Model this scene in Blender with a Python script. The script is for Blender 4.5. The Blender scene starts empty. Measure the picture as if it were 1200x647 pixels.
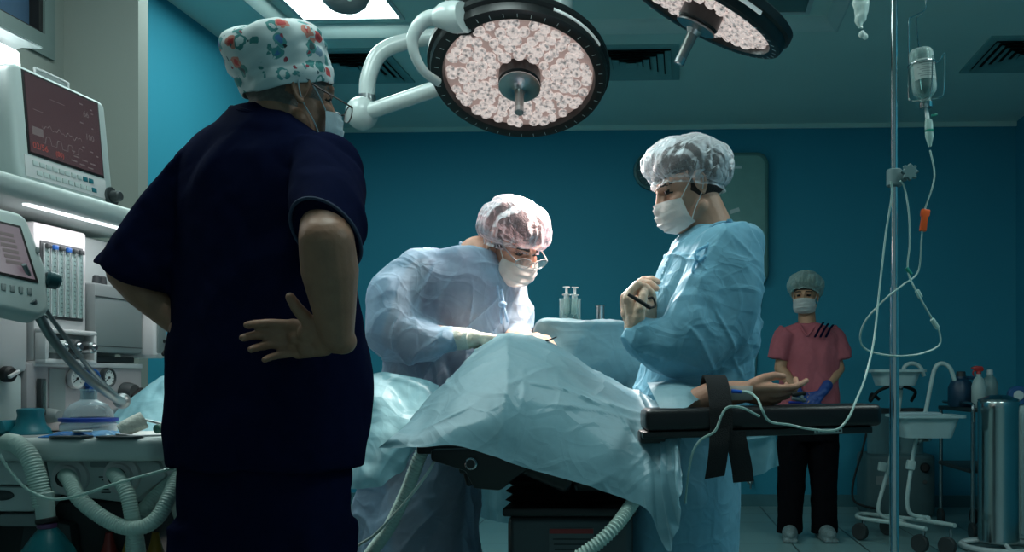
import bpy, bmesh, math, random
import numpy as np
from mathutils import Vector, Matrix, Quaternion

SC = bpy.context.scene
COL = SC.collection
V = Vector
# ---------------------------------------------------------------- camera
F = 1050.0            # focal length in pixels of the 1200 px wide frame
CX, CY = 763.0, 446.0  # where the level optical axis meets the frame
CH = 0.97             # camera height
cam_data = bpy.data.cameras.new('camera')
cam_data.sensor_fit = 'HORIZONTAL'
cam_data.sensor_width = 36.0
cam_data.lens = F / 1200.0 * 36.0
cam_data.shift_x = -(CX - 600.0) / 1200.0
cam_data.shift_y = (CY - 323.5) / 1200.0
cam_data.clip_start = 0.02
cam = bpy.data.objects.new('camera', cam_data)
cam.location = (0, 0, CH)
cam.rotation_euler = (math.pi / 2, 0, 0)
COL.objects.link(cam)
SC.camera = cam
# ---------------------------------------------------------------- exposure, world
SC.view_settings.view_transform = 'Standard'
SC.view_settings.look = 'None'
SC.view_settings.gamma = 1.0
SC.view_settings.use_curve_mapping = False
SC.view_settings.exposure = 0.0
W_STR = 0.24
world = bpy.data.worlds.new('world')
SC.world = world
world.use_nodes = True
bg = world.node_tree.nodes['Background']
bg.inputs[0].default_value = (0.36, 0.66, 0.72, 1)
bg.inputs[1].default_value = W_STR
# lamp levels, all in one place
PANEL_COL = (0.80, 1.0, 0.97)
PANEL_STR = 11.0
LAMP_COL = (1.0, 0.93, 0.88)
LAMP_W = 105.0          # the large theatre light that faces the assistant and the table
LAMP2_COL = (1.0, 0.82, 0.72)
LAMP2_W = 270.0         # the tilted theatre light aimed at the surgeon's hands
WALLWASH_W = 14.0      # daylight through the clerestory window
# ---------------------------------------------------------------- helpers
def P(px, py, d):
    """point at distance d (m) along the axis that the photograph shows at px, py"""
    return V(((px - CX) / F * d, d, CH + (CY - py) / F * d))

def lin(c):
    c = c / 255.0
    return c / 12.92 if c <= 0.04045 else ((c + 0.055) / 1.055) ** 2.4

def rgb(r, g, b):
    return (lin(r), lin(g), lin(b), 1.0)

def new_mat(name):
    m = bpy.data.materials.new(name)
    m.use_nodes = True
    nt = m.node_tree
    return m, nt, nt.nodes['Principled BSDF']

def mat(name, col, rough=0.5, metal=0.0, var=0.08, scale=12.0, bump=0.0, bscale=None, emit=None,
        estr=0.0, trans=0.0, alpha=1.0, coat=0.0, spec=None, sheen=0.0, sss=0.0, detail=3.0):
    """principled material with a procedural colour variation and bump"""
    m, nt, b = new_mat(name)
    N, L = nt.nodes, nt.links
    tc = N.new('ShaderNodeTexCoord')
    nz = N.new('ShaderNodeTexNoise'); nz.inputs['Scale'].default_value = scale
    nz.inputs['Detail'].default_value = detail
    L.new(tc.outputs['Object'], nz.inputs['Vector'])
    mx = N.new('ShaderNodeMix'); mx.data_type = 'RGBA'
    c = rgb(*col)
    lo = tuple(max(0, x * (1 - var * 1.6)) for x in c[:3]) + (1,)
    hi = tuple(min(1, x * (1 + var)) for x in c[:3]) + (1,)
    mx.inputs[6].default_value = lo; mx.inputs[7].default_value = hi
    L.new(nz.outputs['Fac'], mx.inputs[0]); L.new(mx.outputs[2], b.inputs['Base Color'])
    b.inputs['Roughness'].default_value = rough
    b.inputs['Metallic'].default_value = metal
    if trans: b.inputs['Transmission Weight'].default_value = trans
    if alpha < 1: b.inputs['Alpha'].default_value = alpha
    if coat: b.inputs['Coat Weight'].default_value = coat
    if spec is not None: b.inputs['Specular IOR Level'].default_value = spec
    if sheen: b.inputs['Sheen Weight'].default_value = sheen
    if sss:
        b.inputs['Subsurface Weight'].default_value = sss
        b.inputs['Subsurface Radius'].default_value = (0.012, 0.005, 0.003)
        b.inputs['Subsurface Scale'].default_value = 1.0
    if emit is not None:
        b.inputs['Emission Color'].default_value = rgb(*emit)
        b.inputs['Emission Strength'].default_value = estr
    if bump:
        n2 = N.new('ShaderNodeTexNoise'); n2.inputs['Scale'].default_value = bscale or scale * 4
        n2.inputs['Detail'].default_value = 4
        L.new(tc.outputs['Object'], n2.inputs['Vector'])
        bp = N.new('ShaderNodeBump'); bp.inputs['Strength'].default_value = bump
        bp.inputs['Distance'].default_value = 0.01
        L.new(n2.outputs['Fac'], bp.inputs['Height']); L.new(bp.outputs['Normal'], b.inputs['Normal'])
    return m

def cloth_mat(name, col, transl=0.35, see=0.0, rough=0.55, crease=0.5, cscale=9.0, var=0.06, gloss=0.12):
    """non-woven disposable fabric: diffuse + translucent + soft sheen, creased like paper, partly see-through"""
    m = bpy.data.materials.new(name); m.use_nodes = True
    nt = m.node_tree; N, L = nt.nodes, nt.links
    N.clear()
    out = N.new('ShaderNodeOutputMaterial')
    tc = N.new('ShaderNodeTexCoord')
    nz = N.new('ShaderNodeTexNoise'); nz.inputs['Scale'].default_value = 60; nz.inputs['Detail'].default_value = 5
    L.new(tc.outputs['Object'], nz.inputs['Vector'])
    c = rgb(*col)
    mx = N.new('ShaderNodeMix'); mx.data_type = 'RGBA'
    mx.inputs[6].default_value = tuple(x * (1 - var * 1.5) for x in c[:3]) + (1,)
    mx.inputs[7].default_value = tuple(min(1, x * (1 + var)) for x in c[:3]) + (1,)
    L.new(nz.outputs['Fac'], mx.inputs[0])
    # crease pattern: warped voronoi edges plus fine fibres
    wn = N.new('ShaderNodeTexNoise'); wn.inputs['Scale'].default_value = 4; wn.inputs['Detail'].default_value = 2
    L.new(tc.outputs['Object'], wn.inputs['Vector'])
    va = N.new('ShaderNodeVectorMath'); va.operation = 'MULTIPLY_ADD'
    L.new(wn.outputs['Color'], va.inputs[0]); va.inputs[1].default_value = (0.16, 0.16, 0.16)
    L.new(tc.outputs['Object'], va.inputs[2])
    def edges(sc, wid):
        vo = N.new('ShaderNodeTexVoronoi'); vo.feature = 'DISTANCE_TO_EDGE'
        vo.inputs['Scale'].default_value = sc
        L.new(va.outputs[0], vo.inputs['Vector'])
        mr = N.new('ShaderNodeMapRange'); mr.inputs['From Max'].default_value = wid
        mr.inputs['To Min'].default_value = 1.0; mr.inputs['To Max'].default_value = 0.0
        L.new(vo.outputs['Distance'], mr.inputs['Value']); return mr
    e1, e2 = edges(cscale, 0.09), edges(cscale * 2.3, 0.12)
    ad = N.new('ShaderNodeMath'); ad.operation = 'MULTIPLY_ADD'
    L.new(e2.outputs[0], ad.inputs[0]); ad.inputs[1].default_value = 0.35
    L.new(e1.outputs[0], ad.inputs[2])
    ad2 = N.new('ShaderNodeMath'); ad2.operation = 'MULTIPLY_ADD'
    L.new(nz.outputs['Fac'], ad2.inputs[0]); ad2.inputs[1].default_value = 0.12
    L.new(ad.outputs[0], ad2.inputs[2])
    bp = N.new('ShaderNodeBump'); bp.inputs['Strength'].default_value = crease
    bp.inputs['Distance'].default_value = 0.03 / cscale
    L.new(ad2.outputs[0], bp.inputs['Height'])
    df = N.new('ShaderNodeBsdfDiffuse'); tl = N.new('ShaderNodeBsdfTranslucent')
    gl = N.new('ShaderNodeBsdfGlossy'); gl.inputs['Roughness'].default_value = rough
    gl.inputs['Color'].default_value = (0.9, 0.95, 1, 1)
    for s in (df, tl): L.new(mx.outputs[2], s.inputs['Color'])
    for s in (df, tl, gl): L.new(bp.outputs['Normal'], s.inputs['Normal'])
    a = N.new('ShaderNodeMixShader'); a.inputs[0].default_value = transl
    L.new(df.outputs[0], a.inputs[1]); L.new(tl.outputs[0], a.inputs[2])
    lw = N.new('ShaderNodeLayerWeight'); lw.inputs['Blend'].default_value = 0.35
    L.new(bp.outputs['Normal'], lw.inputs['Normal'])
    gm = N.new('ShaderNodeMath'); gm.operation = 'MULTIPLY'; gm.inputs[1].default_value = gloss * 2
    L.new(lw.outputs['Fresnel'], gm.inputs[0])
    g = N.new('ShaderNodeMixShader')
    L.new(gm.outputs[0], g.inputs[0]); L.new(a.outputs[0], g.inputs[1]); L.new(gl.outputs[0], g.inputs[2])
    last = g
    if see > 0:
        tr = N.new('ShaderNodeBsdfTransparent')
        tr.inputs['Color'].default_value = tuple(0.5 + 0.5 * x for x in c[:3]) + (1,)
        h = N.new('ShaderNodeMixShader')
        # less see-through at a slant, as thin fabric is
        l2 = N.new('ShaderNodeLayerWeight'); l2.inputs['Blend'].default_value = 0.5
        L.new(bp.outputs['Normal'], l2.inputs['Normal'])
        mm = N.new('ShaderNodeMath'); mm.operation = 'MULTIPLY_ADD'; mm.inputs[1].default_value = -see; mm.inputs[2].default_value = see
        L.new(l2.outputs['Facing'], mm.inputs[0])
        L.new(mm.outputs[0], h.inputs[0]); L.new(g.outputs[0], h.inputs[1]); L.new(tr.outputs[0], h.inputs[2])
        last = h
    L.new(last.outputs[0], out.inputs[0])
    return m

def glass_mat(name, col=(235, 245, 245), see=0.8, rough=0.05):
    """clear plastic or glass: see-through with bright glints"""
    m = bpy.data.materials.new(name); m.use_nodes = True
    nt = m.node_tree; N, L = nt.nodes, nt.links; N.clear()
    out = N.new('ShaderNodeOutputMaterial')
    tr = N.new('ShaderNodeBsdfTransparent'); tr.inputs['Color'].default_value = rgb(*col)
    p = N.new('ShaderNodeBsdfPrincipled'); p.inputs['Base Color'].default_value = rgb(*col)
    p.inputs['Roughness'].default_value = rough
    nz = N.new('ShaderNodeTexNoise'); nz.inputs['Scale'].default_value = 30
    tc = N.new('ShaderNodeTexCoord'); L.new(tc.outputs['Object'], nz.inputs['Vector'])
    bp = N.new('ShaderNodeBump'); bp.inputs['Strength'].default_value = 0.15; bp.inputs['Distance'].default_value = 0.004
    L.new(nz.outputs['Fac'], bp.inputs['Height']); L.new(bp.outputs['Normal'], p.inputs['Normal'])
    lw = N.new('ShaderNodeLayerWeight'); lw.inputs['Blend'].default_value = 0.4
    mr = N.new('ShaderNodeMapRange'); mr.inputs['To Min'].default_value = 1 - see; mr.inputs['To Max'].default_value = min(1, 1.6 - see)
    L.new(lw.outputs['Facing'], mr.inputs['Value'])
    mx = N.new('ShaderNodeMixShader')
    L.new(mr.outputs[0], mx.inputs[0]); L.new(tr.outputs[0], mx.inputs[1]); L.new(p.outputs[0], mx.inputs[2])
    L.new(mx.outputs[0], out.inputs[0])
    return m

def glow_mat(name, col, strength):
    m, nt, b = new_mat(name)
    b.inputs['Base Color'].default_value = (0.8, 0.8, 0.8, 1) if strength > 0.5 else (0.05, 0.04, 0.04, 1)
    b.inputs['Emission Color'].default_value = tuple(col) + (1,)
    b.inputs['Emission Strength'].default_value = strength
    return m

# ---------------------------------------------------------------- mesh building
def frame(z, x=None):
    """3x3 with columns x, y, z; z given, x a hint"""
    z = V(z).normalized()
    h = V(x) if x is not None else (V((0, 0, 1)) if abs(z.z) < 0.9 else V((1, 0, 0)))
    xx = (h - z * h.dot(z)).normalized()
    yy = z.cross(xx)
    return Matrix((xx, yy, z)).transposed()

def at(loc, R=None):
    M = (R.to_4x4() if R is not None else Matrix.Identity(4))
    M.translation = V(loc)
    return M

def rz(deg): return Matrix.Rotation(math.radians(deg), 3, 'Z')
def rx(deg): return Matrix.Rotation(math.radians(deg), 3, 'X')
def ry(deg): return Matrix.Rotation(math.radians(deg), 3, 'Y')

def smooth_path(pts, n=8, rad=None):
    """Catmull-Rom through pts"""
    p = [V(q) for q in pts]
    if len(p) < 3 or n <= 1: return (p, rad) if rad is not None else p
    e = [p[0] * 2 - p[1]] + p + [p[-1] * 2 - p[-2]]
    out, ro = [], []
    for i in range(len(p) - 1):
        a, b, c, d = e[i:i + 4]
        for k in range(n):
            t = k / n
            out.append(0.5 * ((2 * b) + (c - a) * t + (2 * a - 5 * b + 4 * c - d) * t * t + (3 * b - a - 3 * c + d) * t ** 3))
            if rad is not None: ro.append(rad[i] * (1 - t) + rad[i + 1] * t)
    out.append(p[-1])
    if rad is not None:
        ro.append(rad[-1]); return out, ro
    return out

class MB:
    def __init__(s): s.v, s.f, s.m, s.cur = [], [], [], 0
    def add(s, vs, fs, M=None):
        o = len(s.v)
        s.v += [(M @ V(q)) if M is not None else V(q) for q in vs]
        s.f += [tuple(i + o for i in q) for q in fs]
        s.m += [s.cur] * len(fs)
        return s
    def mat(s, i): s.cur = i; return s
    def box(s, c, size, R=None, bev=0.0, seg=2):
        bm = bmesh.new(); bmesh.ops.create_cube(bm, size=1.0)
        for q in bm.verts: q.co = V((q.co.x * size[0], q.co.y * size[1], q.co.z * size[2]))
        if bev > 0:
            bmesh.ops.bevel(bm, geom=list(bm.edges), offset=min(bev, min(size) * 0.49), segments=seg, profile=0.5, affect='EDGES')
        bm.verts.index_update()
        s.add([q.co.copy() for q in bm.verts], [[q.index for q in f.verts] for f in bm.faces], at(c, R))
        bm.free(); return s
    def prism(s, poly, h, M=None, bev=0.0, seg=2):
        """polygon in x, y extruded 0..h in z"""
        bm = bmesh.new()
        lo = [bm.verts.new((x, y, 0)) for x, y in poly]
        f = bm.faces.new(lo)
        r = bmesh.ops.extrude_face_region(bm, geom=[f])
        for q in r['geom']:
            if isinstance(q, bmesh.types.BMVert): q.co.z += h
        bmesh.ops.recalc_face_normals(bm, faces=bm.faces)
        if bev > 0:
            bmesh.ops.bevel(bm, geom=list(bm.edges), offset=bev, segments=seg, profile=0.5, affect='EDGES')
        bm.verts.index_update()
        s.add([q.co.copy() for q in bm.verts], [[q.index for q in g.verts] for g in bm.faces], M)
        bm.free(); return s
    def lathe(s, prof, M=None, seg=24, a0=0.0, a1=2 * math.pi):
        """profile of (r, z); closed where r == 0"""
        full = abs(a1 - a0 - 2 * math.pi) < 1e-6
        n = seg if full else seg + 1
        vs, fs, rows = [], [], []
        for r, z in prof:
            if r < 1e-7:
                rows.append([len(vs)]); vs.append((0, 0, z))
            else:
                rows.append(list(range(len(vs), len(vs) + n)))
                for k in range(n):
                    a = a0 + (a1 - a0) * k / seg
                    vs.append((r * math.cos(a), r * math.sin(a), z))
        for A, B in zip(rows[:-1], rows[1:]):
            kk = range(seg)
            for k in kk:
                j = (k + 1) % n if full else k + 1
                if len(A) == 1 and len(B) == 1: continue
                if len(A) == 1: fs.append((A[0], B[j], B[k]))
                elif len(B) == 1: fs.append((A[k], A[j], B[0]))
                else: fs.append((A[k], A[j], B[j], B[k]))
        return s.add(vs, fs, M)
    def cyl(s, a, b, r, r2=None, seg=20, bev=0.0):
        a, b = V(a), V(b); d = b - a; L = d.length
        r2 = r if r2 is None else r2
        e = min(bev, L * 0.45, r * 0.9, r2 * 0.9) if bev else 0
        prof = [(0, 0), (r - e, 0), (r, e), (r2, L - e), (r2 - e, L), (0, L)] if e else [(0, 0), (r, 0), (r2, L), (0, L)]
        return s.lathe(prof, at(a, frame(d)), seg)
    def tube(s, pts, r, seg=10, n=6, closed=False, caps=True, flat=1.0):
        """round bar along a smooth path; r a number or one per point"""
        rad = [r] * len(pts) if not isinstance(r, (list, tuple)) else list(r)
        if closed:
            p = [V(q) for q in pts]
            path, rr = smooth_path([p[-1]] + p + [p[0], p[1]], n, [rad[-1]] + rad + [rad[0], rad[1]])
            path, rr = path[n:-n - 1], rr[n:-n - 1]
        else: path, rr = smooth_path(pts, n, rad)
        m = len(path); vs, fs = [], []
        t = [(path[(i + 1) % m if closed else min(i + 1, m - 1)] - path[i - 1 if closed else max(i - 1, 0)]) for i in range(m)]
        t = [q.normalized() if q.length > 1e-9 else V((0, 0, 1)) for q in t]
        u = frame(t[0]).col[0]
        for i in range(m):
            u = (u - t[i] * u.dot(t[i])).normalized(); w = t[i].cross(u)
            for k in range(seg):
                a = 2 * math.pi * k / seg
                vs.append(path[i] + (u * math.cos(a) * flat + w * math.sin(a)) * rr[i])
        for i in range(m if closed else m - 1):
            j = (i + 1) % m
            for k in range(seg):
                l = (k + 1) % seg
                fs.append((i * seg + k, i * seg + l, j * seg + l, j * seg + k))
        if caps and not closed:
            fs.append(tuple(range(seg))[::-1]); fs.append(tuple((m - 1) * seg + k for k in range(seg)))
        return s.add(vs, fs)
    def hose(s, pts, r, pitch=0.009, depth=0.13, seg=14):
        """corrugated hose"""
        path = smooth_path(pts, 24)
        d = [0.0]
        for a, b in zip(path[:-1], path[1:]): d.append(d[-1] + (b - a).length)
        L = d[-1]; n = int(L / pitch) * 4
        X = np.linspace(0, L, n)
        arr = np.array([tuple(q) for q in path])
        q = [V((float(np.interp(x, d, arr[:, 0])), float(np.interp(x, d, arr[:, 1])), float(np.interp(x, d, arr[:, 2])))) for x in X]
        rr = [r * (1 - depth * (0.5 - 0.5 * math.cos(i * math.pi / 2))) for i in range(n)]
        return s.tube(q, rr, seg=seg, n=1)
    def ball(s, c, r, R=None, seg=20, rings=12):
        r = (r, r, r) if not isinstance(r, (tuple, list)) else r
        prof = [(math.sin(math.pi * i / rings), -math.cos(math.pi * i / rings)) for i in range(rings + 1)]
        prof[0] = (0, -1); prof[-1] = (0, 1)
        M = at(c, R) @ Matrix.Diagonal((r[0], r[1], r[2], 1))
        return s.lathe(prof, M, seg)
    def cap(s, a, b, ra, rb, seg=20):
        """tapered capsule"""
        a, b = V(a), V(b); d = b - a
        if d.length < 1e-5: return s.ball(a, max(ra, rb))
        L = d.length
        prof = [(ra * math.sin(t), -ra * math.cos(t)) for t in np.linspace(0, math.pi / 2, 6)]
        prof += [(rb * math.cos(t), L + rb * math.sin(t)) for t in np.linspace(0, math.pi / 2, 6)]
        prof[0] = (0, -ra); prof[-1] = (0, L + rb)
        return s.lathe(prof, at(a, frame(d)), seg)
    def chain(s, *pr):
        for (a, ra), (b, rb) in zip(pr[:-1], pr[1:]): s.cap(a, b, ra, rb)
        return s
    def loft(s, rings, seg=40, caps=True, n=6, power=1.0):
        """rings of (centre, half-axis vector, half-axis vector) joined to a closed skin"""
        c = smooth_path([r[0] for r in rings], n); a = smooth_path([r[1] for r in rings], n); b = smooth_path([r[2] for r in rings], n)
        vs, fs = [], []
        for C, A, B in zip(c, a, b):
            for k in range(seg):
                t = 2 * math.pi * k / seg
                ct, st = math.cos(t), math.sin(t)
                vs.append(C + A * (math.copysign(abs(ct) ** power, ct)) + B * (math.copysign(abs(st) ** power, st)))
        m = len(c)
        for i in range(m - 1):
            for k in range(seg):
                l = (k + 1) % seg
                fs.append((i * seg + k, i * seg + l, (i + 1) * seg + l, (i + 1) * seg + k))
        if caps:
            fs.append(tuple(range(seg))[::-1]); fs.append(tuple((m - 1) * seg + k for k in range(seg)))
        return s.add(vs, fs)
    def sheet(s, grid):
        """rows of points -> one skin"""
        n = len(grid[0]); vs = [q for r in grid for q in r]
        fs = [(i * n + j, i * n + j + 1, (i + 1) * n + j + 1, (i + 1) * n + j) for i in range(len(grid) - 1) for j in range(n - 1)]
        return s.add(vs, fs)
    def mesh(s, name):
        me = bpy.data.meshes.new(name)
        me.from_pydata([tuple(q) for q in s.v], [], s.f); me.update()
        return me
    def build(s, name, mats, parent=None, sharp=35, origin=None, label=None, flip=True):
        me = s.mesh(name)
        if any(s.m): me.polygons.foreach_set('material_index', s.m)
        if flip:
            bm = bmesh.new(); bm.from_mesh(me); bmesh.ops.recalc_face_normals(bm, faces=bm.faces); bm.to_mesh(me); bm.free()
        return link(name, me, mats, parent, sharp, origin, label)

def link(name, me, mats, parent=None, sharp=35, origin=None, label=None):
    if sharp is not None:
        me.polygons.foreach_set('use_smooth', [True] * len(me.polygons))
        if sharp < 180: me.set_sharp_from_angle(angle=math.radians(sharp))
    for q in (mats if isinstance(mats, (list, tuple)) else [mats]): me.materials.append(q)
    o = bpy.data.objects.new(name, me); COL.objects.link(o)
    pw = V((0, 0, 0))
    if parent is not None:
        o.parent = parent
        pw = wloc(parent)
    if origin is None:
        if parent is not None: origin = pw
        else:
            n = len(me.vertices); a = np.empty(n * 3); me.vertices.foreach_get('co', a); a = a.reshape(-1, 3)
            mid = (a.min(0) + a.max(0)) / 2
            origin = V((mid[0], mid[1], a[:, 2].min()))
    me.transform(Matrix.Translation(-V(origin)))
    o.location = V(origin) - pw
    if label: o['label'] = label
    return o

def wloc(o):
    p = V(o.location)
    while o.parent is not None:
        o = o.parent; p = p + V(o.location)
    return p

def thing(name, label, cat, loc=(0, 0, 0), group=None):
    o = bpy.data.objects.new(name, None); o.empty_display_size = 0.05
    COL.objects.link(o); o.location = V(loc)
    return tag(o, label, cat, group)

def tag(o, label, cat, group=None, kind=None):
    o['label'] = label; o['category'] = cat
    if group: o['group'] = group
    if kind: o['kind'] = kind
    return o

def remeshed(mb, voxel, smooth=3, factor=0.5):
    """one continuous skin round everything in mb"""
    me = mb.mesh('tmp')
    bm = bmesh.new(); bm.from_mesh(me); bmesh.ops.recalc_face_normals(bm, faces=bm.faces); bm.to_mesh(me); bm.free()
    o = bpy.data.objects.new('tmp', me); COL.objects.link(o)
    r = o.modifiers.new('r', 'REMESH'); r.mode = 'VOXEL'; r.voxel_size = voxel
    if smooth:
        k = o.modifiers.new('s', 'SMOOTH'); k.factor = factor; k.iterations = smooth
    bpy.context.view_layer.update()
    dg = bpy.context.evaluated_depsgraph_get()
    res = bpy.data.meshes.new_from_object(o.evaluated_get(dg))
    bpy.data.objects.remove(o); bpy.data.meshes.remove(me)
    return res

def co_of(me):
    n = len(me.vertices); a = np.empty(n * 3); me.vertices.foreach_get('co', a); return a.reshape(-1, 3)
def no_of(me):
    n = len(me.vertices); a = np.empty(n * 3); me.vertices.foreach_get('normal', a); return a.reshape(-1, 3)
def set_co(me, a):
    me.vertices.foreach_set('co', np.ascontiguousarray(a).ravel()); me.update()

def wob(p, lam, seed, n=6):
    """smooth noise about -1..1"""
    g = np.random.RandomState(seed); h = np.zeros(len(p))
    for _ in range(n):
        k = g.normal(size=3); k = k / np.linalg.norm(k) * 2 * np.pi / lam * g.uniform(0.6, 1.4)
        h += np.sin(p @ k + g.uniform(0, 6.28))
    return h / n ** 0.5 / 1.2

def crumple(p, lam, seed, n=6, along=None):
    """paper-like facets with sharp creases, about -1..1"""
    g = np.random.RandomState(seed)
    q = p + 0.28 * lam * np.stack([wob(p, lam * 1.6, seed + 11 + i) for i in range(3)], 1)
    h = np.zeros(len(p))
    for i in range(n):
        k = g.normal(size=3)
        if along is not None:
            al = np.array(along) / np.linalg.norm(along); k = k - al * (k @ al) * 0.8
        k /= np.linalg.norm(k)
        t = q @ k / (lam * g.uniform(0.7, 1.5)) + g.uniform()
        tri = 2 * np.abs(t - np.floor(t) - 0.5)
        m = np.clip(0.5 + 0.9 * wob(p, lam * 2.2, seed + 40 + i), 0, 1)
        h += m * (tri - 0.5) * 2
    return h / n ** 0.5

def puff(me, fn):
    """move every vertex along its normal by fn(points, normals)"""
    c, n = co_of(me), no_of(me)
    set_co(me, c + n * fn(c, n)[:, None])
    return me

def creases(p, lam, seed, n=7, w=0.006):
    """thin sharp ridges where paper-like fabric has been folded, 0..1"""
    g = np.random.RandomState(seed)
    q = p + 0.10 * lam * np.stack([wob(p, lam * 1.5, seed + 21 + i) for i in range(3)], 1)
    h = np.zeros(len(p))
    for i in range(n):
        k = g.normal(size=3); k /= np.linalg.norm(k); l = lam * g.uniform(0.8, 1.8)
        t = q @ k / l + g.uniform()
        d = np.abs(t - np.round(t)) * l
        m = np.clip(0.3 + 1.1 * wob(p, lam * 1.4, seed + 60 + i), 0, 1)
        h = np.maximum(h, m * np.exp(-d / w))
    return h

def text_mesh(txt, size, M, font_extrude=0.0005):
    cu = bpy.data.curves.new('t', 'FONT'); cu.body = txt; cu.size = size; cu.extrude = font_extrude
    cu.align_x = 'LEFT'; cu.align_y = 'CENTER'
    o = bpy.data.objects.new('t', cu); COL.objects.link(o)
    bpy.context.view_layer.update()
    me = bpy.data.meshes.new_from_object(o.evaluated_get(bpy.context.evaluated_depsgraph_get()))
    bpy.data.objects.remove(o); bpy.data.curves.remove(cu)
    vs = [M @ q.co for q in me.vertices]; fs = [tuple(f.vertices) for f in me.polygons]
    bpy.data.meshes.remove(me)
    return vs, fs

def struct(o): o['kind'] = 'structure'; return o
# ---------------------------------------------------------------- the room (turned 2 degrees against the camera)
RMT = rz(-2.02)
XL, XR, YB, YF, ZC = -2.68, 2.55, 6.95, -1.2, 2.95
def rb(mb):
    mb.v = [RMT @ q for q in mb.v]; return mb
def rbuild(mb, name, m, sharp=35, parent=None, label=None):
    return rb(mb).build(name, m, parent, sharp, label=label)

def paint_mat(name, col, rough=0.5, spec=0.4):
    return mat(name, col, rough=rough, var=0.05, scale=1.3, bump=0.04, bscale=220, spec=spec)
M_wall = paint_mat('teal wall paint', (54, 148, 172), 0.62, 0.25)
M_wall_grey = paint_mat('grey wall paint', (140, 146, 140), 0.6)
M_ceil = paint_mat('ceiling paint', (206, 232, 226), 0.7)
M_coffer = paint_mat('coffer paint', (190, 214, 212), 0.6)
M_base = mat('baseboard', (70, 120, 128), 0.5)

# floor: large square tiles with thin joints
m, nt, b = new_mat('floor tiles'); M_floor = m
N, L = nt.nodes, nt.links
tc = N.new('ShaderNodeTexCoord'); br = N.new('ShaderNodeTexBrick')
br.offset = 0.0
br.inputs['Color1'].default_value = rgb(124, 158, 158); br.inputs['Color2'].default_value = rgb(116, 150, 152)
br.inputs['Mortar'].default_value = rgb(40, 62, 64); br.inputs['Scale'].default_value = 1.0
br.inputs['Mortar Size'].default_value = 0.005; br.inputs['Brick Width'].default_value = 0.4; br.inputs['Row Height'].default_value = 0.4
L.new(tc.outputs['Object'], br.inputs['Vector']); L.new(br.outputs['Color'], b.inputs['Base Color'])
b.inputs['Roughness'].default_value = 0.32
nz = N.new('ShaderNodeTexNoise'); nz.inputs['Scale'].default_value = 3
L.new(tc.outputs['Object'], nz.inputs['Vector'])
bp = N.new('ShaderNodeBump'); bp.inputs['Strength'].default_value = 0.05; L.new(nz.outputs['Fac'], bp.inputs['Height'])
L.new(bp.outputs['Normal'], b.inputs['Normal'])

def slab(x0, x1, y0, y1, z0, z1, mb=None):
    mb = mb or MB()
    return mb.box(((x0 + x1) / 2, (y0 + y1) / 2, (z0 + z1) / 2), (x1 - x0, y1 - y0, z1 - z0))
T = 0.12
struct(rbuild(slab(XL - T, XR + T, YF, YB + T, -0.1, 0), 'floor', M_floor))
struct(rbuild(slab(XL - T, XR + T, YB, YB + T, 0, ZC + 0.2), 'wall_back', M_wall))
struct(rbuild(slab(XR, XR + T, YF, YB, 0, ZC + 0.2), 'wall_right', M_wall))
# left wall: teal behind the pier, grey in front of it with a clerestory window opening
struct(rbuild(slab(XL - T, XL, 3.86, YB, 0, ZC + 0.2), 'wall_left', M_wall))
WZ0, WZ1, WY0, WY1 = 2.36, 2.92, 1.6, 3.72
mb = slab(XL - T, XL, YF, 3.86, 0, WZ0)
slab(XL - T, XL, YF, 3.86, WZ1, ZC + 0.2, mb); slab(XL - T, XL, YF, WY0, WZ0, WZ1, mb); slab(XL - T, XL, WY1, 3.86, WZ0, WZ1, mb)
struct(rbuild(mb, 'wall_left_front', M_wall_grey))
struct(rbuild(slab(XL, -2.35, 3.79, 3.86, 0, ZC + 0.1), 'wall_pier', M_wall_grey))
# ceiling with one long coffer
CX0, CX1, CY0, CY1, CZ = -2.29, 0.88, 0.9, 5.12, 3.01
mb = slab(XL, CX0, YF, YB, ZC, ZC + 0.2)
slab(CX1, XR, YF, YB, ZC, ZC + 0.2, mb); slab(CX0, CX1, CY1, YB, ZC, ZC + 0.2, mb); slab(CX0, CX1, YF, CY0, ZC, ZC + 0.2, mb)
struct(rbuild(mb, 'ceiling', M_ceil))
mb = slab(CX0 - 0.02, CX1 + 0.02, CY0 - 0.02, CY1 + 0.02, CZ, CZ + 0.1)
struct(rbuild(mb, 'ceiling_coffer', M_ceil))
# cove moulding lining the coffer's edge
mb = MB()
prof = [(0.0, 0.0), (0.012, -0.004), (0.03, 0.004), (0.055, 0.022), (0.07, 0.042), (0.075, 0.06), (0.0, 0.06)]
def cove(a, bq, inward):
    a, bq, inward = V(a), V(bq), V(inward)
    rows = [[a + inward * u + V((0, 0, w)), bq + inward * u + V((0, 0, w))] for u, w in prof + prof[:1]]
    mb.sheet(rows)
cove((CX0, CY0, ZC), (CX0, CY1, ZC), (1, 0, 0)); cove((CX1, CY0, ZC), (CX1, CY1, ZC), (-1, 0, 0))
cove((CX0, CY1, ZC), (CX1, CY1, ZC), (0, -1, 0))
struct(rbuild(mb, 'trim_1', M_coffer))
# cornice line and baseboards
struct(rbuild(slab(XL, XR, YB - 0.015, YB, ZC - 0.035, ZC, None), 'trim_2', M_ceil))
struct(rbuild(slab(XL, XR, YB - 0.018, YB, 0, 0.09), 'baseboard_back', M_base))
struct(rbuild(slab(XL, XL + 0.018, 3.86, YB - 0.018, 0, 0.09), 'baseboard_left', M_base))
struct(rbuild(slab(XR - 0.018, XR, YF, YB - 0.018, 0, 0.09), 'baseboard_right', M_base))
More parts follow.
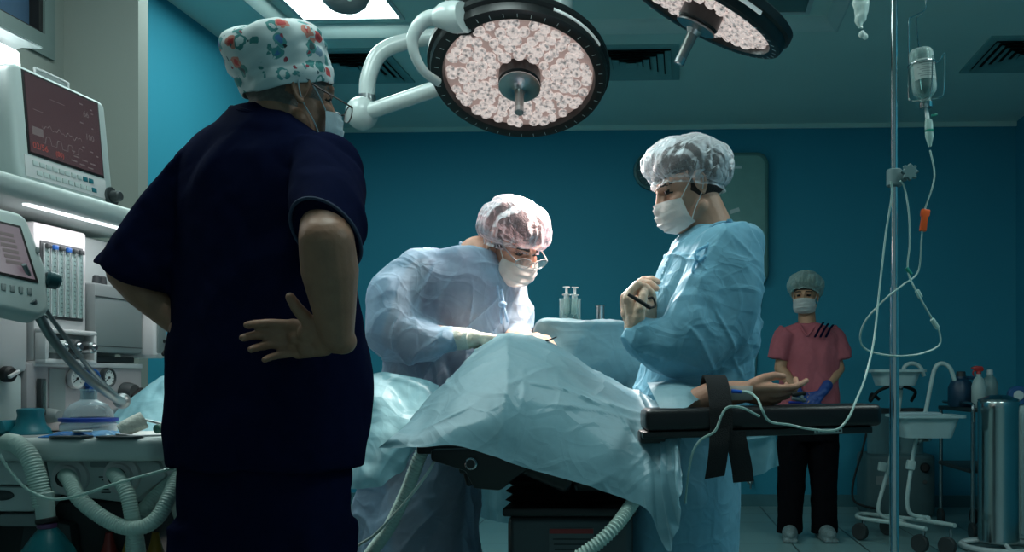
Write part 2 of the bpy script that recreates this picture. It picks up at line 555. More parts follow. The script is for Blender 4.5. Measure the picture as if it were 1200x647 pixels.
# clerestory window
M_frame = mat('grey window frame', (108, 124, 122), 0.5)
M_pane = mat('blue window glass', (70, 96, 122), 0.12, spec=0.6, var=0.1, scale=2)
mb = MB(); w = 0.06
slab(XL - 0.05, XL + 0.012, WY0, WY1, WZ0 - 0.03, WZ0 + w, mb); slab(XL - 0.05, XL + 0.012, WY0, WY1, WZ1 - w, WZ1, mb)
slab(XL - 0.05, XL + 0.012, WY0, WY0 + w, WZ0 + w, WZ1 - w, mb); slab(XL - 0.05, XL + 0.012, WY1 - w, WY1, WZ0 + w, WZ1 - w, mb)
win = struct(rbuild(mb, 'window_1', M_frame))
rbuild(slab(XL - 0.06, XL - 0.04, WY0 + 0.02, WY1 - 0.02, WZ0 + 0.02, WZ1 - 0.02), 'window_pane', M_pane, parent=win)
mb = MB(); slab(XL - 0.04, XL + 0.002, WY1 - w - 0.022, WY1 - w, WZ0 + w, WZ1 - w, mb); slab(XL - 0.04, XL + 0.002, WY0 + w, WY1 - w, WZ0 + w, WZ0 + w + 0.01, mb)
rbuild(mb, 'window_gasket', mat('black rubber gasket', (16, 18, 20), 0.6), parent=win)

# ---------------------------------------------------------------- ceiling lights
M_panel = glow_mat('lit ceiling panel', PANEL_COL, PANEL_STR)
M_panel_off = mat('unlit ceiling panel', (92, 120, 120), 0.35)
M_trimwhite = mat('white painted metal', (196, 208, 208), 0.45)
def ceiling_light(x0, x1, y0, y1, label, on=True):
    t = thing('ceiling_light', label, 'ceiling light', RMT @ V(((x0 + x1) / 2, (y0 + y1) / 2, CZ - 0.012)), 'flat panel lights in the ceiling recess')
    mb = MB(); e = 0.025
    for a in ((x0, x1, y0, y0 + e), (x0, x1, y1 - e, y1), (x0, x0 + e, y0 + e, y1 - e), (x1 - e, x1, y0 + e, y1 - e)):
        slab(*a, CZ - 0.012, CZ, mb)
    rbuild(mb, 'frame', M_trimwhite, parent=t)
    rbuild(slab(x0 + e, x1 - e, y0 + e, y1 - e, CZ - 0.008, CZ - 0.001), 'diffuser', M_panel if on else M_panel_off, parent=t)
    return t
ceiling_light(-2.15, -1.56, 3.8, 4.99, 'glowing white ceiling panel light above the man in the printed cap')
ceiling_light(0.1, 0.7, 3.8, 4.99, 'dark unlit ceiling panel light behind the tilted theatre light', on=False)
ceiling_light(-2.15, -1.56, 1.9, 3.1, 'glowing white ceiling panel light nearest the window, added out of view')  # unseen panel, added outside the frame to light the room
def added_rim_panel():  # unseen panel added to brighten the assistant's back edge
    z0 = ZC
    t = thing('ceiling_light', 'glowing white panel light added out of view on the ceiling near the right wall', 'ceiling light', RMT @ V((1.7, 2.0, z0 - 0.012)), 'flat panel lights in the ceiling recess')
    mb = MB(); x0, x1, y0, y1, e = 1.25, 2.15, 1.6, 2.5, 0.025
    for a in ((x0, x1, y0, y0 + e), (x0, x1, y1 - e, y1), (x0, x0 + e, y0 + e, y1 - e), (x1 - e, x1, y0 + e, y1 - e)): slab(*a, z0 - 0.012, z0, mb)
    rbuild(mb, 'frame', M_trimwhite, parent=t)
    rbuild(slab(x0 + e, x1 - e, y0 + e, y1 - e, z0 - 0.008, z0 - 0.001), 'diffuser', M_panel, parent=t)
added_rim_panel()
ceiling_light(-1.02, -0.43, 1.3, 2.5, 'glowing white ceiling panel light over the foot of the table, added out of view')  # another unseen panel, added for more light from above

# ---------------------------------------------------------------- ceiling vents
M_vent = mat('vent paint', (128, 172, 172), 0.55)
M_black = mat('black recess', (6, 9, 10), 0.8)
def ceiling_vent(x0, y0, s, label):
    t = thing('ceiling_vent', label, 'air vent', RMT @ V((x0 + s / 2, y0 + s / 2, ZC - 0.012)), 'four-way air vents in the ceiling')
    mb = MB(); e = 0.05
    for a in ((x0, x0 + s, y0, y0 + e), (x0, x0 + s, y0 + s - e, y0 + s), (x0, x0 + e, y0 + e, y0 + s - e), (x0 + s - e, x0 + s, y0 + e, y0 + s - e)):
        slab(*a, ZC - 0.012, ZC, mb)
    rbuild(mb, 'frame', M_vent, parent=t)
    rbuild(slab(x0 + e, x0 + s - e, y0 + e, y0 + s - e, ZC - 0.002, ZC), 'backing', M_black, parent=t)
    c = V((x0 + s / 2, y0 + s / 2, 0))
    k = 0
    for h in (0.249, 0.204, 0.159, 0.114, 0.069):
        mb = MB()
        # one square ring of sloping blades
        o, i = h, h - 0.039
        vo = [V((sx * o, sy * o, ZC - 0.024)) + c for sx, sy in ((-1, -1), (1, -1), (1, 1), (-1, 1))]
        vi = [V((sx * i, sy * i, ZC - 0.006)) + c for sx, sy in ((-1, -1), (1, -1), (1, 1), (-1, 1))]
        th = V((0, 0, 0.003))
        vs = vo + vi + [q + th for q in vo] + [q + th for q in vi]
        fs = []
        for q in range(4):
            r = (q + 1) % 4
            fs += [(q, r, 4 + r, 4 + q), (8 + q, 12 + q, 12 + r, 8 + r)]
        mb.add(vs, fs)
        rbuild(mb, 'louvre', M_vent, parent=t)
    rbuild(slab(c.x - 0.035, c.x + 0.035, c.y - 0.035, c.y + 0.035, ZC - 0.024, ZC - 0.018), 'centre_plate', M_vent, parent=t)
vy = 5.27
ceiling_vent(-2.37, vy, 0.6, 'square ceiling air vent beside the printed cap and the lamp arm')
ceiling_vent(-0.62, vy, 0.6, 'square ceiling air vent between the two theatre lights')
ceiling_vent(1.77, vy - 0.06, 0.6, 'square ceiling air vent above the drip bottle')

# ---------------------------------------------------------------- on the back wall
def bw(px, py, off=0.0):
    """point on the back wall (off metres in front of it) seen at px, py"""
    ex, ey = math.sin(math.radians(2.02)), math.cos(math.radians(2.02))
    kx = (px - CX) / F
    d = (YB - off) / (kx * ex + ey)
    return P(px, py, d)
Rw = rz(-2.02)                     # x right along the wall, y into it
Rface = Rw @ rx(90)                # z towards the room
def rrect(w, h, r, n=6):
    pts = []
    for cx, cy, a in ((w / 2 - r, h / 2 - r, 0), (-w / 2 + r, h / 2 - r, 90), (-w / 2 + r, -h / 2 + r, 180), (w / 2 - r, -h / 2 + r, 270)):
        for k in range(n + 1):
            t = math.radians(a + 90 * k / n); pts.append((cx + r * math.cos(t), cy + r * math.sin(t)))
    return pts
t = thing('wall_clock', 'round dark wall clock half hidden behind the assistant\'s cap', 'clock', bw(766, 201, 0))
c0 = bw(766, 201, 0.0)
MB().lathe([(0, 0), (0.15, 0), (0.155, 0.015), (0.15, 0.035), (0.135, 0.04), (0.128, 0.03), (0, 0.03)], at(c0, Rface), 40).build('rim', mat('dark clock rim', (74, 122, 124), 0.35), t)
MB().lathe([(0, 0.03), (0.127, 0.03), (0.127, 0.032), (0, 0.032)], at(c0, Rface), 40).build('dial', mat('clock dial', (52, 92, 98), 0.4), t)
MARK = mat('pale marks', (130, 160, 160), 0.5)
for k in range(12):
    a = k * math.pi / 6
    mb = MB(); mb.box(at(c0, Rface) @ V((0.108 * math.sin(a), 0.108 * math.cos(a), 0.0335)), (0.006, 0.022, 0.002), Rface @ rz(-math.degrees(a))); mb.build('hour_mark', MARK, t)

for a, l in ((-50, 0.07), (-100, 0.1)):
    MB().box(at(c0, Rface @ rz(-a)) @ V((0, l / 2, 0.036)), (0.006, l, 0.002), Rface @ rz(-a)).build('hand', M_black, t)
wc = thing('wall_cabinet', 'pale green rounded wall unit with a glassy front behind the assistant', 'wall unit', bw(862, 336, 0.0))
c0 = bw(862, 258, 0.0)
MB().prism(rrect(0.50, 1.02, 0.09), 0.07, at(c0, Rface), 0.02, 3).build('body', mat('green grey plastic', (92, 140, 136), 0.4), wc)
MB().prism(rrect(0.44, 0.96, 0.07), 0.006, at(c0 + Rface @ V((0, 0, 0.069)), Rface), 0.002).build('front_glass', mat('glassy green front', (142, 184, 176), 0.12, spec=0.7, coat=0.5), wc)
mw = mat('white sticker', (215, 225, 222), 0.4)
q = bw(864, 196, 0.078)
MB().box(q, (0.065, 0.02, 0.002), Rface).build('front_strip', mw, wc)  # plain white strip on the front glass
q = bw(861, 247, 0.078)
MB().box(q, (0.075, 0.03, 0.002), Rface @ rz(18)).build('front_mark', mw, wc)  # plain white slanted mark on the front glass
mb = MB().tube([bw(889, 334, 0.03), bw(892, 345, 0.012), bw(889, 380, 0.01), bw(886, 430, 0.01), bw(884, 480, 0.01), bw(882, 540, 0.012)], 0.006, 8)
tag(mb.build('wall_cable', mat('pale cable', (70, 120, 128), 0.5)), 'thin pale cable running down the teal wall below the wall unit', 'cable')
wv = thing('wall_valve', 'small metal tap on the teal wall behind the hanging drape corner', 'tap', bw(879, 566, 0.0))
c0 = bw(879, 563, 0.0)
MB().lathe([(0, 0), (0.03, 0), (0.03, 0.006), (0.012, 0.01), (0.012, 0.05), (0, 0.05)], at(c0, Rface), 20).build('body', mat('dull chrome', (150, 160, 160), 0.3, 1.0), wv)
M_steelv = bpy.data.materials['dull chrome']
MB().tube([c0 + Rface @ V((0, 0, 0.045)), c0 + Rface @ V((0, -0.02, 0.055)), c0 + Rface @ V((0, -0.06, 0.05))], 0.007, 8).build('spout', M_steelv, wv)
MB().box(c0 + Rface @ V((0, 0.02, 0.045)), (0.04, 0.012, 0.01), Rface, 0.004).build('lever', M_steelv, wv)
# ---------------------------------------------------------------- theatre lights
M_white_arm = mat('white lamp arm', (205, 216, 214), 0.3, coat=0.3)
M_lamp_black = mat('black lamp housing', (20, 23, 25), 0.38, spec=0.5, var=0.15)
M_chrome = mat('brushed steel', (175, 180, 182), 0.28, 1.0, scale=60)
M_handle = mat('steel handle', (150, 152, 150), 0.35, 0.9)
M_rubber = mat('black rubber', (14, 15, 17), 0.6)
M_tick = mat('white print', (200, 205, 205), 0.6)

def lens_mat(name, lines):
    m, nt, b = new_mat(name); N, L = nt.nodes, nt.links
    tc = N.new('ShaderNodeTexCoord')
    vo = N.new('ShaderNodeTexVoronoi'); vo.inputs['Scale'].default_value = 60
    nz = N.new('ShaderNodeTexNoise'); nz.inputs['Scale'].default_value = 120; nz.inputs['Detail'].default_value = 3
    L.new(tc.outputs['Object'], vo.inputs['Vector']); L.new(tc.outputs['Object'], nz.inputs['Vector'])
    ad = N.new('ShaderNodeMath'); ad.operation = 'MULTIPLY_ADD'; ad.inputs[1].default_value = 0.7
    L.new(vo.outputs['Distance'], ad.inputs[0]); L.new(nz.outputs['Fac'], ad.inputs[2])
    cr = N.new('ShaderNodeValToRGB')
    cr.color_ramp.elements[0].position = 0.50; cr.color_ramp.elements[0].color = (0.06, 0.045, 0.045, 1)
    cr.color_ramp.elements[1].position = 0.92; cr.color_ramp.elements[1].color = (1.0, 0.86, 0.80, 1)
    e = cr.color_ramp.elements.new(0.68); e.color = (0.40, 0.34, 0.33, 1)
    L.new(ad.outputs[0], cr.inputs[0])
    L.new(cr.outputs[0], b.inputs['Emission Color']); b.inputs['Emission Strength'].default_value = lines
    b.inputs['Base Color'].default_value = (0.5, 0.47, 0.46, 1); b.inputs['Roughness'].default_value = 0.12
    return m
M_lens = lens_mat('lit lamp lenses', 0.5)
M_cell = mat('lamp reflector', (130, 118, 116), 0.3, 0.3, emit=(255, 222, 212), estr=0.2)
M_clear = glass_mat('clear cover', (245, 245, 245), 0.94, 0.03)

def theatre_light(label, centre, nrm, up, R, handle_tilt, wattage, colour, aim, lens_rings, strip_angles, spot_deg):
    """round multi-lens theatre light; local z points out of the lit face"""
    t = thing('theatre_light', label, 'surgical lamp', centre, 'round theatre lights over the table')
    M = at(centre, frame(nrm, up))
    h = 0.075
    # housing: shallow drum behind the face, open ring at the front
    MB().lathe([(0, -h), (R * 0.72, -h), (R * 0.93, -h * 0.86), (R * 0.995, -h * 0.55), (R, -0.012), (R * 0.985, 0.006), (R * 0.93, 0.012),
                (R * 0.86, 0.008), (R * 0.845, -0.004), (R * 0.84, -0.02), (0, -0.022)], M, 72).build('housing', M_lamp_black, t)
    MB().lathe([(R * 1.0, -h * 0.8), (R * 1.035, -h * 0.72), (R * 1.035, -h * 0.42), (R * 1.0, -h * 0.32)], M, 72).build('rear_rim', M_lamp_black, t)
    # white strip windows in the side of the drum
    for a0, a1 in strip_angles:
        mb = MB(); r0 = R * 1.0 + 0.004
        mb.lathe([(r0 - 0.004, -0.047), (r0, -0.047), (r0 + 0.0005, -0.016), (r0 - 0.004, -0.016)], M, 24, math.radians(a0), math.radians(a1))
        mb.build('side_window', mat('milky window', (214, 224, 222), 0.3, emit=(214, 226, 224), estr=0.25), t)
    # scale ticks on the front ring
    for k in range(40):
        mb = MB()
        a = 2 * math.pi * k / 40
        mb.box(M @ V((R * 0.925 * math.cos(a), R * 0.925 * math.sin(a), 0.0125)), (R * 0.045, 0.0022, 0.001), frame(nrm, up) @ rz(math.degrees(a)))
        mb.build('ring_mark', M_tick, t)
    # lens bed and the lenses themselves
    MB().lathe([(0, -0.021), (R * 0.84, -0.021), (R * 0.84, -0.019), (0, -0.019)], M, 64).build('reflector_bed', M_cell, t)
    g = random.Random(5); Rot = frame(nrm, up)
    mb = MB()
    n_l = 0
    for r, n in lens_rings:
        for k in range(n):
            a = 2 * math.pi * (k + 0.5 * (n_l % 2)) / n + g.uniform(-0.06, 0.06)
            q = M @ V((r * R * math.cos(a), r * R * math.sin(a), -0.018))
            s = R * 0.066 * g.uniform(0.82, 1.14)
            MM = at(q, Rot @ rz(g.uniform(0, 60)) @ rx(g.uniform(-22, 22)))
            mb.lathe([(s * 0.55, 0), (s * 1.0, s * 0.35), (s * 1.02, s * 0.75), (s * 0.7, s * 0.98), (s * 0.42, s * 0.72), (0, s * 0.62)], MM, 9)
        n_l += 1
    mb.build('lenses', M_lens, t, sharp=20)
    # centre boss with sterile handle
    MB().lathe([(R * 0.235, -0.02), (R * 0.24, 0.03), (R * 0.225, 0.036), (R * 0.2, 0.036), (R * 0.2, -0.02)], M, 40).build('boss', M_lamp_black, t)
    MB().lathe([(0, 0.03), (R * 0.2, 0.032), (R * 0.235, 0.042), (R * 0.235, 0.047), (R * 0.1, 0.055), (0.019, 0.068), (0, 0.068)], M, 40).build('handle_flange', M_chrome, t)
    q0, q1 = M @ V((0, 0, 0.06)), M @ V((0, 0, 0.06 + 0.105))
    hd = MB().cyl(q0, q1, 0.0175, 0.015, 20, 0.003).build('handle', M_handle, t)
    MB().cyl(M @ V((0, 0, 0.14)), M @ V((0, 0, 0.167)), 0.0165, 0.0165, 20, 0.003).build('handle_tip', M_chrome, hd)
    # the light it gives
    ld = bpy.data.lights.new('theatre_beam', 'SPOT'); ld.energy = wattage; ld.color = colour
    ld.spot_size = math.radians(spot_deg); ld.spot_blend = 0.55; ld.shadow_soft_size = 0.11
    lo = bpy.data.objects.new('theatre_beam', ld); COL.objects.link(lo); lo.parent = t
    src = M @ V((0, 0, 0.19)); lo.location = src - V(centre)
    lo.rotation_euler = (V(aim) - src).to_track_quat('-Z', 'Y').to_euler()
    return t, M

rings = [(0.32, 13), (0.43, 18), (0.54, 23), (0.65, 28), (0.765, 34)]
# main light: faces down towards the table and the camera
c1 = P(609, 91, 3.25)
view = (V((0, 0, CH)) - c1).normalized()
n1 = V((0.05, -0.43, -0.90)).normalized()
LAMP_AIM = P(800, 330, 2.40)
L1, M1 = theatre_light('large round theatre light facing down with all its lenses showing, left of the tilted one', c1, n1, (0, 0, 1), 0.318, 0,
                       LAMP_W, LAMP_COL, LAMP_AIM, rings, [(-62, -22)], 44)
# bracket that holds the drum: white joint, curved grab bar, ball, arms
def mk(px, py, d): return P(px, py, d)
MB().loft([(mk(544, 20, 3.0), V((0.0, 0, 0.05)), V((0.02, 0.05, 0))), (mk(530, 20, 3.0), V((0, 0, 0.052)), V((0.01, 0.05, 0))),
           (mk(518, 19, 3.0), V((0, 0, 0.042)), V((0.0, 0.04, 0))), (mk(508, 21, 3.0), V((0, 0, 0.026)), V((0.0, 0.026, 0)))], 24).build('joint_cover', M_white_arm, L1)
MB().cyl(mk(540, 14, 3.03), mk(572, 20, 3.2), 0.075, 0.09, 24, 0.01).build('hinge', M_lamp_black, L1)
MB().tube([mk(516, 18, 3.0), mk(497, 24, 3.0), mk(484, 43, 3.01), mk(486, 64, 3.03), mk(497, 84, 3.07), mk(513, 96, 3.14)], [0.026, 0.024, 0.02, 0.017, 0.016, 0.016], 14, 8).build('grab_bar', M_white_arm, L1)
MB().tube([mk(598, 40, 3.62), mk(540, 40, 3.6), mk(480, 48, 3.55), mk(446, 62, 3.52), mk(432, 90, 3.5), mk(430, 118, 3.5)], 0.031, 18, 10).build('upper_arm', M_white_arm, L1)
MB().tube([mk(430, 112, 3.5), mk(430, 120, 3.5)], 0.034, 18, 2).build('arm_collar', M_chrome, L1)
MB().ball(mk(424, 133, 3.48), (0.062, 0.062, 0.064)).build('arm_knuckle', M_white_arm, L1)
MB().tube([mk(432, 131, 3.46), mk(470, 118, 3.44), mk(520, 101, 3.42), mk(575, 84, 3.42)], 0.0295, 18, 6).build('lower_arm', M_white_arm, L1)
MB().cyl(mk(575, 84, 3.42), c1 - n1 * 0.06, 0.04, 0.05, 18).build('arm_end', M_white_arm, L1)
# ceiling column carrying the light
col_x = mk(658, 10, 3.62)
mb = MB().cyl((col_x.x, col_x.y, 2.05), (col_x.x, col_x.y, CZ - 0.001), 0.045, 0.045, 24)
mb.build('ceiling_column', M_white_arm, L1)
MB().tube([mk(598, 40, 3.62), (col_x.x - 0.02, col_x.y, mk(0, 36, 3.62).z), (col_x.x, col_x.y, mk(0, 36, 3.62).z)], 0.034, 16, 4).build('column_bracket', M_white_arm, L1)
MB().lathe([(0, 0), (0.12, 0), (0.12, -0.03), (0.06, -0.07), (0, -0.07)], at((col_x.x, col_x.y, CZ - 0.001)), 32).build('ceiling_rose', M_white_arm, L1)

# second light, tilted over the assistant
c2 = P(823, 16, 2.75)
n2 = V((-0.44, 0.14, -0.887)).normalized()
L2, M2 = theatre_light('tilted round theatre light at the top edge, seen nearly edge-on, its steel handle sticking out', c2, n2, (0, 1, 0), 0.272, 0,
                       LAMP2_W, LAMP2_COL, P(552, 352, 2.66), rings, [(140, 175), (-15, 18)], 34)
top2 = c2 - n2 * 0.07
MB().tube([top2, top2 - n2 * 0.12, top2 - n2 * 0.2 + V((0.12, 0.12, 0.04)), (c2.x + 0.3, 3.1, 2.55), (c2.x + 0.32, 3.1, CZ - 0.001)], 0.03, 16, 8).build('upper_arm', M_white_arm, L2)
MB().cyl(top2 + n2 * 0.01, top2 - n2 * 0.05, 0.09, 0.05, 24, 0.01).build('hinge', M_lamp_black, L2)
MB().lathe([(0, 0), (0.12, 0), (0.12, -0.03), (0.05, -0.07), (0, -0.07)], at((c2.x + 0.32, 3.1, CZ - 0.001)), 32).build('ceiling_rose', M_white_arm, L2)

# grey pendant dome in front of the lit panel
pc = P(404, -14, 3.6)
t = thing('ceiling_pendant', 'grey dome pendant hanging in front of the glowing ceiling panel', 'ceiling pendant', (pc.x, pc.y, pc.z - 0.1))
Md = at((pc.x, pc.y, pc.z))
MB().lathe([(0, -0.096), (0.03, -0.094), (0.06, -0.083), (0.085, -0.06), (0.1, -0.025), (0.103, 0.01), (0.09, 0.04), (0.05, 0.06), (0, 0.06)], Md, 40).build('dome', mat('grey enamel', (118, 128, 132), 0.35), t)
MB().cyl((pc.x, pc.y, pc.z + 0.05), (pc.x, pc.y, CZ - 0.0005), 0.035, 0.035, 20).build('stem', M_white_arm, t)
MB().lathe([(0, 0), (0.1, 0), (0.1, -0.03), (0.04, -0.05), (0, -0.05)], at((pc.x, pc.y, CZ - 0.0005)), 32).build('ceiling_rose', M_white_arm, t)
MB().ball(P(410, -2, 3.5), (0.012, 0.008, 0.012)).build('indicator', mat('pale indicator', (225, 232, 232), 0.3), t)
# ---------------------------------------------------------------- people
def skin_mat(name, col, var=0.12):
    m = mat(name, col, 0.5, var=var, scale=28, bump=0.08, bscale=160, sss=0.06, spec=0.4)
    return m
M_skin_man = skin_mat('skin weathered', (150, 108, 86), 0.2)
M_skin_a = skin_mat('skin warm', (214, 160, 136))
M_skin_b = skin_mat('skin light', (206, 156, 132))
M_skin_c = skin_mat('skin tan', (190, 142, 112))
M_skin_p = skin_mat('skin patient', (196, 142, 118))
M_hair_dark = mat('dark brown hair', (38, 26, 22), 0.45, var=0.3, scale=80, bump=0.6, bscale=300)
M_hair_grey = mat('cropped grey hair', (112, 104, 98), 0.7, var=0.3, scale=120, bump=0.5, bscale=500)
M_eye = mat('dark eye', (24, 18, 16), 0.15)
M_lips = mat('lips', (170, 90, 84), 0.4)

def hframe(loc, face, pitch=0.0, roll=0.0, scale=1.0):
    yaw = math.degrees(math.atan2(-face[0], face[1]))
    R = rz(yaw) @ rx(-pitch) @ ry(roll)
    return at(loc, R) @ Matrix.Scale(scale, 4)

def add_head(mb, M):
    t = MB()
    t.ball((0, -0.018, 0.045), (0.077, 0.097, 0.092))
    t.ball((0, 0.012, 0.035), (0.072, 0.082, 0.075))
    t.ball((0, 0.03, -0.03), (0.062, 0.062, 0.075))
    t.ball((0, 0.045, -0.075), (0.047, 0.047, 0.04))
    t.ball((0, 0.072, -0.098), (0.022, 0.02, 0.02))
    for s in (-1, 1):
        t.cap((s * 0.055, 0.005, -0.06), (s * 0.02, 0.07, -0.098), 0.02, 0.017)       # jaw
        t.ball((s * 0.042, 0.062, -0.02), (0.026, 0.026, 0.022))                        # cheek
        t.cap((s * 0.012, 0.094, 0.03), (s * 0.048, 0.078, 0.033), 0.010, 0.009)        # brow
        t.ball((s * 0.032, 0.076, 0.012), (0.0145, 0.0145, 0.0125))                     # eye
        t.cap((s * 0.012, 0.092, 0.002), (s * 0.014, 0.104, -0.026), 0.006, 0.0095)     # nostril wing
        # ear: shell, rim, lobe
        E = at((s * 0.076, -0.008, 0.0), rz(s * -18) @ rx(-8))
        t2 = MB(); t2.ball((0, 0, 0.002), (0.008, 0.017, 0.028))
        t2.tube([(s * 0.006, 0.014, 0.0), (s * 0.009, 0.014, 0.02), (s * 0.011, 0.002, 0.034), (s * 0.012, -0.014, 0.026), (s * 0.011, -0.019, 0.006), (s * 0.009, -0.011, -0.014), (s * 0.005, 0.004, -0.029)],
                [0.004, 0.0045, 0.005, 0.005, 0.0045, 0.0045, 0.0055], 8, 5)
        t2.ball((s * 0.004, 0.005, -0.026), (0.006, 0.009, 0.009))
        t2.ball((s * 0.006, 0.012, -0.002), (0.005, 0.004, 0.007))
        t.add(t2.v, t2.f, E)
    t.cap((0, 0.094, 0.024), (0, 0.112, -0.018), 0.0085, 0.0125)                        # nose
    t.ball((0, 0.088, -0.055), (0.024, 0.014, 0.007)); t.ball((0, 0.086, -0.068), (0.02, 0.013, 0.008))
    mb.add(t.v, t.f, M)

def paint_head(me, M, hair=False, hairline=None):
    """material slots by place on the head: 0 skin, 1 eye, 2 brow and hair, 3 lips"""
    Mi = M.inverted()
    n = len(me.polygons); c = np.empty(n * 3); me.polygons.foreach_get('center', c); c = c.reshape(-1, 3)
    A = np.array(Mi)
    l = c @ A[:3, :3].T + A[:3, 3]
    x, y, z = np.abs(l[:, 0]), l[:, 1], l[:, 2]
    idx = np.zeros(n, int)
    near = (np.abs(l) < 0.16).all(1)
    idx[near & (x > 0.019) & (x < 0.045) & (np.abs(z - 0.011) < 0.0065) & (y > 0.05)] = 1
    idx[near & (x > 0.013) & (x < 0.054) & (np.abs(z - 0.036 + (x - 0.03) ** 2 * 6) < 0.0045) & (y > 0.05)] = 2
    idx[near & (x < 0.022) & (np.abs(z + 0.061) < 0.010) & (y > 0.07)] = 3
    if hair:
        idx[near & (z > hairline(y)) & (y < 0.06) & ((x < 0.073) | (y < -0.034)) & ~((np.abs(y + 0.005) < 0.03) & (x > 0.06) & (z < 0.045))] = 2
    me.polygons.foreach_set('material_index', idx)

RELAX = [(22, 28, 16), (26, 32, 18), (30, 36, 20), (34, 38, 22)]
FIST = [(62, 82, 45), (68, 86, 48), (72, 88, 48), (74, 86, 46)]
FLAT = [(8, 12, 8), (10, 14, 8), (12, 16, 10), (14, 18, 10)]
def add_hand(mb, wrist, fingers, palm, side, curls=RELAX, spread=(0.10, 0.02, -0.06, -0.16), thumb=None, k=1.0, fat=1.0):
    """side 'R' or 'L'; fingers: where they point, palm: where the palm faces"""
    Y = V(fingers).normalized(); Z = -V(palm); Z = (Z - Y * Z.dot(Y)).normalized()
    T = Z.cross(Y) if side == 'R' else Y.cross(Z)
    W = V(wrist)
    def q(t, y, z): return W + (T * t + Y * y + Z * z) * k
    f = fat * k
    base = [(0.029, 0.086, 0.0), (0.009, 0.091, 0.002), (-0.011, 0.086, 0.001), (-0.030, 0.077, -0.002)]
    ln = [(0.042, 0.025, 0.021), (0.046, 0.029, 0.022), (0.042, 0.027, 0.021), (0.033, 0.020, 0.019)]
    rr = [0.0093, 0.0096, 0.009, 0.008]
    mb.cap(q(0, -0.03, 0), q(0, 0.012, 0), 0.0245 * f, 0.022 * f)
    for (t, y, z) in base:
        mb.cap(q(t * 0.55, 0.012, 0), q(t, y - 0.006, z), 0.0155 * f, 0.0118 * f)
    mb.ball(q(-0.018, 0.045, -0.008), 0.0175 * f); mb.ball(q(0.016, 0.04, -0.011), 0.0185 * f); mb.ball(q(0.004, 0.07, -0.006), 0.014 * f)
    mb.ball(q(-0.004, 0.05, -0.001), 0.02 * f)
    for i in range(4):
        t, y, z = base[i]; a = 0.0; p = V((t, y, z)); r = rr[i]
        for j in range(3):
            a += math.radians(curls[i][j])
            s = spread[i] * (1 - 0.6 * min(1, a / 1.4))
            d = V((math.sin(s), math.cos(a) * math.cos(s), -math.sin(a)))
            e = p + d * ln[i][j]
            mb.cap(q(*p), q(*e), r * f * (1.03 - 0.09 * j), r * f * (0.95 - 0.09 * j), 14)
            p = e
    th = thumb or [(0.020, 0.018, -0.006), (0.044, 0.048, -0.014), (0.058, 0.078, -0.020), (0.063, 0.104, -0.024)]
    rt = [0.0175, 0.0130, 0.0112, 0.0088]
    for i in range(3): mb.cap(q(*th[i]), q(*th[i + 1]), rt[i] * f, rt[i + 1] * f, 14)

def bouffant(name, M, material, parent, puffy=1.0, seed=3, lift=0.0, tilt=20, size=1.0, lean=(0, 0)):
    """gathered disposable cap: dome of pleated fabric with an elastic edge"""
    prof = [(0.0, 0.128), (0.22, 0.127), (0.45, 0.118), (0.68, 0.100), (0.86, 0.074), (0.97, 0.042), (1.0, 0.012), (0.97, -0.014), (0.88, -0.030), (0.795, -0.038), (0.78, -0.043), (0.81, -0.052)]
    path = smooth_path([(r, 0, z) for r, z in prof], 9)
    seg = 220
    Rt = at((0, -0.012, 0.045 + lift), rx(tilt))
    vs, fs = [], []
    g = np.random.RandomState(seed); ph = g.uniform(0, 6.28, 6)
    th = np.linspace(0, 2 * np.pi, seg, endpoint=False)
    pl = sum(np.sin(k * th + ph[i]) / (i * 0.5 + 1) for i, k in enumerate((9, 14, 23, 31, 37)))
    for i, q in enumerate(path):
        w = min(1.0, (q.x / 0.9) ** 1.5) * (1.25 if q.z < 0.05 else 0.8)
        for k in range(seg):
            r = q.x * (1 + 0.016 * w * pl[k] * puffy)
            hz = q.z * puffy if q.z > 0 else q.z
            x, y = 0.112 * size * r * math.cos(th[k]), 0.128 * size * r * math.sin(th[k])
            # the edge hugs the skull, the dome sags to the back
            zz = hz * size
            p = Rt @ V((x + lean[0] * max(0, zz), y - 0.018 * (1 - abs(q.x)) + lean[1] * max(0, zz), zz))
            vs.append(M @ p)
    m = len(path)
    fs = [(i * seg + k, i * seg + (k + 1) % seg, (i + 1) * seg + (k + 1) % seg, (i + 1) * seg + k) for i in range(m - 1) for k in range(seg)]
    mb = MB(); mb.v = vs; mb.f = fs; mb.m = [0] * len(fs)
    me = mb.mesh(name)
    sc = M.to_scale().x
    puff(me, lambda c, n: (crumple(c, 0.09, seed, 5) * 0.008 + crumple(c, 0.035, seed + 5, 4) * 0.0016 + creases(c, 0.06, seed + 9, 7, 0.003) * 0.004) * sc)
    o = link(name, me, material, parent, 60)
    return o

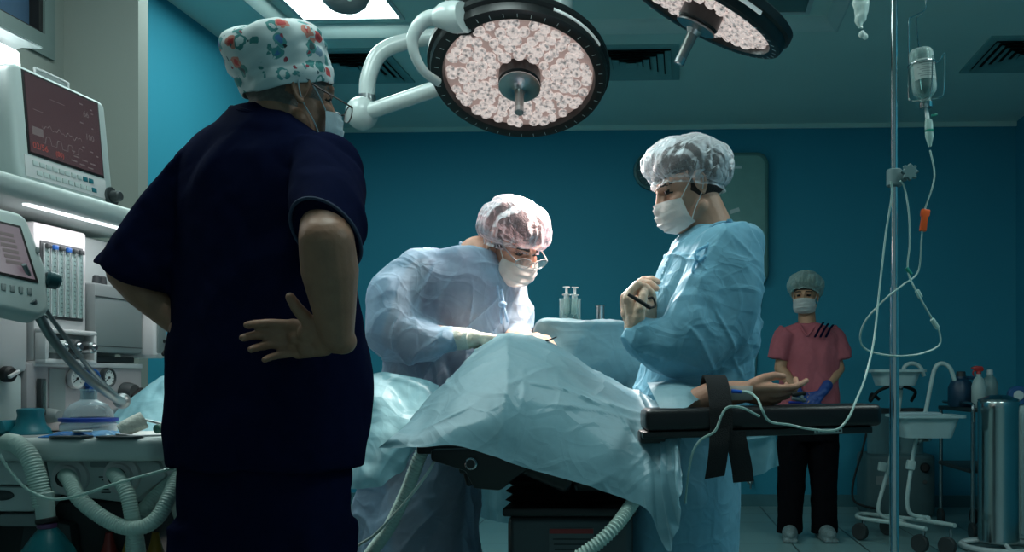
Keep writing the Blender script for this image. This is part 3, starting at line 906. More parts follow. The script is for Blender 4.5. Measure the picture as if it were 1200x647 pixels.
def face_mask(M, material, parent, seed=1, low=0.0):
    n, k = 34, 26
    rows = []
    for j in range(k + 1):
        v = 1 - 2 * j / k
        row = []
        for i in range(n + 1):
            u = -1 + 2 * i / n
            a = 1.22 * u
            bulge = 0.012 * (1 - v * v)
            y = 0.026 + (0.094 + bulge) * math.cos(a) ** 0.9 if abs(u) < 1 else 0.026 + 0.094 * 0.34
            x = (0.070 + 0.004 * (1 - v * v)) * math.sin(a) / math.sin(1.22)
            z = -0.056 + (0.052 - 0.012 * abs(u) ** 2) * v
            if v < 0: y -= 0.030 * v * v * (1 - 0.5 * u * u); 
            else: y += 0.006 * v * v * (1 - abs(u))
            pl = (((v + 1) * 2.2) % 1.0) * 0.006 * (1 - u * u)
            z += 0.004 * math.sin(3 * u + seed) * (1 - v * v)
            row.append(M @ V((x, y + pl, z - low)))
        rows.append(row)
    mb = MB().sheet(rows)
    me = mb.mesh('face_mask')
    puff(me, lambda c, n: crumple(c, 0.04, seed, 4) * 0.0022)
    o = link('face_mask', me, material, parent, 60)
    for s in (-1, 1):
        sb = MB()
        sb.tube([M @ V((s * 0.070, 0.058, -0.016 - low)), M @ V((s * 0.078, 0.03, 0.006)), M @ V((s * 0.085, -0.004, 0.034)), M @ V((s * 0.088, -0.018, 0.026))], 0.0015, 6, 5)
        sb2 = [M @ V((s * 0.068, 0.056, -0.092 - low)), M @ V((s * 0.074, 0.03, -0.062)), M @ V((s * 0.081, -0.002, -0.028)), M @ V((s * 0.088, -0.018, 0.004)), M @ V((s * 0.088, -0.018, 0.026))]
        sb.tube(sb2, 0.0015, 6, 5)
        sb.build('strap', material, o)
    return o

def glasses(M, frame_m, lens_m, parent, fwd=0.0, drop=0.0, wide=1.0):
    fr = MB()
    for s in (-1, 1):
        c = V((s * 0.034 * wide, 0.112 + fwd, 0.006 - drop))
        pts = [c + V((math.cos(a) * 0.027 * wide, -abs(math.cos(a)) * 0.002 - (s * math.cos(a) * 0.006), math.sin(a) * 0.019)) for a in np.linspace(0, 2 * math.pi, 18)[:-1]]
        fr.tube([M @ q for q in pts], 0.0014, 6, 2, closed=True)
        fr.tube([M @ V((s * 0.061 * wide, 0.104 + fwd, 0.012 - drop)), M @ V((s * 0.074, 0.085 + fwd * 0.6, 0.014 - drop * 0.8)), M @ V((s * 0.080, 0.03, 0.018 - drop * 0.2)), M @ V((s * 0.083, -0.005, 0.024)), M @ V((s * 0.084, -0.02, 0.016))], 0.0021, 6, 4)
    fr.tube([M @ V((-0.008, 0.113 + fwd, 0.01 - drop)), M @ V((0, 0.117 + fwd, 0.014 - drop)), M @ V((0.008, 0.113 + fwd, 0.01 - drop))], 0.0016, 6, 3)
    o = fr.build('glasses', frame_m, parent)
    for s in (-1, 1):
        c = V((s * 0.034 * wide, 0.112 + fwd, 0.006 - drop))
        l = MB(); vs = [M @ (c + V((math.cos(a) * 0.0265 * wide, -abs(math.cos(a)) * 0.002 - s * math.cos(a) * 0.006, math.sin(a) * 0.0185))) for a in np.linspace(0, 2 * math.pi, 25)[:-1]]
        l.add(vs + [M @ (c + V((0, 0.003, 0)))], [(i, (i + 1) % 24, 24) for i in range(24)])
        l.build('lens', lens_m, o)
    return o

def figure_body(head_M, head_neck, neck_base, chest, pelvis, arms, legs, hands, fdir, voxel=0.0032, girth=1.0, paint=True, smooth=4):
    """one continuous body: head, neck, trunk, tapered limbs, five-fingered hands"""
    mb = MB(); add_head(mb, head_M)
    f = V(fdir).normalized(); r = V((f.y, -f.x, 0))
    g = girth
    mb.cap(head_M @ V((0, -0.022, -0.045)), V(neck_base), 0.054 * g, 0.062 * g)
    mb.cap(head_M @ V((0, 0.0, -0.06)), V(neck_base) + f * 0.01, 0.045 * g, 0.055 * g)
    c, p = V(chest), V(pelvis)
    up = (V(neck_base) - p).normalized()
    mb.loft([(V(neck_base) + up * 0.0, r * 0.06 * g, f * 0.055 * g), (V(neck_base) - up * 0.05, r * 0.13 * g, f * 0.075 * g), (c + up * 0.05, r * 0.155 * g, f * 0.10 * g), (c - up * 0.08, r * 0.145 * g, f * 0.105 * g),
             (p * 0.6 + c * 0.4, r * 0.13 * g, f * 0.1 * g), (p, r * 0.155 * g, f * 0.11 * g), (p - up * 0.1, r * 0.14 * g, f * 0.1 * g)], 28)
    for a in arms:
        sh, el, wr = V(a[0]), V(a[1]), V(a[2]); k = a[3] if len(a) > 3 else 1.0
        ku = a[4] if len(a) > 4 else k
        mb.cap(V(neck_base) - up * 0.07, sh, 0.055 * g, 0.056 * ku)
        mb.chain((sh, 0.056 * ku), (sh * 0.55 + el * 0.45, 0.050 * ku), (el, 0.041 * k))
        mb.chain((el, 0.041 * k), (el * 0.7 + wr * 0.3, 0.043 * k), (wr, 0.026 * k))
    for hp, kn, an in legs:
        hp, kn, an = V(hp), V(kn), V(an)
        mb.chain((hp, 0.088), (kn, 0.056), (kn * 0.65 + an * 0.35, 0.054), (an, 0.036))
    for h in hands: add_hand(mb, **h)
    me = remeshed(mb, voxel, smooth)
    return me

def person_skin(t, me, M, skin, hair_m=M_hair_dark, **kw):
    paint_head(me, M, **kw)
    return link('body', me, [skin, M_eye, hair_m, M_lips], t, 180)

def person(label, loc): return thing('person', label, 'person', loc)

M_mask = cloth_mat('white mask fabric', (226, 226, 224), 0.35, 0.0, crease=0.25, cscale=30)
M_lens_clear = glass_mat('spectacle lens', (240, 245, 245), 0.9, 0.02)

# ---- the man in navy scrubs, seen from behind ---------------------------------------------------
D = 1.98; MS = 0.925
def K(px, py, dd=0.0): return P(px, py, D + dd * MS)
mf = V((math.sin(math.radians(22)), math.cos(math.radians(22)), 0)); mr = V((mf.y, -mf.x, 0))
man = person('person in navy scrubs and a printed cap, seen from behind with hands on hips', (K(312, 500).x, D, 0))
HM = hframe(K(337, 114), (math.cos(math.radians(48)), math.sin(math.radians(48))), 4, 0, 0.96)
up = V((0, 0, 1))
hR = dict(wrist=K(386, 399, -0.225), fingers=(-1.0, 0.14, 0.06), palm=(-0.18, -1, -0.25), side='R',
          curls=[(14, 34, 20), (20, 36, 20), (24, 38, 22), (28, 38, 22)], spread=(0.07, 0.0, -0.05, -0.13), k=0.95, fat=1.14,
          thumb=[(0.020, 0.018, -0.006), (0.046, 0.038, -0.016), (0.070, 0.052, -0.026), (0.092, 0.064, -0.028)])
hL = dict(wrist=K(214, 391, -0.02), fingers=(-0.40, 0.85, -0.25), palm=(0.9, 0.3, -0.3), side='L', curls=[(15, 35, 20)] * 4, k=0.97, fat=1.1)
me = figure_body(HM, None, K(312, 152, 0.01), K(302, 225), K(312, 430), [(K(236, 206, 0.03), K(148, 320, -0.02), K(214, 386, -0.02), 0.95), (K(384, 195, -0.05), K(383, 284, -0.31), K(395, 394, -0.235), 1.24, 0.98)],
                 [(K(262, 500, 0.02), (K(265, 0).x, D + 0.0, 0.48), (K(265, 0).x, D, 0.07)), (K(362, 500, -0.03), (K(358, 0).x, D - 0.05, 0.48), (K(358, 0).x, D - 0.06, 0.07))], [hR, hL], mf, girth=1.04)
person_skin(man, me, HM, M_skin_man, M_hair_grey, hair=True, hairline=lambda y: -0.035 + 0.03 * (y > 0.0))
M_navy = mat('navy scrub cotton', (12, 18, 44), 0.9, var=0.12, scale=40, bump=0.12, bscale=700, spec=0.02)
def folds(me, amp, lam, seed, along=(0, 0, 1), fine=0.35):
    puff(me, lambda c, n: crumple(c, lam, seed, 6, along) * amp + crumple(c, lam * 0.42, seed + 7, 5, along) * amp * fine)
    return me
tb = MB()
def ring(px, py, dd, hw, hd, r=mr, f=mf): return (K(px, py, dd), r * hw * MS, f * hd * MS)
tb.loft([ring(308, 131, 0.0, .074, .07), ring(306, 146, 0.0, .115, .088), ring(303, 168, 0.0, .185, .11), ring(302, 215, 0.0, .222, .145), ring(306, 290, 0.0, .226, .16), ring(311, 360, 0.0, .243, .172),
         ring(315, 430, 0.0, .263, .182), ring(314, 490, 0.0, .262, .182), ring(311, 540, 0.0, .252, .176), ring(311, 546, 0.0, .246, .17)], 48)
# sleeves
tb.loft([(K(252, 172, 0.02), MS * V((0.05, 0, 0.05)), MS * V((0, .08, 0))), (K(222, 202, 0.02), MS * V((0.062, 0, 0.05)), MS * V((0, .085, 0))), (K(192, 250, 0.0), MS * V((0.085, 0, 0.035)), MS * V((0, .082, 0))),
         (K(163, 318, -0.02), MS * V((0.098, 0, -0.034)), MS * V((0, .078, 0))), (K(159, 329, -0.02), MS * V((0.096, 0, -0.04)), MS * V((0, .076, 0)))], 28)
tb.loft([(K(366, 172, -0.02), MS * V((0.07, 0, -0.03)), MS * V((0, .09, 0.02))), (K(384, 196, -0.06), MS * V((0.082, 0, -0.02)), MS * V((0, .07, -0.055))), (K(384, 235, -0.18), MS * V((0.083, 0, -0.016)), MS * V((0, .05, -.07))),
         (K(382, 268, -0.265), MS * V((0.073, 0, -0.016)), MS * V((0, .044, -.066))), (K(382, 275, -0.282), MS * V((0.071, 0, -0.018)), MS * V((0, .043, -.064)))], 28)
tb.ball(K(243, 208, 0.02), (0.072, 0.08, 0.07)).ball(K(381, 199, -0.05), (0.08, 0.088, 0.082))
top = remeshed(tb, 0.006, 5)
folds(top, 0.006, 0.16, 21)
st = link('scrub_top', top, M_navy, man, 180)
MB().tube([K(272, 128, -.03), K(284, 131, -.075), K(305, 136, -.085), K(326, 139, -.07), K(339, 139, -.03)], 0.009, 10, 6).build('collar', M_navy, st)
hc, hA, hB = K(382, 275, -0.282), MS * V((0.072, 0, -0.018)), MS * V((0, .044, -.065))
MB().tube([hc + hA * math.cos(t) + hB * math.sin(t) for t in np.linspace(0, 2 * math.pi, 33)[:-1]], 0.0035, 8, 2, closed=True).build('sleeve_hem', mat('faded navy hem', (44, 56, 80), 0.85), st)
pb = MB()
pb.loft([ring(309, 500, 0.0, .22, .15), ring(309, 560, 0.0, .226, .155), ring(309, 620, 0, .222, .15), ring(309, 648, 0, .214, .145)], 40)
for sx, px in ((-1, 262), (1, 358)):
    pb.loft([ring(px, 610, 0, .115, .13), ring(px, 700, 0, .112, .125), ring(px, 800, 0, .1, .11), ring(px, 880, 0, .095, .105)], 28)
tr_ = remeshed(pb, 0.008, 4); folds(tr_, 0.006, 0.14, 33)
link('trousers', tr_, M_navy, man, 180)
for sx, px in ((-1, 262), (1, 358)):
    c = V((K(px, 0).x, D + 0.06, 0))
    s = MB().ball(c + V((0.02, 0.03, 0.05)), (0.05, 0.14, 0.055), rz(-22)).box(c + V((0.02, 0.03, 0.012)), (0.09, 0.27, 0.024), rz(-22), 0.01)
    link('shoe', remeshed(s, 0.008, 3), M_rubber, man, 180)
# printed cloth cap
m, nt, b = new_mat('printed cap cotton'); M_print = m
N, L = nt.nodes, nt.links
tc = N.new('ShaderNodeTexCoord'); wn = N.new('ShaderNodeTexNoise'); wn.inputs['Scale'].default_value = 55
L.new(tc.outputs['Object'], wn.inputs['Vector'])
va = N.new('ShaderNodeVectorMath'); va.operation = 'MULTIPLY_ADD'; va.inputs[1].default_value = (0.02, 0.02, 0.02)
L.new(wn.outputs['Color'], va.inputs[0]); L.new(tc.outputs['Object'], va.inputs[2])
def motif(scale, lo, hi, cols, prev):
    vo = N.new('ShaderNodeTexVoronoi'); vo.inputs['Scale'].default_value = scale; vo.inputs['Randomness'].default_value = 0.75
    L.new(va.outputs[0], vo.inputs['Vector'])
    lt = N.new('ShaderNodeMapRange'); lt.inputs['From Min'].default_value = lo; lt.inputs['From Max'].default_value = hi
    lt.inputs['To Min'].default_value = 1; lt.inputs['To Max'].default_value = 0
    L.new(vo.outputs['Distance'], lt.inputs['Value'])
    sp = N.new('ShaderNodeSeparateColor'); L.new(vo.outputs['Color'], sp.inputs[0])
    cr = N.new('ShaderNodeValToRGB'); cr.color_ramp.interpolation = 'CONSTANT'
    while len(cr.color_ramp.elements) < len(cols): cr.color_ramp.elements.new(0.5)
    for e, (pos, c) in zip(cr.color_ramp.elements, cols): e.position = pos; e.color = rgb(*c)
    L.new(sp.outputs[0], cr.inputs[0])
    mx = N.new('ShaderNodeMix'); mx.data_type = 'RGBA'
    L.new(lt.outputs[0], mx.inputs[0]); L.new(prev, mx.inputs[6]); L.new(cr.outputs[0], mx.inputs[7])
    return mx.outputs[2]
base = N.new('ShaderNodeRGB'); base.outputs[0].default_value = rgb(196, 206, 206)
o1 = motif(31, 0.42, 0.45, [(0, (60, 130, 128)), (0.36, (196, 206, 206)), (0.42, (186, 60, 62)), (0.54, (70, 140, 140)), (0.80, (120, 150, 170)), (0.90, (200, 128, 112))], base.outputs[0])
o2 = motif(31, 0.23, 0.26, [(0, (40, 64, 70)), (0.3, (196, 206, 206)), (0.42, (150, 40, 46)), (0.56, (60, 110, 160)), (0.74, (196, 206, 206)), (0.86, (190, 60, 60))], o1)
o3 = motif(52, 0.17, 0.22, [(0, (196, 206, 206)), (0.45, (60, 96, 100)), (0.62, (150, 60, 74)), (0.75, (196, 206, 206)), (0.9, (30, 36, 40))], o2)
L.new(o3, b.inputs['Base Color']); b.inputs['Roughness'].default_value = 0.8
# cap shape: soft crown over a snug band, in the head's own frame
Rt = HM @ at((0, -0.014, 0.058), rx(21))
prof = [(0, 0.100), (0.3, 0.103), (0.6, 0.101), (0.86, 0.089), (1.0, 0.068), (1.03, 0.035), (0.985, 0.008), (0.955, -0.004), (0.965, -0.012), (0.955, -0.03), (0.93, -0.042), (0.9, -0.044)]
path = smooth_path([(r, 0, z) for r, z in prof], 6); seg = 120; vs = []
for q in path:
    for k in range(seg):
        a = 2 * math.pi * k / seg
        wv_ = 1 + 0.02 * math.sin(5 * a + 1 + q.z * 30) * min(1, max(0, q.z * 25)) + 0.012 * math.sin(11 * a + 2)
        vs.append(Rt @ V((0.0955 * q.x * wv_ * math.cos(a), 0.1135 * q.x * wv_ * math.sin(a) - 0.01 * max(0, q.z) / 0.1, q.z)))
mb = MB(); mb.v = vs; mb.f = [(i * seg + k, i * seg + (k + 1) % seg, (i + 1) * seg + (k + 1) % seg, (i + 1) * seg + k) for i in range(len(path) - 1) for k in range(seg)]; mb.m = [0] * len(mb.f)
cm = mb.mesh('cap'); puff(cm, lambda c, n: crumple(c, 0.06, 4, 5) * 0.005 + wob(c, 0.09, 8) * 0.004)
link('printed_cap', cm, M_print, man, 70)
M_specs = mat('brown spectacle frame', (62, 34, 26), 0.35)
glasses(HM, M_specs, M_lens_clear, man, 0.022, 0.014, 1.08)
face_mask(HM, cloth_mat('pale blue mask fabric', (186, 206, 214), 0.3, 0, crease=0.25, cscale=30), man, 2, 0.012)

# ---- the bent surgeon ----------------------------------------------------------------------------
M_gown = cloth_mat('pale blue gown fabric', (166, 196, 220), 0.32, 0.38, crease=0.55, cscale=8)
M_gown_deep = cloth_mat('light blue gown fabric', (136, 196, 220), 0.32, 0.10, crease=0.55, cscale=8)
M_scrub_pink = mat('berry pink scrub cotton', (188, 110, 122), 0.85, var=0.1, scale=60)
M_cap_w = cloth_mat('white bouffant fabric', (222, 226, 230), 0.35, 0.85, crease=0.8, cscale=16, gloss=0.25)
M_cap_pink = cloth_mat('pinkish bouffant fabric', (232, 214, 222), 0.35, 0.85, crease=0.8, cscale=16, gloss=0.25)
M_cuff = mat('knitted cuff', (214, 224, 216), 0.8, bump=0.4, bscale=400)
M_glove = mat('latex glove', (226, 190, 166), 0.42, var=0.06, scale=50, bump=0.3, bscale=120, sss=0.15)
M_glove_w = mat('pale latex glove', (226, 222, 206), 0.42, var=0.06, scale=50, bump=0.3, bscale=120, sss=0.15)

def glove(hand, cuff_to, parent, material, voxel=0.0026, cuff_r=0.034):
    g = MB(); h = dict(hand); h['fat'] = h.get('fat', 1.0) * 1.09
    add_hand(g, **h)
    w = V(h['wrist'])
    g.chain((w, 0.027), (w * 0.5 + V(cuff_to) * 0.5, 0.031), (V(cuff_to), cuff_r))
    gm = remeshed(g, voxel, 2)
    puff(gm, lambda c, n: crumple(c, 0.03, 9, 4) * 0.0012)
    return link('glove', gm, material, parent, 180)

D = 2.73
sf = V((0.75, -0.66, 0)).normalized(); sr = V((sf.y, -sf.x, 0))
sur = person('person in pale blue gown and pinkish cap bending over the table, operating', (K(498, 500).x, D + 0.03, 0))
HM = hframe(K(600, 284, -0.02), (0.80, -0.60), 40, 6, 0.91)
hR = dict(wrist=K(552, 397, -0.22), fingers=(1, 0.1, -0.12), palm=(0.1, -0.3, -1), side='R', curls=[(25, 40, 20), (30, 45, 25), (35, 50, 25), (40, 50, 25)])
hL = dict(wrist=K(611, 396, -0.05), fingers=(1, -0.42, -0.12), palm=(0.2, 0.1, -1), side='L', curls=[(34, 42, 24), (40, 50, 26), (44, 55, 30), (48, 55, 30)],
          thumb=[(0.020, 0.018, -0.006), (0.036, 0.048, -0.026), (0.038, 0.078, -0.040), (0.030, 0.100, -0.046)])
arms = [(K(497, 325, -0.1), K(464, 394, -0.15), K(550, 397, -0.22)), (K(592, 335, 0.08), K(606, 392, 0.06), K(612, 397, -0.05))]
legs = [((K(480, 0).x, D + 0.02, 0.85), (K(480, 0).x, D + 0.02, 0.48), (K(480, 0).x, D + 0.04, 0.08)), ((K(512, 0).x, D + 0.1, 0.85), (K(512, 0).x, D + 0.1, 0.48), (K(512, 0).x, D + 0.12, 0.08))]
me = figure_body(HM, None, K(560, 300, 0.0), K(542, 345, 0.0), K(505, 470, 0.04), arms, legs, [hR, hL], sf, girth=0.98)
person_skin(sur, me, HM, M_skin_a)
def ring(px, py, dd, hw, hd): return (K(px, py, dd), sr * hw, sf * hd)
sb = MB().loft([ring(556, 300, 0.0, .075, .07), ring(548, 312, 0, .15, .10), ring(543, 345, 0, .175, .122), ring(528, 410, .02, .165, .125), ring(507, 475, .04, .175, .13), ring(500, 520, .04, .16, .12)], 36)
link('scrub_top', remeshed(sb, 0.008, 4), M_scrub_pink, sur, 180)
gb = MB().loft([ring(556, 294, 0.0, .088, .08), ring(549, 304, 0, .155, .108), ring(541, 345, 0, .20, .145), ring(527, 410, .02, .195, .15), ring(508, 475, .04, .19, .15), ring(498, 540, .04, .19, .155), ring(494, 620, .04, .195, .16), ring(494, 720, .04, .2, .165), ring(494, 800, .04, .2, .165)], 44)
def sleeve(mb, *pr):
    for (a, ra), (b, rb_) in zip(pr[:-1], pr[1:]): mb.cap(a, b, ra, rb_, 24)
sleeve(gb, (K(500, 322, -.09), .088), (K(470, 356, -.13), .092), (K(466, 393, -.165), .076), (K(505, 398, -.20), .058), (K(522, 397, -.21), .044))
sleeve(gb, (K(590, 336, .07), .072), (K(604, 368, .07), .066), (K(606, 392, .05), .058), (K(610, 396, -.0), .042))
gm = remeshed(gb, 0.0042, 4)
puff(gm, lambda c, n: crumple(c, 0.24, 51, 5, (0, 0, 1)) * 0.024 + crumple(c, 0.10, 58, 4) * 0.004 + creases(c, 0.16, 59) * 0.008)
gw = link('gown', gm, M_gown, sur, 50)
mb = MB()
tn = K(585, 352, -0.13)
mb.tube([K(583, 335, -.12), K(586, 352, -.13), K(591, 362, -.135), K(595, 378, -.13)], 0.0035, 8, 4).tube([K(588, 340, -.12), K(590, 356, -.135), K(587, 366, -.135), K(588, 380, -.13)], 0.0035, 8, 4)
mb.ball(K(589, 357, -.135), (0.012, 0.009, 0.010))
mb.build('gown_tie', M_gown, gw)
MB().tube([K(549, 291, -.02), K(552, 297, -.06), K(560, 306, -.088), K(572, 312, -.09)], 0.009, 10, 6).build('scrub_collar', M_scrub_pink, sur)
MB().tube([K(540, 285, .05), K(543, 296, -.04), K(556, 310, -.075), K(572, 318, -.085), K(585, 318, -.06)], 0.006, 8, 6).build('gown_neckband', M_gown, gw)
MB().tube([K(519, 397, -.205), K(534, 397, -.213), K(551, 397, -.22)], [0.037, 0.033, 0.030], 22, 5).build('cuff', M_cuff, sur)
glove(hR, K(528, 397, -.21), sur, M_glove_w); glove(hL, K(606, 394, 0.0), sur, M_glove)
hair = MB().add(*(lambda t: (t.v, t.f))(MB().ball((0, -0.024, 0.038), (0.083, 0.099, 0.102)).ball((0, 0.006, 0.058), (0.079, 0.089, 0.079)).ball((0, -0.09, 0.02), (0.05, 0.045, 0.05))), HM)
link('hair', remeshed(hair, 0.006, 3), M_hair_dark, sur, 180)
bouffant('bouffant_cap', HM, M_cap_pink, sur, 0.84, 3, size=1.04, lift=-0.008)
glasses(HM, mat('pale spectacle frame', (170, 176, 178), 0.3, 0.4), M_lens_clear, sur, 0.012, 0.006, 1.1)
face_mask(HM, M_mask, sur, 4, 0.006)

# ---- the standing assistant ----------------------------------------------------------------------
D = 2.46
af = V((-0.97, -0.24, 0)).normalized(); ar = V((af.y, -af.x, 0))
ast = person('person in light blue gown and white cap standing behind the arm board, looking down left', (K(805, 500).x, D, 0))
HM = hframe(K(809, 222, 0), (-0.97, -0.22), 22, 0, 0.905)
hL = dict(wrist=K(744, 389, -0.235), fingers=(-0.30, 0.10, 1.0), palm=(0.95, 0.25, 0.2), side='L', curls=[(55, 70, 35), (60, 74, 38), (64, 76, 40), (66, 76, 40)],
          thumb=[(0.020, 0.018, -0.006), (0.040, 0.045, -0.018), (0.040, 0.075, -0.036), (0.028, 0.096, -0.05)])
hR = dict(wrist=K(759, 384, -0.10), fingers=(-0.42, -0.25, 0.9), palm=(0.6, -0.5, 0.3), side='R', curls=[(40, 60, 30), (50, 66, 34), (55, 68, 36), (60, 70, 36)])
arms = [(K(846, 303, -0.14), K(812, 408, -0.22), K(746, 392, -0.23)), (K(815, 300, 0.13), K(795, 390, 0.10), K(761, 388, -0.09))]
legs = [((K(790, 0).x, D - 0.08, 0.85), (K(790, 0).x, D - 0.08, 0.47), (K(795, 0).x, D - 0.08, 0.08)), ((K(790, 0).x, D + 0.08, 0.85), (K(790, 0).x, D + 0.08, 0.47), (K(795, 0).x, D + 0.08, 0.08))]
me = figure_body(HM, None, K(842, 282, 0), K(828, 335, 0), K(812, 470, 0), arms, legs, [hL, hR], af, girth=0.92)
person_skin(ast, me, HM, M_skin_b)
def ring(px, py, dd, hw, hd): return (K(px, py, dd), ar * hw, af * hd)
gb = MB().loft([ring(846, 270, 0, .085, .078), ring(842, 281, 0, .15, .1), ring(832, 305, 0, .185, .125), ring(824, 345, 0, .20, .138), ring(820, 400, 0, .195, .142), ring(813, 455, 0, .20, .158), ring(800, 515, 0, .195, .16), ring(795, 580, 0, .2, .162), ring(794, 650, 0, .2, .162), ring(794, 760, 0, .2, .16)], 44)
sleeve(gb, (K(850, 305, -.13), .092), (K(840, 345, -.17), .102), (K(815, 395, -.21), .102), (K(785, 405, -.22), .078), (K(755, 396, -.23), .054))
sleeve(gb, (K(815, 308, .13), .08), (K(790, 380, .10), .07), (K(766, 390, -.06), .045))
gm = remeshed(gb, 0.0042, 4)
def agown(c, n):
    z = c[:, 2]
    w = np.clip((z - 0.80) / 0.2, 0.18, 1)
    return (crumple(c, 0.26, 73, 5, (0.4, 0, 1)) * 0.026 + crumple(c, 0.11, 79, 4) * 0.004 + creases(c, 0.17, 80) * 0.008) * w
puff(gm, agown)
gw = link('gown', gm, M_gown_deep, ast, 50)
MB().tube([K(818, 286, -.10), K(832, 268, -.105), K(846, 262, -.085), K(862, 263, -.03), K(866, 266, .03), K(850, 268, .08)], 0.007, 8, 6).build('gown_neckband', M_gown_deep, gw)
# turned-out edge of the gown at the back of the neck and shoulder
rows = []
for i, (px, py, w) in enumerate([(861, 264, .02), (868, 268, .035), (874, 290, .04), (877, 330, .045), (876, 380, .05), (877, 430, .055), (880, 470, .05)]):
    rows.append((px, py, w))
pth = smooth_path([K(a, b_, -0.03) for a, b_, _ in rows], 8); ww = smooth_path([(w, 0, 0) for *_, w in rows], 8)
grid = [[p_ + V((-0.03 + w.x * t * 0.9 * (0.6 + 0.4 * math.sin(i * 0.31)), -0.10 + 0.16 * t + 0.012 * math.sin(i * 0.7 + t * 2), 0.004 * math.sin(i * 0.5))) for t in np.linspace(0, 1, 14)] for i, (p_, w) in enumerate(zip(pth, ww))]
fm = MB().sheet(grid).mesh('flap'); puff(fm, lambda c, n: crumple(c, 0.06, 5, 4) * 0.006)
link('gown_back_edge', fm, M_gown_deep, gw, 50)
mb = MB().tube([K(826, 300, -.24), K(818, 306, -.25), K(815, 296, -.24), K(828, 288, -.22), K(835, 280, -.18)], 0.004, 8, 5).tube([K(818, 300, -.24), K(812, 316, -.25), K(816, 326, -.255)], 0.004, 8, 5)
mb.build('gown_tie', M_gown_deep, gw)
glove(hL, K(752, 396, -.23), ast, M_glove); glove(hR, K(764, 390, -.07), ast, M_glove)
hair = MB().add(*(lambda t: (t.v, t.f))(MB().ball((0, -0.024, 0.042), (0.079, 0.1, 0.102)).ball((0, 0.006, 0.068), (0.075, 0.089, 0.072)).ball((0, -0.1, 0.03), (0.05, 0.045, 0.055)).ball((0, -0.078, -0.012), (0.05, 0.03, 0.03))), HM)
link('hair', remeshed(hair, 0.005, 3), M_hair_dark, ast, 180)
bouffant('bouffant_cap', HM, M_cap_w, ast, 0.78, 8, size=1.1, tilt=24, lift=0.010, lean=(0, -0.12))
face_mask(HM, M_mask, ast, 6, 0.004)

# ---- the nurse in pink at the back --------------------------------------------------------------
D = 5.53
pf = V((-0.22, -1, 0)).normalized(); pr_ = V((pf.y, -pf.x, 0))
nur = person('person in dark pink tunic and black trousers standing by the back wall', (K(946, 500).x, D, 0))
HM = hframe(K(944, 348, 0), (-0.32, -1), 6, 0, 0.93)
hL = dict(wrist=K(962, 462, -0.16), fingers=(-0.75, -0.2, -0.6), palm=(0, 0.9, -0.3), side='L', curls=RELAX)
hR = dict(wrist=K(938, 464, -0.16), fingers=(0.75, -0.1, -0.5), palm=(0, 0.9, -0.3), side='R', curls=RELAX)
arms = [(K(973, 399, 0.02), K(983, 432, -0.02), K(962, 461, -0.15), 0.86), (K(921, 399, -0.02), K(914, 432, -0.06), K(938, 463, -0.15), 0.86)]
legs = [(K(930, 490), (K(926, 0).x, D - 0.02, 0.45), (K(924, 0).x, D, 0.07)), (K(962, 490), (K(966, 0).x, D - 0.02, 0.45), (K(966, 0).x, D, 0.07))]
me = figure_body(HM, None, K(946, 383, 0), K(948, 410, 0), K(946, 470, 0), arms, legs, [hL, hR], pf, voxel=0.004, girth=0.92)
person_skin(nur, me, HM, M_skin_c)
def ring(px, py, dd, hw, hd): return (K(px, py, dd), pr_ * hw, pf * hd)
M_pink = mat('dusky pink tunic cotton', (178, 92, 102), 0.85, var=0.08, scale=40)
tb = MB().loft([ring(946, 379, 0, .075, .06), ring(946, 384, 0, .13, .08), ring(947, 393, 0, .19, .105), ring(948, 415, 0, .19, .12), ring(948, 440, 0, .178, .118), ring(948, 465, 0, .19, .125), ring(948, 488, 0, .20, .13)], 40)
tb.loft([(K(970, 389, 0.01), V((.05, 0, .04)), V((0, .07, 0))), (K(979, 400, 0.0), V((.062, 0, .03)), V((0, .075, 0))), (K(985, 421, -0.01), V((.068, 0, .012)), V((0, .075, 0)))], 24)
tb.loft([(K(924, 389, -0.02), V((-.05, 0, .04)), V((0, .07, 0))), (K(917, 400, -0.03), V((-.062, 0, .03)), V((0, .075, 0))), (K(911, 421, -0.04), V((-.064, 0, .012)), V((0, .075, 0)))], 24)
tb.ball(K(973, 398, 0.01), (0.065, 0.075, 0.06)).ball(K(921, 398, -0.02), (0.065, 0.075, 0.06))
tm = remeshed(tb, 0.007, 3); folds(tm, 0.008, 0.14, 61)
tu = link('tunic', tm, M_pink, nur, 180)
for k in range(3):
    a, b_ = V((956 + k * 7, 396 - k * 1.0, 0)), V((966 + k * 7, 377 + k * 2.0, 0))
    MB().tube([K(955 + k * 6.5, 395, -.155), K(960 + k * 6.2, 386, -.13), K(965 + k * 5.5, 378 + k * 1.5, -.085)], 0.009, 8, 4, flat=0.5).build('dark_stripe', M_navy, tu)
MB().tube([K(938, 380, -.07), K(942, 388, -.115), K(946, 393, -.13), K(951, 388, -.115), K(957, 380, -.06)], 0.006, 8, 5).build('neckline', M_pink, tu)
pb = MB().loft([ring(947, 476, 0, .18, .118), ring(947, 500, 0, .185, .12), ring(947, 516, 0, .185, .118)], 36)
for px, p2 in ((928, 925), (965, 966)):
    pb.loft([ring(px, 505, 0, .092, .1), ring(px, 540, 0, .092, .098), ring((px + p2) / 2, 580, 0, .082, .088), ring(p2, 624, 0, .078, .088)], 28)
tm = remeshed(pb, 0.007, 3); folds(tm, 0.007, 0.12, 66)
link('trousers', tm, mat('black trouser cotton', (14, 14, 18), 0.95, spec=0.05), nur, 180)
M_shoe_g = mat('patterned grey clog', (120, 140, 142), 0.6, var=0.5, scale=90)
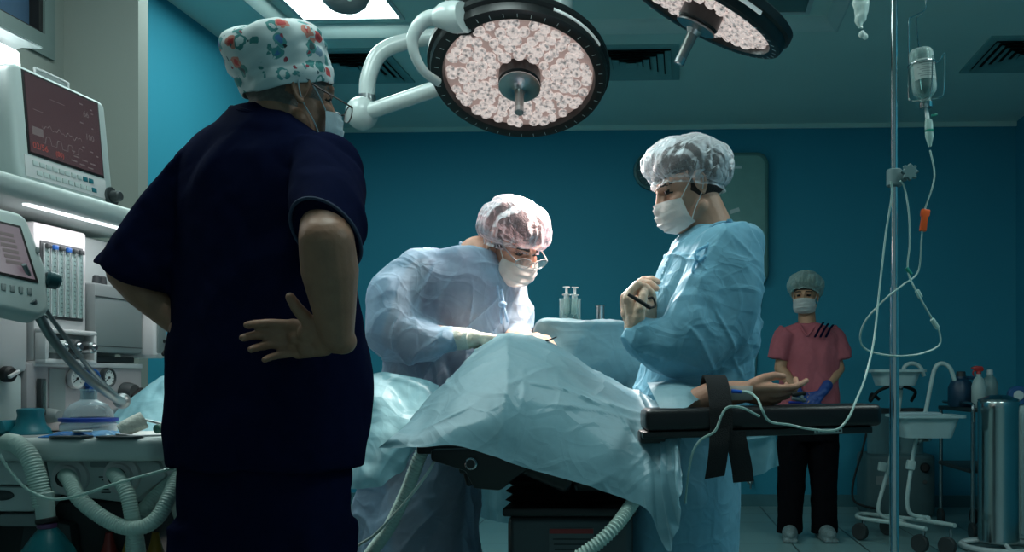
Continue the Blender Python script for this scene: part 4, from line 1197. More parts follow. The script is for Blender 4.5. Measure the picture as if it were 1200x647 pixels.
for px, w in ((923, -6), (966, 4)):
    c = V((K(px, 0).x, D - 0.07, 0))
    s = MB().ball(c + V((0, -0.02, 0.045)), (0.048, 0.125, 0.048), rz(w)).box(c + V((0, -0.01, 0.012)), (0.09, 0.255, 0.024), rz(w), 0.01).ball(c + V((0, 0.07, 0.06)), (0.042, 0.05, 0.045), rz(w))
    link('shoe', remeshed(s, 0.006, 3), M_shoe_g, nur, 180)
M_glove_blue = mat('blue nitrile glove', (40, 72, 140), 0.45)
glove(hL, K(969, 452, -.12), nur, M_glove_blue, 0.004, 0.036); glove(hR, K(931, 454, -.12), nur, M_glove_blue, 0.004, 0.036)
hair = MB().add(*(lambda t: (t.v, t.f))(MB().ball((0, -0.024, 0.05), (0.082, 0.094, 0.084)).ball((0, 0.006, 0.06), (0.079, 0.089, 0.078))), HM)
link('hair', remeshed(hair, 0.006, 3), M_hair_dark, nur, 180)
bouffant('bouffant_cap', HM, cloth_mat('pale green bouffant fabric', (190, 214, 206), 0.4, 0.45, crease=0.6, cscale=22), nur, 0.80, 12, size=1.08, tilt=28, lift=0.014)
face_mask(HM, M_mask, nur, 9, 0.0)
# ---------------------------------------------------------------- operating table, drapes, patient
M_drape = cloth_mat('surgical drape', (130, 172, 184), 0.25, 0.0, crease=0.22, cscale=7, gloss=0.06)
M_drape_light = cloth_mat('light surgical drape', (146, 198, 210), 0.35, 0.05, crease=0.22, cscale=7, gloss=0.06)
M_pad = mat('black table padding', (17, 15, 19), 0.36, var=0.2, scale=20, bump=0.1, bscale=300, spec=0.5)
M_iron = mat('black enamelled steel', (16, 18, 19), 0.4, spec=0.5)
M_steel = mat('stainless steel', (170, 176, 178), 0.25, 1.0, scale=30, var=0.1)
M_dark_steel = mat('dull grey steel', (72, 82, 84), 0.42, 0.7)
M_strap = mat('black webbing', (20, 20, 22), 0.9, bump=0.4, bscale=500)
M_tube = glass_mat('clear tubing', (206, 230, 224), 0.52, 0.15)
M_hose = mat('grey corrugated plastic', (178, 200, 192), 0.45, var=0.1)

def cloth_sheet(name, ctrl, material, nu=14, nv=14, fn=None, parent=None, seed=1, amp=0.008, lam=0.13, fine=0.003, origin=None):
    """ctrl: rows of points; a dense smooth skin through them with folds"""
    rows = [smooth_path(r, nu) for r in ctrl]
    cols = [smooth_path([r[j] for r in rows], nv) for j in range(len(rows[0]))]
    grid = [[cols[j][i] for j in range(len(cols))] for i in range(len(cols[0]))]
    mb = MB().sheet(grid); me = mb.mesh(name)
    R_, C_ = len(grid), len(grid[0])
    uu = np.tile(np.linspace(0, 1, C_), R_); vv = np.repeat(np.linspace(0, 1, R_), C_)
    c, n = co_of(me), no_of(me)
    if n[:, 1].mean() > 0: n = -n          # folds count towards the camera side
    h = crumple(c, lam, seed, 6) * amp + crumple(c, lam * 0.4, seed + 3, 5) * fine + creases(c, 0.2, seed + 9, 7, 0.006) * 0.006
    if fn is not None: h = h + fn(uu, vv)
    set_co(me, c + n * h[:, None])
    return link(name, me, material, parent, 50, origin)

TX, TY0, TY1, TZ = -0.27, 2.12, 3.95, 0.90
ot = thing('operating_table', 'black operating table with padded top and accordion bellows under the blue drape', 'operating table', (TX, 2.75, 0))
mb = MB().prism([(x, y) for x, y in rrect(0.74, 0.34, 0.05)], 0.60, at((-0.205 + 0.0, 2.49, 0.02)), 0.012, 2)
bx = MB().box((-0.205, 2.62, 0.33), (0.315, 0.74, 0.60), None, 0.02, 3)
basecov = bx.build('base_cover', M_dark_steel, ot)
MB().box((-0.205, 2.62, 0.64), (0.335, 0.76, 0.022), None, 0.006).build('cover_rim', M_iron, ot)
MB().box((-0.21, 2.7, 0.016), (0.52, 1.2, 0.03), None, 0.012).build('floor_plate', M_dark_steel, ot)
# warning notice: red stripe and lines of small print
no = MB().box((-0.20, 2.2485, 0.50), (0.112, 0.003, 0.20)).build('notice', mat('grey notice', (84, 92, 94), 0.5), ot)
MB().box((-0.20, 2.2465, 0.592), (0.110, 0.002, 0.012)).build('red_stripe', mat('red print', (150, 40, 40), 0.5), no)
for k in range(9):
    MB().box((-0.20 - 0.004 * (k % 3), 2.2465, 0.572 - 0.013 * k), (0.092 - 0.012 * (k % 3), 0.001, 0.0035)).build('print_line', mat('dark print', (40, 46, 48), 0.6) if k == 0 else bpy.data.materials['dark print'], no)
# bellows: stacked accordion folds
prof = []
mb = MB(); rings_ = []
for k in range(13):
    z = 0.652 + 0.0115 * k; w = 0.17 if k % 2 else 0.150
    rings_.append([V((-0.205 + sx * w, 2.60 + sy * (w + 0.13), z)) for sx, sy in ((-1, -1), (1, -1), (1, 1), (-1, 1))])
vs = [q for r in rings_ for q in r]
mb.add(vs, [(4 * i + k, 4 * i + (k + 1) % 4, 4 * i + 4 + (k + 1) % 4, 4 * i + 4 + k) for i in range(12) for k in range(4)] + [(0, 3, 2, 1), (48, 49, 50, 51)])
mb.build('bellows', mat('black bellows', (15, 15, 17), 0.55), ot, sharp=20)
MB().box((-0.215, 2.72, 0.80), (0.36, 0.9, 0.035), None, 0.015).build('tilt_frame', M_iron, ot)
MB().box((TX - 0.005, 3.0, 0.826), (0.47, 1.74, 0.018), None, 0.006).build('table_frame', M_iron, ot)
for a, b_ in ((2.24, 2.62), (2.64, 3.3), (3.32, 3.93)):
    MB().box((TX - 0.03, (a + b_) / 2, 0.855), (0.40 if a < 2.5 else 0.46, b_ - a, 0.04), None, 0.016, 3).build('mattress_pad', M_pad, ot)
for sx in (-1, 1):
    MB().box((TX - 0.005 + sx * 0.256, 3.0, 0.825), (0.012, 1.7, 0.03), None, 0.003).build('side_rail', M_steel, ot)
# bracket, rail and clamp with a round bolt at the head end, seen below the drape
MB().prism([(-0.13, 0.02), (0.13, 0.03), (0.135, 0.0), (0.06, -0.05), (0.03, -0.075), (-0.03, -0.07), (-0.05, -0.03), (-0.13, -0.005)], 0.06, at((-0.38, 2.13, 0.79), rx(90)), 0.006).build('head_bracket', M_iron, ot)
MB().box((-0.42, 2.115, 0.808), (0.26, 0.03, 0.022), None, 0.005).build('head_rail', M_iron, ot)
MB().box((-0.43, 2.12, 0.775), (0.045, 0.04, 0.05), None, 0.008).cyl((-0.43, 2.115, 0.755), (-0.425, 2.115, 0.722), 0.014, 0.011, 14, 0.003).build('rail_clamp', M_iron, ot)
bo = MB().cyl((-0.415, 2.06, 0.778), (-0.415, 2.10, 0.778), 0.0145, 0.0145, 24, 0.003).build('clamp_bolt', M_steel, ot)
MB().cyl((-0.415, 2.0595, 0.778), (-0.415, 2.061, 0.778), 0.0105, 0.0105, 24).build('bolt_cap', M_iron, bo)
MB().cyl((-0.33, 2.11, 0.80), (-0.18, 2.11, 0.745), 0.035, 0.045, 20, 0.01).cyl((-0.18, 2.11, 0.755), (-0.05, 2.13, 0.735), 0.045, 0.03, 20, 0.01).build('head_joint', M_iron, ot)

# arm board: a long padded board on a steel plate, clamped to the rail
ab = thing('arm_board', 'long black padded arm board sticking out to the right of the operating table', 'arm board', (0.25, 2.14, 0.845))
aang = math.degrees(math.atan2(0.075, 0.57))
A0, A1 = V((-0.02, 2.10, 0.879)), V((0.535, 2.16, 0.889))
AD = (A1 - A0).normalized(); AN = V((-AD.y, AD.x, 0)).normalized(); AU = AD.cross(AN)
if AU.z < 0: AU = -AU
RA = Matrix((AD, AN, AU)).transposed()
am = (A0 + A1) / 2; AL = (A1 - A0).length
MB().box(am, (AL, 0.135, 0.052), RA, 0.014, 3).build('pad', M_pad, ab)
MB().box(am - AU * 0.034 - AD * 0.015, (AL * 0.97, 0.125, 0.016), RA, 0.004).build('board', M_iron, ab)
pl = MB().box(A0 + AD * (AL * 0.765) - AN * 0.0635 - AU * 0.034, (0.066, 0.003, 0.011), RA).build('name_plate', mat('silver plate', (150, 165, 165), 0.4, 0.2), ab)
for k in range(7):
    MB().box(A0 + AD * (AL * 0.765 - 0.027 + 0.009 * k) - AN * 0.0652 - AU * 0.034, (0.0055, 0.001, 0.004), RA).build('plate_print', mat('black print', (25, 30, 32), 0.5) if k == 0 else bpy.data.materials['black print'], pl)
MB().box(A0 + AD * 0.02 - AU * 0.04, (0.06, 0.06, 0.03), RA, 0.006).build('rail_clamp', M_iron, ab)
# strap over the forearm with two hanging tails
sp_ = thing('arm_strap', 'wide black strap holding the patient\'s forearm, its ends hanging below the board', 'strap', P(840, 512, 2.05))
def band(pts, w, across, name, parent):
    path = smooth_path(pts, 6); ac = V(across).normalized() * w / 2
    mb = MB(); th = 0.0022
    rows = []
    for i, p_ in enumerate(path):
        t = (path[min(i + 1, len(path) - 1)] - path[max(i - 1, 0)]).normalized(); nn = t.cross(ac).normalized() * th
        rows.append([p_ - ac - nn, p_ + ac - nn, p_ + ac + nn, p_ - ac + nn, p_ - ac - nn])
    mb.sheet(rows)
    mb.f += [tuple(range(4)), tuple(len(mb.v) - 5 + k for k in range(4))]; mb.m += [0, 0]
    return mb.build(name, M_strap, parent)
sx = (840 - CX) / F * 2.07
AC = A0 + AD * ((sx - A0.x) / AD.x)
def ab_pt(s, v, w): return AC + AD * s + AN * v + AU * w
band([ab_pt(0, -0.078, -0.05), ab_pt(0, -0.076, 0.0), ab_pt(0, -0.07, 0.035), ab_pt(0, -0.035, 0.082), ab_pt(0, 0.02, 0.098), ab_pt(0, 0.065, 0.06), ab_pt(0, 0.075, 0.0)], 0.052, AD, 'band', sp_)
band([ab_pt(-0.005, -0.080, -0.02), ab_pt(-0.008, -0.084, -0.06), ab_pt(-0.012, -0.082, -0.095), ab_pt(-0.018, -0.078, -0.132)], 0.046, V(AD) + V((0, 0, 0.15)), 'tail', sp_)
band([ab_pt(0.03, -0.076, -0.03), ab_pt(0.038, -0.078, -0.07), ab_pt(0.046, -0.074, -0.11), ab_pt(0.05, -0.072, -0.145)], 0.048, V(AD) + V((0, 0, 0.06)), 'tail', sp_)

# patient: lies face up along the table under the drapes, right arm on the board
pat = thing('person', 'patient lying under the drapes with one bare forearm and hand on the arm board', 'person', (TX, 2.75, 0.91))
PH = at((TX - 0.02, 2.33, 1.005), Matrix(((-1, 0, 0), (0, 0, -1), (0, 1, 0))).transposed().to_3x3()) if False else at((TX - 0.02, 2.50, 0.945), Matrix(((1, 0, 0), (0, 0, -1), (0, 1, 0)))) @ Matrix.Scale(0.9, 4)
# local y (face) -> world z, local z (crown) -> world -y
hw = P(872, 459, 2.135)
hand = dict(wrist=hw, fingers=(1, 0.06, -0.14), palm=(-0.05, 0.72, 0.68), side='R', curls=[(12, 22, 12), (26, 42, 26), (32, 46, 28), (36, 48, 28)], k=0.90, fat=1.06,
            thumb=[(0.020, 0.018, -0.006), (0.036, 0.046, -0.022), (0.042, 0.074, -0.032), (0.040, 0.098, -0.036)])
mb = MB(); add_head(mb, PH)
mb.cap((TX - 0.02, 2.55, 0.935), (TX, 2.64, 0.935), 0.05, 0.055)
mb.loft([((TX, 2.63, 0.935), V((0.07, 0, 0)), V((0, 0, 0.05))), ((TX, 2.68, 0.935), V((0.14, 0, 0)), V((0, 0, 0.055))), ((TX, 2.82, 0.94), V((0.15, 0, 0)), V((0, 0, 0.065))), ((TX, 3.0, 0.945), V((0.155, 0, 0)), V((0, 0, 0.075))),
         ((TX, 3.2, 0.945), V((0.16, 0, 0)), V((0, 0, 0.075)))], 28)
for s in (-1, 1):
    mb.chain(((TX + s * 0.08, 3.18, 0.945), 0.075), ((TX + s * 0.09, 3.52, 0.935), 0.055)); mb.chain(((TX + s * 0.09, 3.52, 0.935), 0.053), ((TX + s * 0.09, 3.85, 0.925), 0.038))
    mb.ball((TX + s * 0.09, 3.88, 0.95), (0.04, 0.045, 0.09))
mb.chain(((TX + 0.10, 2.68, 0.92), 0.05), (P(745, 514, 2.3), 0.038), (P(802, 479, 2.165), 0.036), (P(835, 464, 2.145), 0.035), (hw, 0.0265))
mb.chain(((TX - 0.12, 2.68, 0.92), 0.045), ((TX - 0.17, 2.9, 0.915), 0.04), ((TX - 0.15, 3.1, 0.915), 0.028))
add_hand(mb, **hand); add_hand(mb, (TX - 0.15, 3.1, 0.915), (0.1, 1, 0), (0, 0, -1), 'L')
pm = remeshed(mb, 0.003, 3)
paint_head(pm, PH)
link('body', pm, [M_skin_p, M_eye, M_hair_dark, M_lips], pat, 180)
# things on the hand and forearm
ox = thing('finger_clip', 'dark finger clip on the patient\'s fingertip at the end of the hand', 'finger clip', P(934, 470, 2.12))
c = P(936, 465, 2.115)
MB().box(c + V((0, 0, 0.006)), (0.034, 0.022, 0.010), ry(-8), 0.004).build('upper_shell', M_rubber, ox)
MB().box(c - V((0, 0, 0.006)), (0.034, 0.022, 0.010), ry(10), 0.004).build('lower_shell', mat('grey clip plastic', (120, 128, 132), 0.4), ox)
MB().cyl(c + V((0.006, -0.012, 0)), c + V((0.006, 0.012, 0)), 0.004, 0.004, 12).build('hinge_pin', M_steel, ox)
MB().box(c - V((0.008, 0, 0.0135)), (0.03, 0.02, 0.006), None, 0.002).build('cushion', mat('blue clip pad', (40, 64, 170), 0.5), ox)
cn = thing('cannula', 'blue capped drip needle taped to the patient\'s wrist', 'cannula', P(866, 462, 2.09))
c = P(863, 459, 2.095)
MB().cyl(c + V((-0.012, 0, 0.001)), c + V((0.012, -0.002, -0.001)), 0.0055, 0.0045, 14, 0.001).build('hub', mat('blue cannula plastic', (26, 92, 200), 0.3), cn)
MB().cyl(c + V((0.012, -0.002, -0.001)), c + V((0.034, 0.0, 0.0)), 0.0042, 0.0036, 12, 0.001).build('connector', M_tube, cn)
gd = [[P(852 + 30 * u, 452 + 17 * v, 2.095 + 0.004 * math.cos(3 * (v - 0.4)) - 0.008 * math.sin(math.pi * v)) for u in np.linspace(0, 1, 10)] for v in np.linspace(0, 1, 10)]
me_ = MB().sheet(gd).mesh('film'); link('dressing_film', me_, glass_mat('clear film', (236, 244, 244), 0.72, 0.1), cn, 60)

# ---- main blue drape over the patient's head end
def G(rows): return [[P(*q) for q in r] for r in rows]
main = G([
 [(506, 476, 2.74), (532, 452, 2.74), (566, 421, 2.74), (600, 406, 2.74), (640, 416, 2.74), (690, 438, 2.72), (726, 455, 2.68), (752, 468, 2.58), (768, 476, 2.44), (782, 486, 2.30), (792, 500, 2.22)],
 [(500, 473, 2.52), (524, 447, 2.52), (558, 413, 2.52), (592, 394, 2.52), (638, 402, 2.52), (690, 430, 2.50), (726, 450, 2.46), (754, 465, 2.38), (770, 474, 2.28), (784, 486, 2.2), (793, 502, 2.14)],
 [(488, 488, 2.30), (508, 465, 2.30), (545, 430, 2.30), (590, 404, 2.32), (640, 415, 2.32), (692, 443, 2.32), (728, 462, 2.30), (756, 477, 2.26), (772, 486, 2.2), (786, 500, 2.12), (796, 520, 2.08)],
 [(473, 502, 2.12), (497, 490, 2.14), (540, 465, 2.14), (595, 440, 2.16), (650, 448, 2.18), (700, 472, 2.18), (735, 490, 2.17), (760, 503, 2.14), (776, 514, 2.1), (788, 528, 2.05), (798, 545, 2.03)],
 [(458, 514, 2.06), (495, 510, 2.06), (540, 498, 2.06), (598, 490, 2.07), (655, 500, 2.08), (704, 520, 2.08), (738, 536, 2.07), (762, 549, 2.05), (778, 565, 2.03), (790, 568, 2.01), (801, 566, 2.0)],
 [(443, 524, 2.05), (495, 526, 2.03), (541, 525, 2.03), (598, 542, 2.03), (655, 560, 2.03), (705, 576, 2.03), (738, 586, 2.02), (760, 600, 2.01), (783, 646, 1.99), (794, 612, 1.99), (803, 584, 1.99)],
])
def ridge(t, t0, w): return np.exp(-np.abs(t - t0) / w)
def mainfold(u, v):
    h = 0.012 * ridge(u + 0.06 * v, 0.335, 0.018) * np.clip(v * 4 - 0.6, 0, 1)        # long fold towards the hem
    h += 0.010 * ridge(v - 0.12 * u, 0.19, 0.02) * np.clip((u - 0.25) * 5, 0, 1)       # crease along the top
    h += 0.020 * np.maximum(0, np.sin(u * 46 + 2.2 * np.sin(v * 3))) * np.clip((u - 0.66) * 5, 0, 1) * np.clip(v * 2 - 0.7, 0, 1)
    h += 0.006 * np.sin(u * 22 + v * 4) * np.clip(v * 1.6 - 0.5, 0, 1)
    h += 0.009 * ridge(v + 0.5 * u, 0.86, 0.03) * np.clip((u - 0.36) * 5, 0, 1)
    return h
d1 = cloth_sheet('surgical_drape', main, M_drape, 18, 26, mainfold, None, 5, 0.009, 0.30, 0.0016)
tag(d1, 'large creased blue drape spread over the patient, reaching down to the black bellows', 'drape')
# left panel hanging beside the surgeon
left = G([
 [(424, 440, 2.46), (448, 437, 2.46), (475, 440, 2.46), (500, 446, 2.48), (514, 452, 2.5)],
 [(418, 475, 2.40), (445, 474, 2.39), (472, 476, 2.40), (495, 482, 2.42), (508, 486, 2.44)],
 [(414, 520, 2.34), (440, 518, 2.33), (462, 515, 2.34), (482, 512, 2.37), (496, 512, 2.40)],
 [(410, 558, 2.31), (432, 556, 2.30), (452, 550, 2.31), (472, 536, 2.35), (488, 528, 2.38)],
 [(408, 574, 2.30), (430, 572, 2.30), (450, 568, 2.30), (464, 548, 2.34), (480, 532, 2.38)]])
d2 = cloth_sheet('surgical_drape', left, M_drape_light, 12, 14, lambda u, v: 0.014 * np.sin(u * 9 + v) * v, None, 15, 0.008, 0.13, 0.002)
tag(d2, 'pale blue drape corner hanging between the man in navy and the bent surgeon', 'drape')
# corner hanging behind the arm board
rc = G([[(858, 500, 2.262), (876, 500, 2.262), (892, 500, 2.262), (906, 500, 2.262)], [(859, 522, 2.262), (878, 521, 2.255), (896, 518, 2.262), (909, 514, 2.26)],
        [(860, 545, 2.262), (880, 542, 2.25), (898, 535, 2.262), (911, 530, 2.26)], [(862, 567, 2.262), (880, 560, 2.25), (898, 552, 2.262), (913, 546, 2.26)]])
d3 = cloth_sheet('surgical_drape', rc, M_drape_light, 10, 10, lambda u, v: 0.012 * np.sin(u * 10 + v * 2) * v, None, 25, 0.005, 0.1, 0.0015)
tag(d3, 'small pale drape corner hanging below the far side of the arm board', 'drape')
# fold of drape over the patient's upper arm
oa = G([[(758, 448, 2.30), (785, 446, 2.28), (812, 450, 2.25), (836, 460, 2.22)], [(762, 456, 2.2), (788, 452, 2.18), (812, 456, 2.17), (828, 464, 2.16)],
        [(768, 468, 2.12), (786, 464, 2.11), (802, 467, 2.105), (816, 471, 2.10)], [(776, 484, 2.08), (786, 481, 2.07), (796, 480, 2.065), (806, 478, 2.06)]])
d4 = cloth_sheet('surgical_drape', oa, M_drape, 10, 10, None, None, 35, 0.003, 0.08, 0.001)
tag(d4, 'pale fold of drape lying over the patient\'s upper arm beside the black strap', 'drape')
# sheet hanging at the far side of the table
fs_ = G([[(556, 500, 3.0), (572, 500, 3.02), (588, 500, 3.05), (606, 500, 3.08)], [(557, 540, 2.98), (573, 540, 3.0), (589, 540, 3.03), (606, 540, 3.06)], [(560, 575, 2.98), (575, 576, 3.0), (590, 578, 3.03), (606, 580, 3.06)], [(562, 606, 2.98), (576, 610, 3.0), (591, 613, 3.03), (607, 614, 3.06)]])
d5 = cloth_sheet('surgical_drape', fs_, M_drape_light, 8, 8, lambda u, v: 0.02 * np.sin(u * 8) * v, None, 45, 0.004, 0.1, 0.001)
tag(d5, 'strip of pale drape hanging behind the bellows beside the surgeon\'s gown', 'drape')

# ---- instrument stand with its own drape, behind the patient
MZ = 1.150
ms = thing('instrument_stand', 'tray stand with a tubular post under the blue drape between the two surgeons', 'instrument stand', (-0.12, 2.98, 0))
MB().prism(rrect(0.50, 0.34, 0.04), 0.012, at((-0.10, 2.93, MZ - 0.02)), 0.003).build('tray', M_steel, ms)
MB().tube([(-0.10, 3.02, MZ - 0.03), (0.02, 3.02, MZ - 0.035), (0.16, 3.02, MZ - 0.05), (0.20, 3.02, MZ - 0.12), (0.20, 3.02, 0.6), (0.20, 3.02, 0.06)], 0.014, 14, 6).build('post', M_steel, ms)
for s in (-1, 1): MB().tube([(0.20, 3.02, 0.06), (0.20 + 0.02, 3.02 + s * 0.12, 0.04), (0.20 + 0.02, 3.02 + s * 0.28, 0.014)], 0.014, 12, 4).build('foot', M_steel, ms)
mayo = [
 [V((-0.36, 3.11, MZ - 0.12)), V((-0.33, 3.115, MZ)), V((-0.2, 3.115, MZ + 0.002)), V((-0.05, 3.115, MZ + 0.002)), V((0.13, 3.11, MZ)), V((0.165, 3.11, MZ - 0.1))],
 [V((-0.375, 2.93, MZ - 0.11)), V((-0.345, 2.93, MZ + 0.004)), V((-0.2, 2.93, MZ + 0.003)), V((-0.05, 2.93, MZ + 0.003)), V((0.14, 2.93, MZ + 0.003)), V((0.18, 2.93, MZ - 0.1))],
 [V((-0.375, 2.77, MZ - 0.10)), V((-0.345, 2.755, MZ + 0.004)), V((-0.2, 2.752, MZ + 0.004)), V((-0.05, 2.752, MZ + 0.003)), V((0.14, 2.755, MZ + 0.003)), V((0.18, 2.77, MZ - 0.08))],
 [V((-0.362, 2.745, MZ - 0.075)), V((-0.33, 2.735, MZ - 0.035)), V((-0.2, 2.728, MZ - 0.035)), V((-0.05, 2.728, MZ - 0.035)), V((0.13, 2.733, MZ - 0.035)), V((0.16, 2.74, MZ - 0.09))],
 [V((-0.33, 2.735, MZ - 0.14)), V((-0.28, 2.72, MZ - 0.12)), V((-0.17, 2.71, MZ - 0.12)), V((-0.04, 2.705, MZ - 0.12)), V((0.10, 2.71, MZ - 0.12)), V((0.13, 2.72, MZ - 0.14))],
 [V((-0.28, 2.75, MZ - 0.24)), V((-0.22, 2.735, MZ - 0.24)), V((-0.13, 2.725, MZ - 0.23)), V((-0.03, 2.715, MZ - 0.22)), V((0.07, 2.71, MZ - 0.22)), V((0.10, 2.73, MZ - 0.24))]]
d6 = cloth_sheet('surgical_drape', mayo, M_drape, 14, 14, lambda u, v: (0.014 * np.maximum(0, np.sin(u * 15 + v * 5)) + 0.012 * ridge(u - v * 0.6, -0.18, 0.04)) * np.clip(v * 3 - 1.5, 0, 1), None, 55, 0.005, 0.14, 0.0015)
tag(d6, 'blue drape covering the instrument stand, a straight top edge between the two surgeons', 'drape')
# on the stand: beaker with two syringes, two steel cups
M_clear2 = glass_mat('clear glass', (226, 240, 238), 0.93, 0.03)
zt = MZ + 0.006
bk = P(668, 0, 2.86); gx = bk.x
t = thing('glass_beaker', 'small clear glass beaker holding two syringes on the draped stand', 'beaker', (gx, 2.86, zt))
MB().lathe([(0, 0.0), (0.032, 0), (0.034, 0.003), (0.034, 0.07), (0.0355, 0.074), (0.0335, 0.074), (0.032, 0.006), (0, 0.005)], at((gx, 2.86, zt)), 36).build('vessel', M_clear2, t)
def syringe(base, tilt, label):
    t = thing('syringe', label, 'syringe', base, 'syringes in the glass beaker')
    M = at(base, frame(V(tilt)))
    MB().lathe([(0, 0.002), (0.002, 0.002), (0.002, 0.012), (0.009, 0.016), (0.009, 0.075), (0.014, 0.075), (0.014, 0.078), (0.0075, 0.078), (0.0075, 0.018), (0, 0.018)], M, 18).build('barrel', glass_mat('syringe plastic', (235, 242, 242), 0.55, 0.1) if 'syringe plastic' not in bpy.data.materials else bpy.data.materials['syringe plastic'], t)
    pm_ = MB().lathe([(0, 0.03), (0.007, 0.03), (0.007, 0.034), (0.004, 0.036), (0.004, 0.098), (0.011, 0.099), (0.011, 0.102), (0, 0.102)], M, 18).build('plunger', mat('white syringe plastic', (226, 232, 230), 0.4) if 'white syringe plastic' not in bpy.data.materials else bpy.data.materials['white syringe plastic'], t)
    MB().lathe([(0, 0.022), (0.0076, 0.022), (0.0076, 0.03), (0, 0.031)], M, 18).build('rubber_stopper', M_rubber, pm_)
    MB().lathe([(0, -0.004), (0.003, -0.004), (0.003, 0.005), (0, 0.005)], M, 12).build('needle_cap', M_rubber, t)
syringe((gx - 0.010, 2.862, zt + 0.012), (-0.02, 0.05, 1), 'taller clear syringe standing on the left in the glass beaker')
syringe((gx + 0.012, 2.855, zt + 0.010), (0.04, 0.0, 0.92), 'shorter clear syringe leaning on the right in the glass beaker')
def cup(px, d, r, h, label):
    x = (px - CX) / F * d
    t = thing('steel_cup', label, 'cup', (x, d, zt), 'steel cups on the draped stand')
    MB().lathe([(0, 0), (r, 0), (r * 1.02, 0.004), (r * 1.02, h), (r * 1.06, h + 0.002), (r * 1.0, h + 0.002), (r * 0.95, 0.006), (0, 0.005)], at((x, d, zt)), 36).build('cup_wall', M_steel, t)
    MB().tube([(x + r * 1.03 * math.cos(a), d + r * 1.03 * math.sin(a), zt + h) for a in np.linspace(0, 2 * math.pi, 25)[:-1]], 0.0013, 6, 1, closed=True).build('rolled_rim', M_steel, t)
cup(703, 2.86, 0.0145, 0.052, 'small steel cup standing alone on the draped stand')
cup(736, 2.90, 0.0215, 0.072, 'larger steel cup half hidden behind the assistant\'s hands')
# instruments in the hands
t = thing('scalpel', 'dark instrument held in the bent surgeon\'s hand over the drape', 'scalpel', P(640, 400, 2.50))
MB().tube([P(625, 404, 2.50), P(642, 399, 2.47), P(652, 395, 2.45)], [0.004, 0.0042, 0.003], 10, 5, flat=0.5).build('handle', M_rubber, t)
MB().tube([P(612, 409, 2.52), P(620, 406, 2.51), P(626, 404, 2.50)], [0.0008, 0.0035, 0.003], 8, 4, flat=0.35).build('blade', M_steel, t)
t = thing('forceps', 'black handled instrument across the assistant\'s gloved hands', 'forceps', P(754, 358, 2.2))
MB().tube([P(736, 345, 2.16), P(748, 352, 2.16), P(762, 361, 2.17)], [0.0038, 0.005, 0.0045], 10, 5).build('handle', M_rubber, t)
MB().tube([P(762, 361, 2.17), P(768, 358, 2.18), P(765, 349, 2.18), P(759, 350, 2.18)], 0.0028, 8, 5).build('ring_grip', M_rubber, t)
# corrugated hoses hanging from under the drape
def floor_pt(px, d): return ((px - CX) / F * d, d, 0.02)
tag(MB().hose([P(501, 517, 2.12), P(490, 540, 2.13), P(476, 577, 2.16), P(455, 620, 2.20), P(432, 652, 2.24), P(410, 690, 2.28), P(402, 760, 2.3), floor_pt(400, 2.32)], 0.0165, 0.0085, 0.2).build('corrugated_hose', M_hose, None),
    'corrugated grey hose hanging from the left end of the blue drape', 'hose', 'corrugated hoses under the drape')
tag(MB().hose([P(752, 574, 2.12), P(741, 590, 2.06), P(722, 616, 2.0), P(700, 637, 1.98), P(676, 654, 1.98), P(640, 680, 2.0), P(600, 760, 2.02), floor_pt(580, 2.06)], 0.0165, 0.0085, 0.2).build('corrugated_hose', M_hose, None),
    'corrugated grey hose running down in front of the table base cover', 'hose', 'corrugated hoses under the drape')
tag(MB().tube([P(512, 535, 2.12), P(500, 556, 2.08), P(474, 590, 2.12), P(440, 626, 2.17), P(412, 650, 2.22), P(390, 720, 2.26), floor_pt(380, 2.28)], 0.0036, 8, 6).build('hanging_string', mat('white cord', (196, 214, 208), 0.5)), 'thin white cord slanting down past the corrugated hose on the left', 'string')

# ---------------------------------------------------------------- drip stand, bottle and line
DP = 2.55
x0 = (1048 - CX) / F * DP
iv = thing('drip_stand', 'tall chrome drip stand pole on the right with a grey clamp knob', 'drip stand', (x0, DP, 0))
M_chrome_p = mat('polished chrome', (200, 206, 208), 0.12, 1.0, var=0.03)
MB().cyl((x0, DP, 0.06), (x0, DP, 1.235), 0.0135, 0.0135, 24).build('lower_pole', M_chrome_p, iv)
MB().cyl((x0, DP, 1.2), (x0, DP, 2.22), 0.0095, 0.0095, 20).build('upper_pole', M_chrome_p, iv)
cz = P(0, 207, DP).z
MB().cyl((x0, DP, cz - 0.028), (x0, DP, cz + 0.02), 0.022, 0.022, 20, 0.003).box((x0 + 0.018, DP - 0.01, cz - 0.002), (0.03, 0.024, 0.026), None, 0.004).build('clamp', mat('grey clamp plastic', (108, 132, 134), 0.5), iv)
kn = MB(); kc = V((x0 + 0.033, DP - 0.03, cz + 0.004))
pts = [((0.021 + 0.0035 * math.cos(8 * a)) * math.cos(a), (0.021 + 0.0035 * math.cos(8 * a)) * math.sin(a)) for a in np.linspace(0, 2 * math.pi, 65)[:-1]]
kn.prism(pts, 0.016, at(kc, rx(90)), 0.002, 1); kn.build('clamp_knob', mat('grey knob', (96, 124, 126), 0.45), iv)
for k in range(5):
    a = math.radians(72 * k + 20); e = V((x0 + 0.28 * math.cos(a), DP + 0.28 * math.sin(a), 0.075))
    lg = MB().tube([(x0, DP, 0.10), (x0 + 0.1 * math.cos(a), DP + 0.1 * math.sin(a), 0.095), e], 0.012, 10, 4).build('base_leg', M_chrome_p, iv)
    MB().cyl(e + V((-0.012 * math.sin(a), 0.012 * math.cos(a), -0.045)), e + V((0.012 * math.sin(a), -0.012 * math.cos(a), -0.045)), 0.03, 0.03, 20, 0.004).cyl(e, e - V((0, 0, 0.04)), 0.007).build('castor', M_rubber, iv)
hx = P(1075, 0, DP)
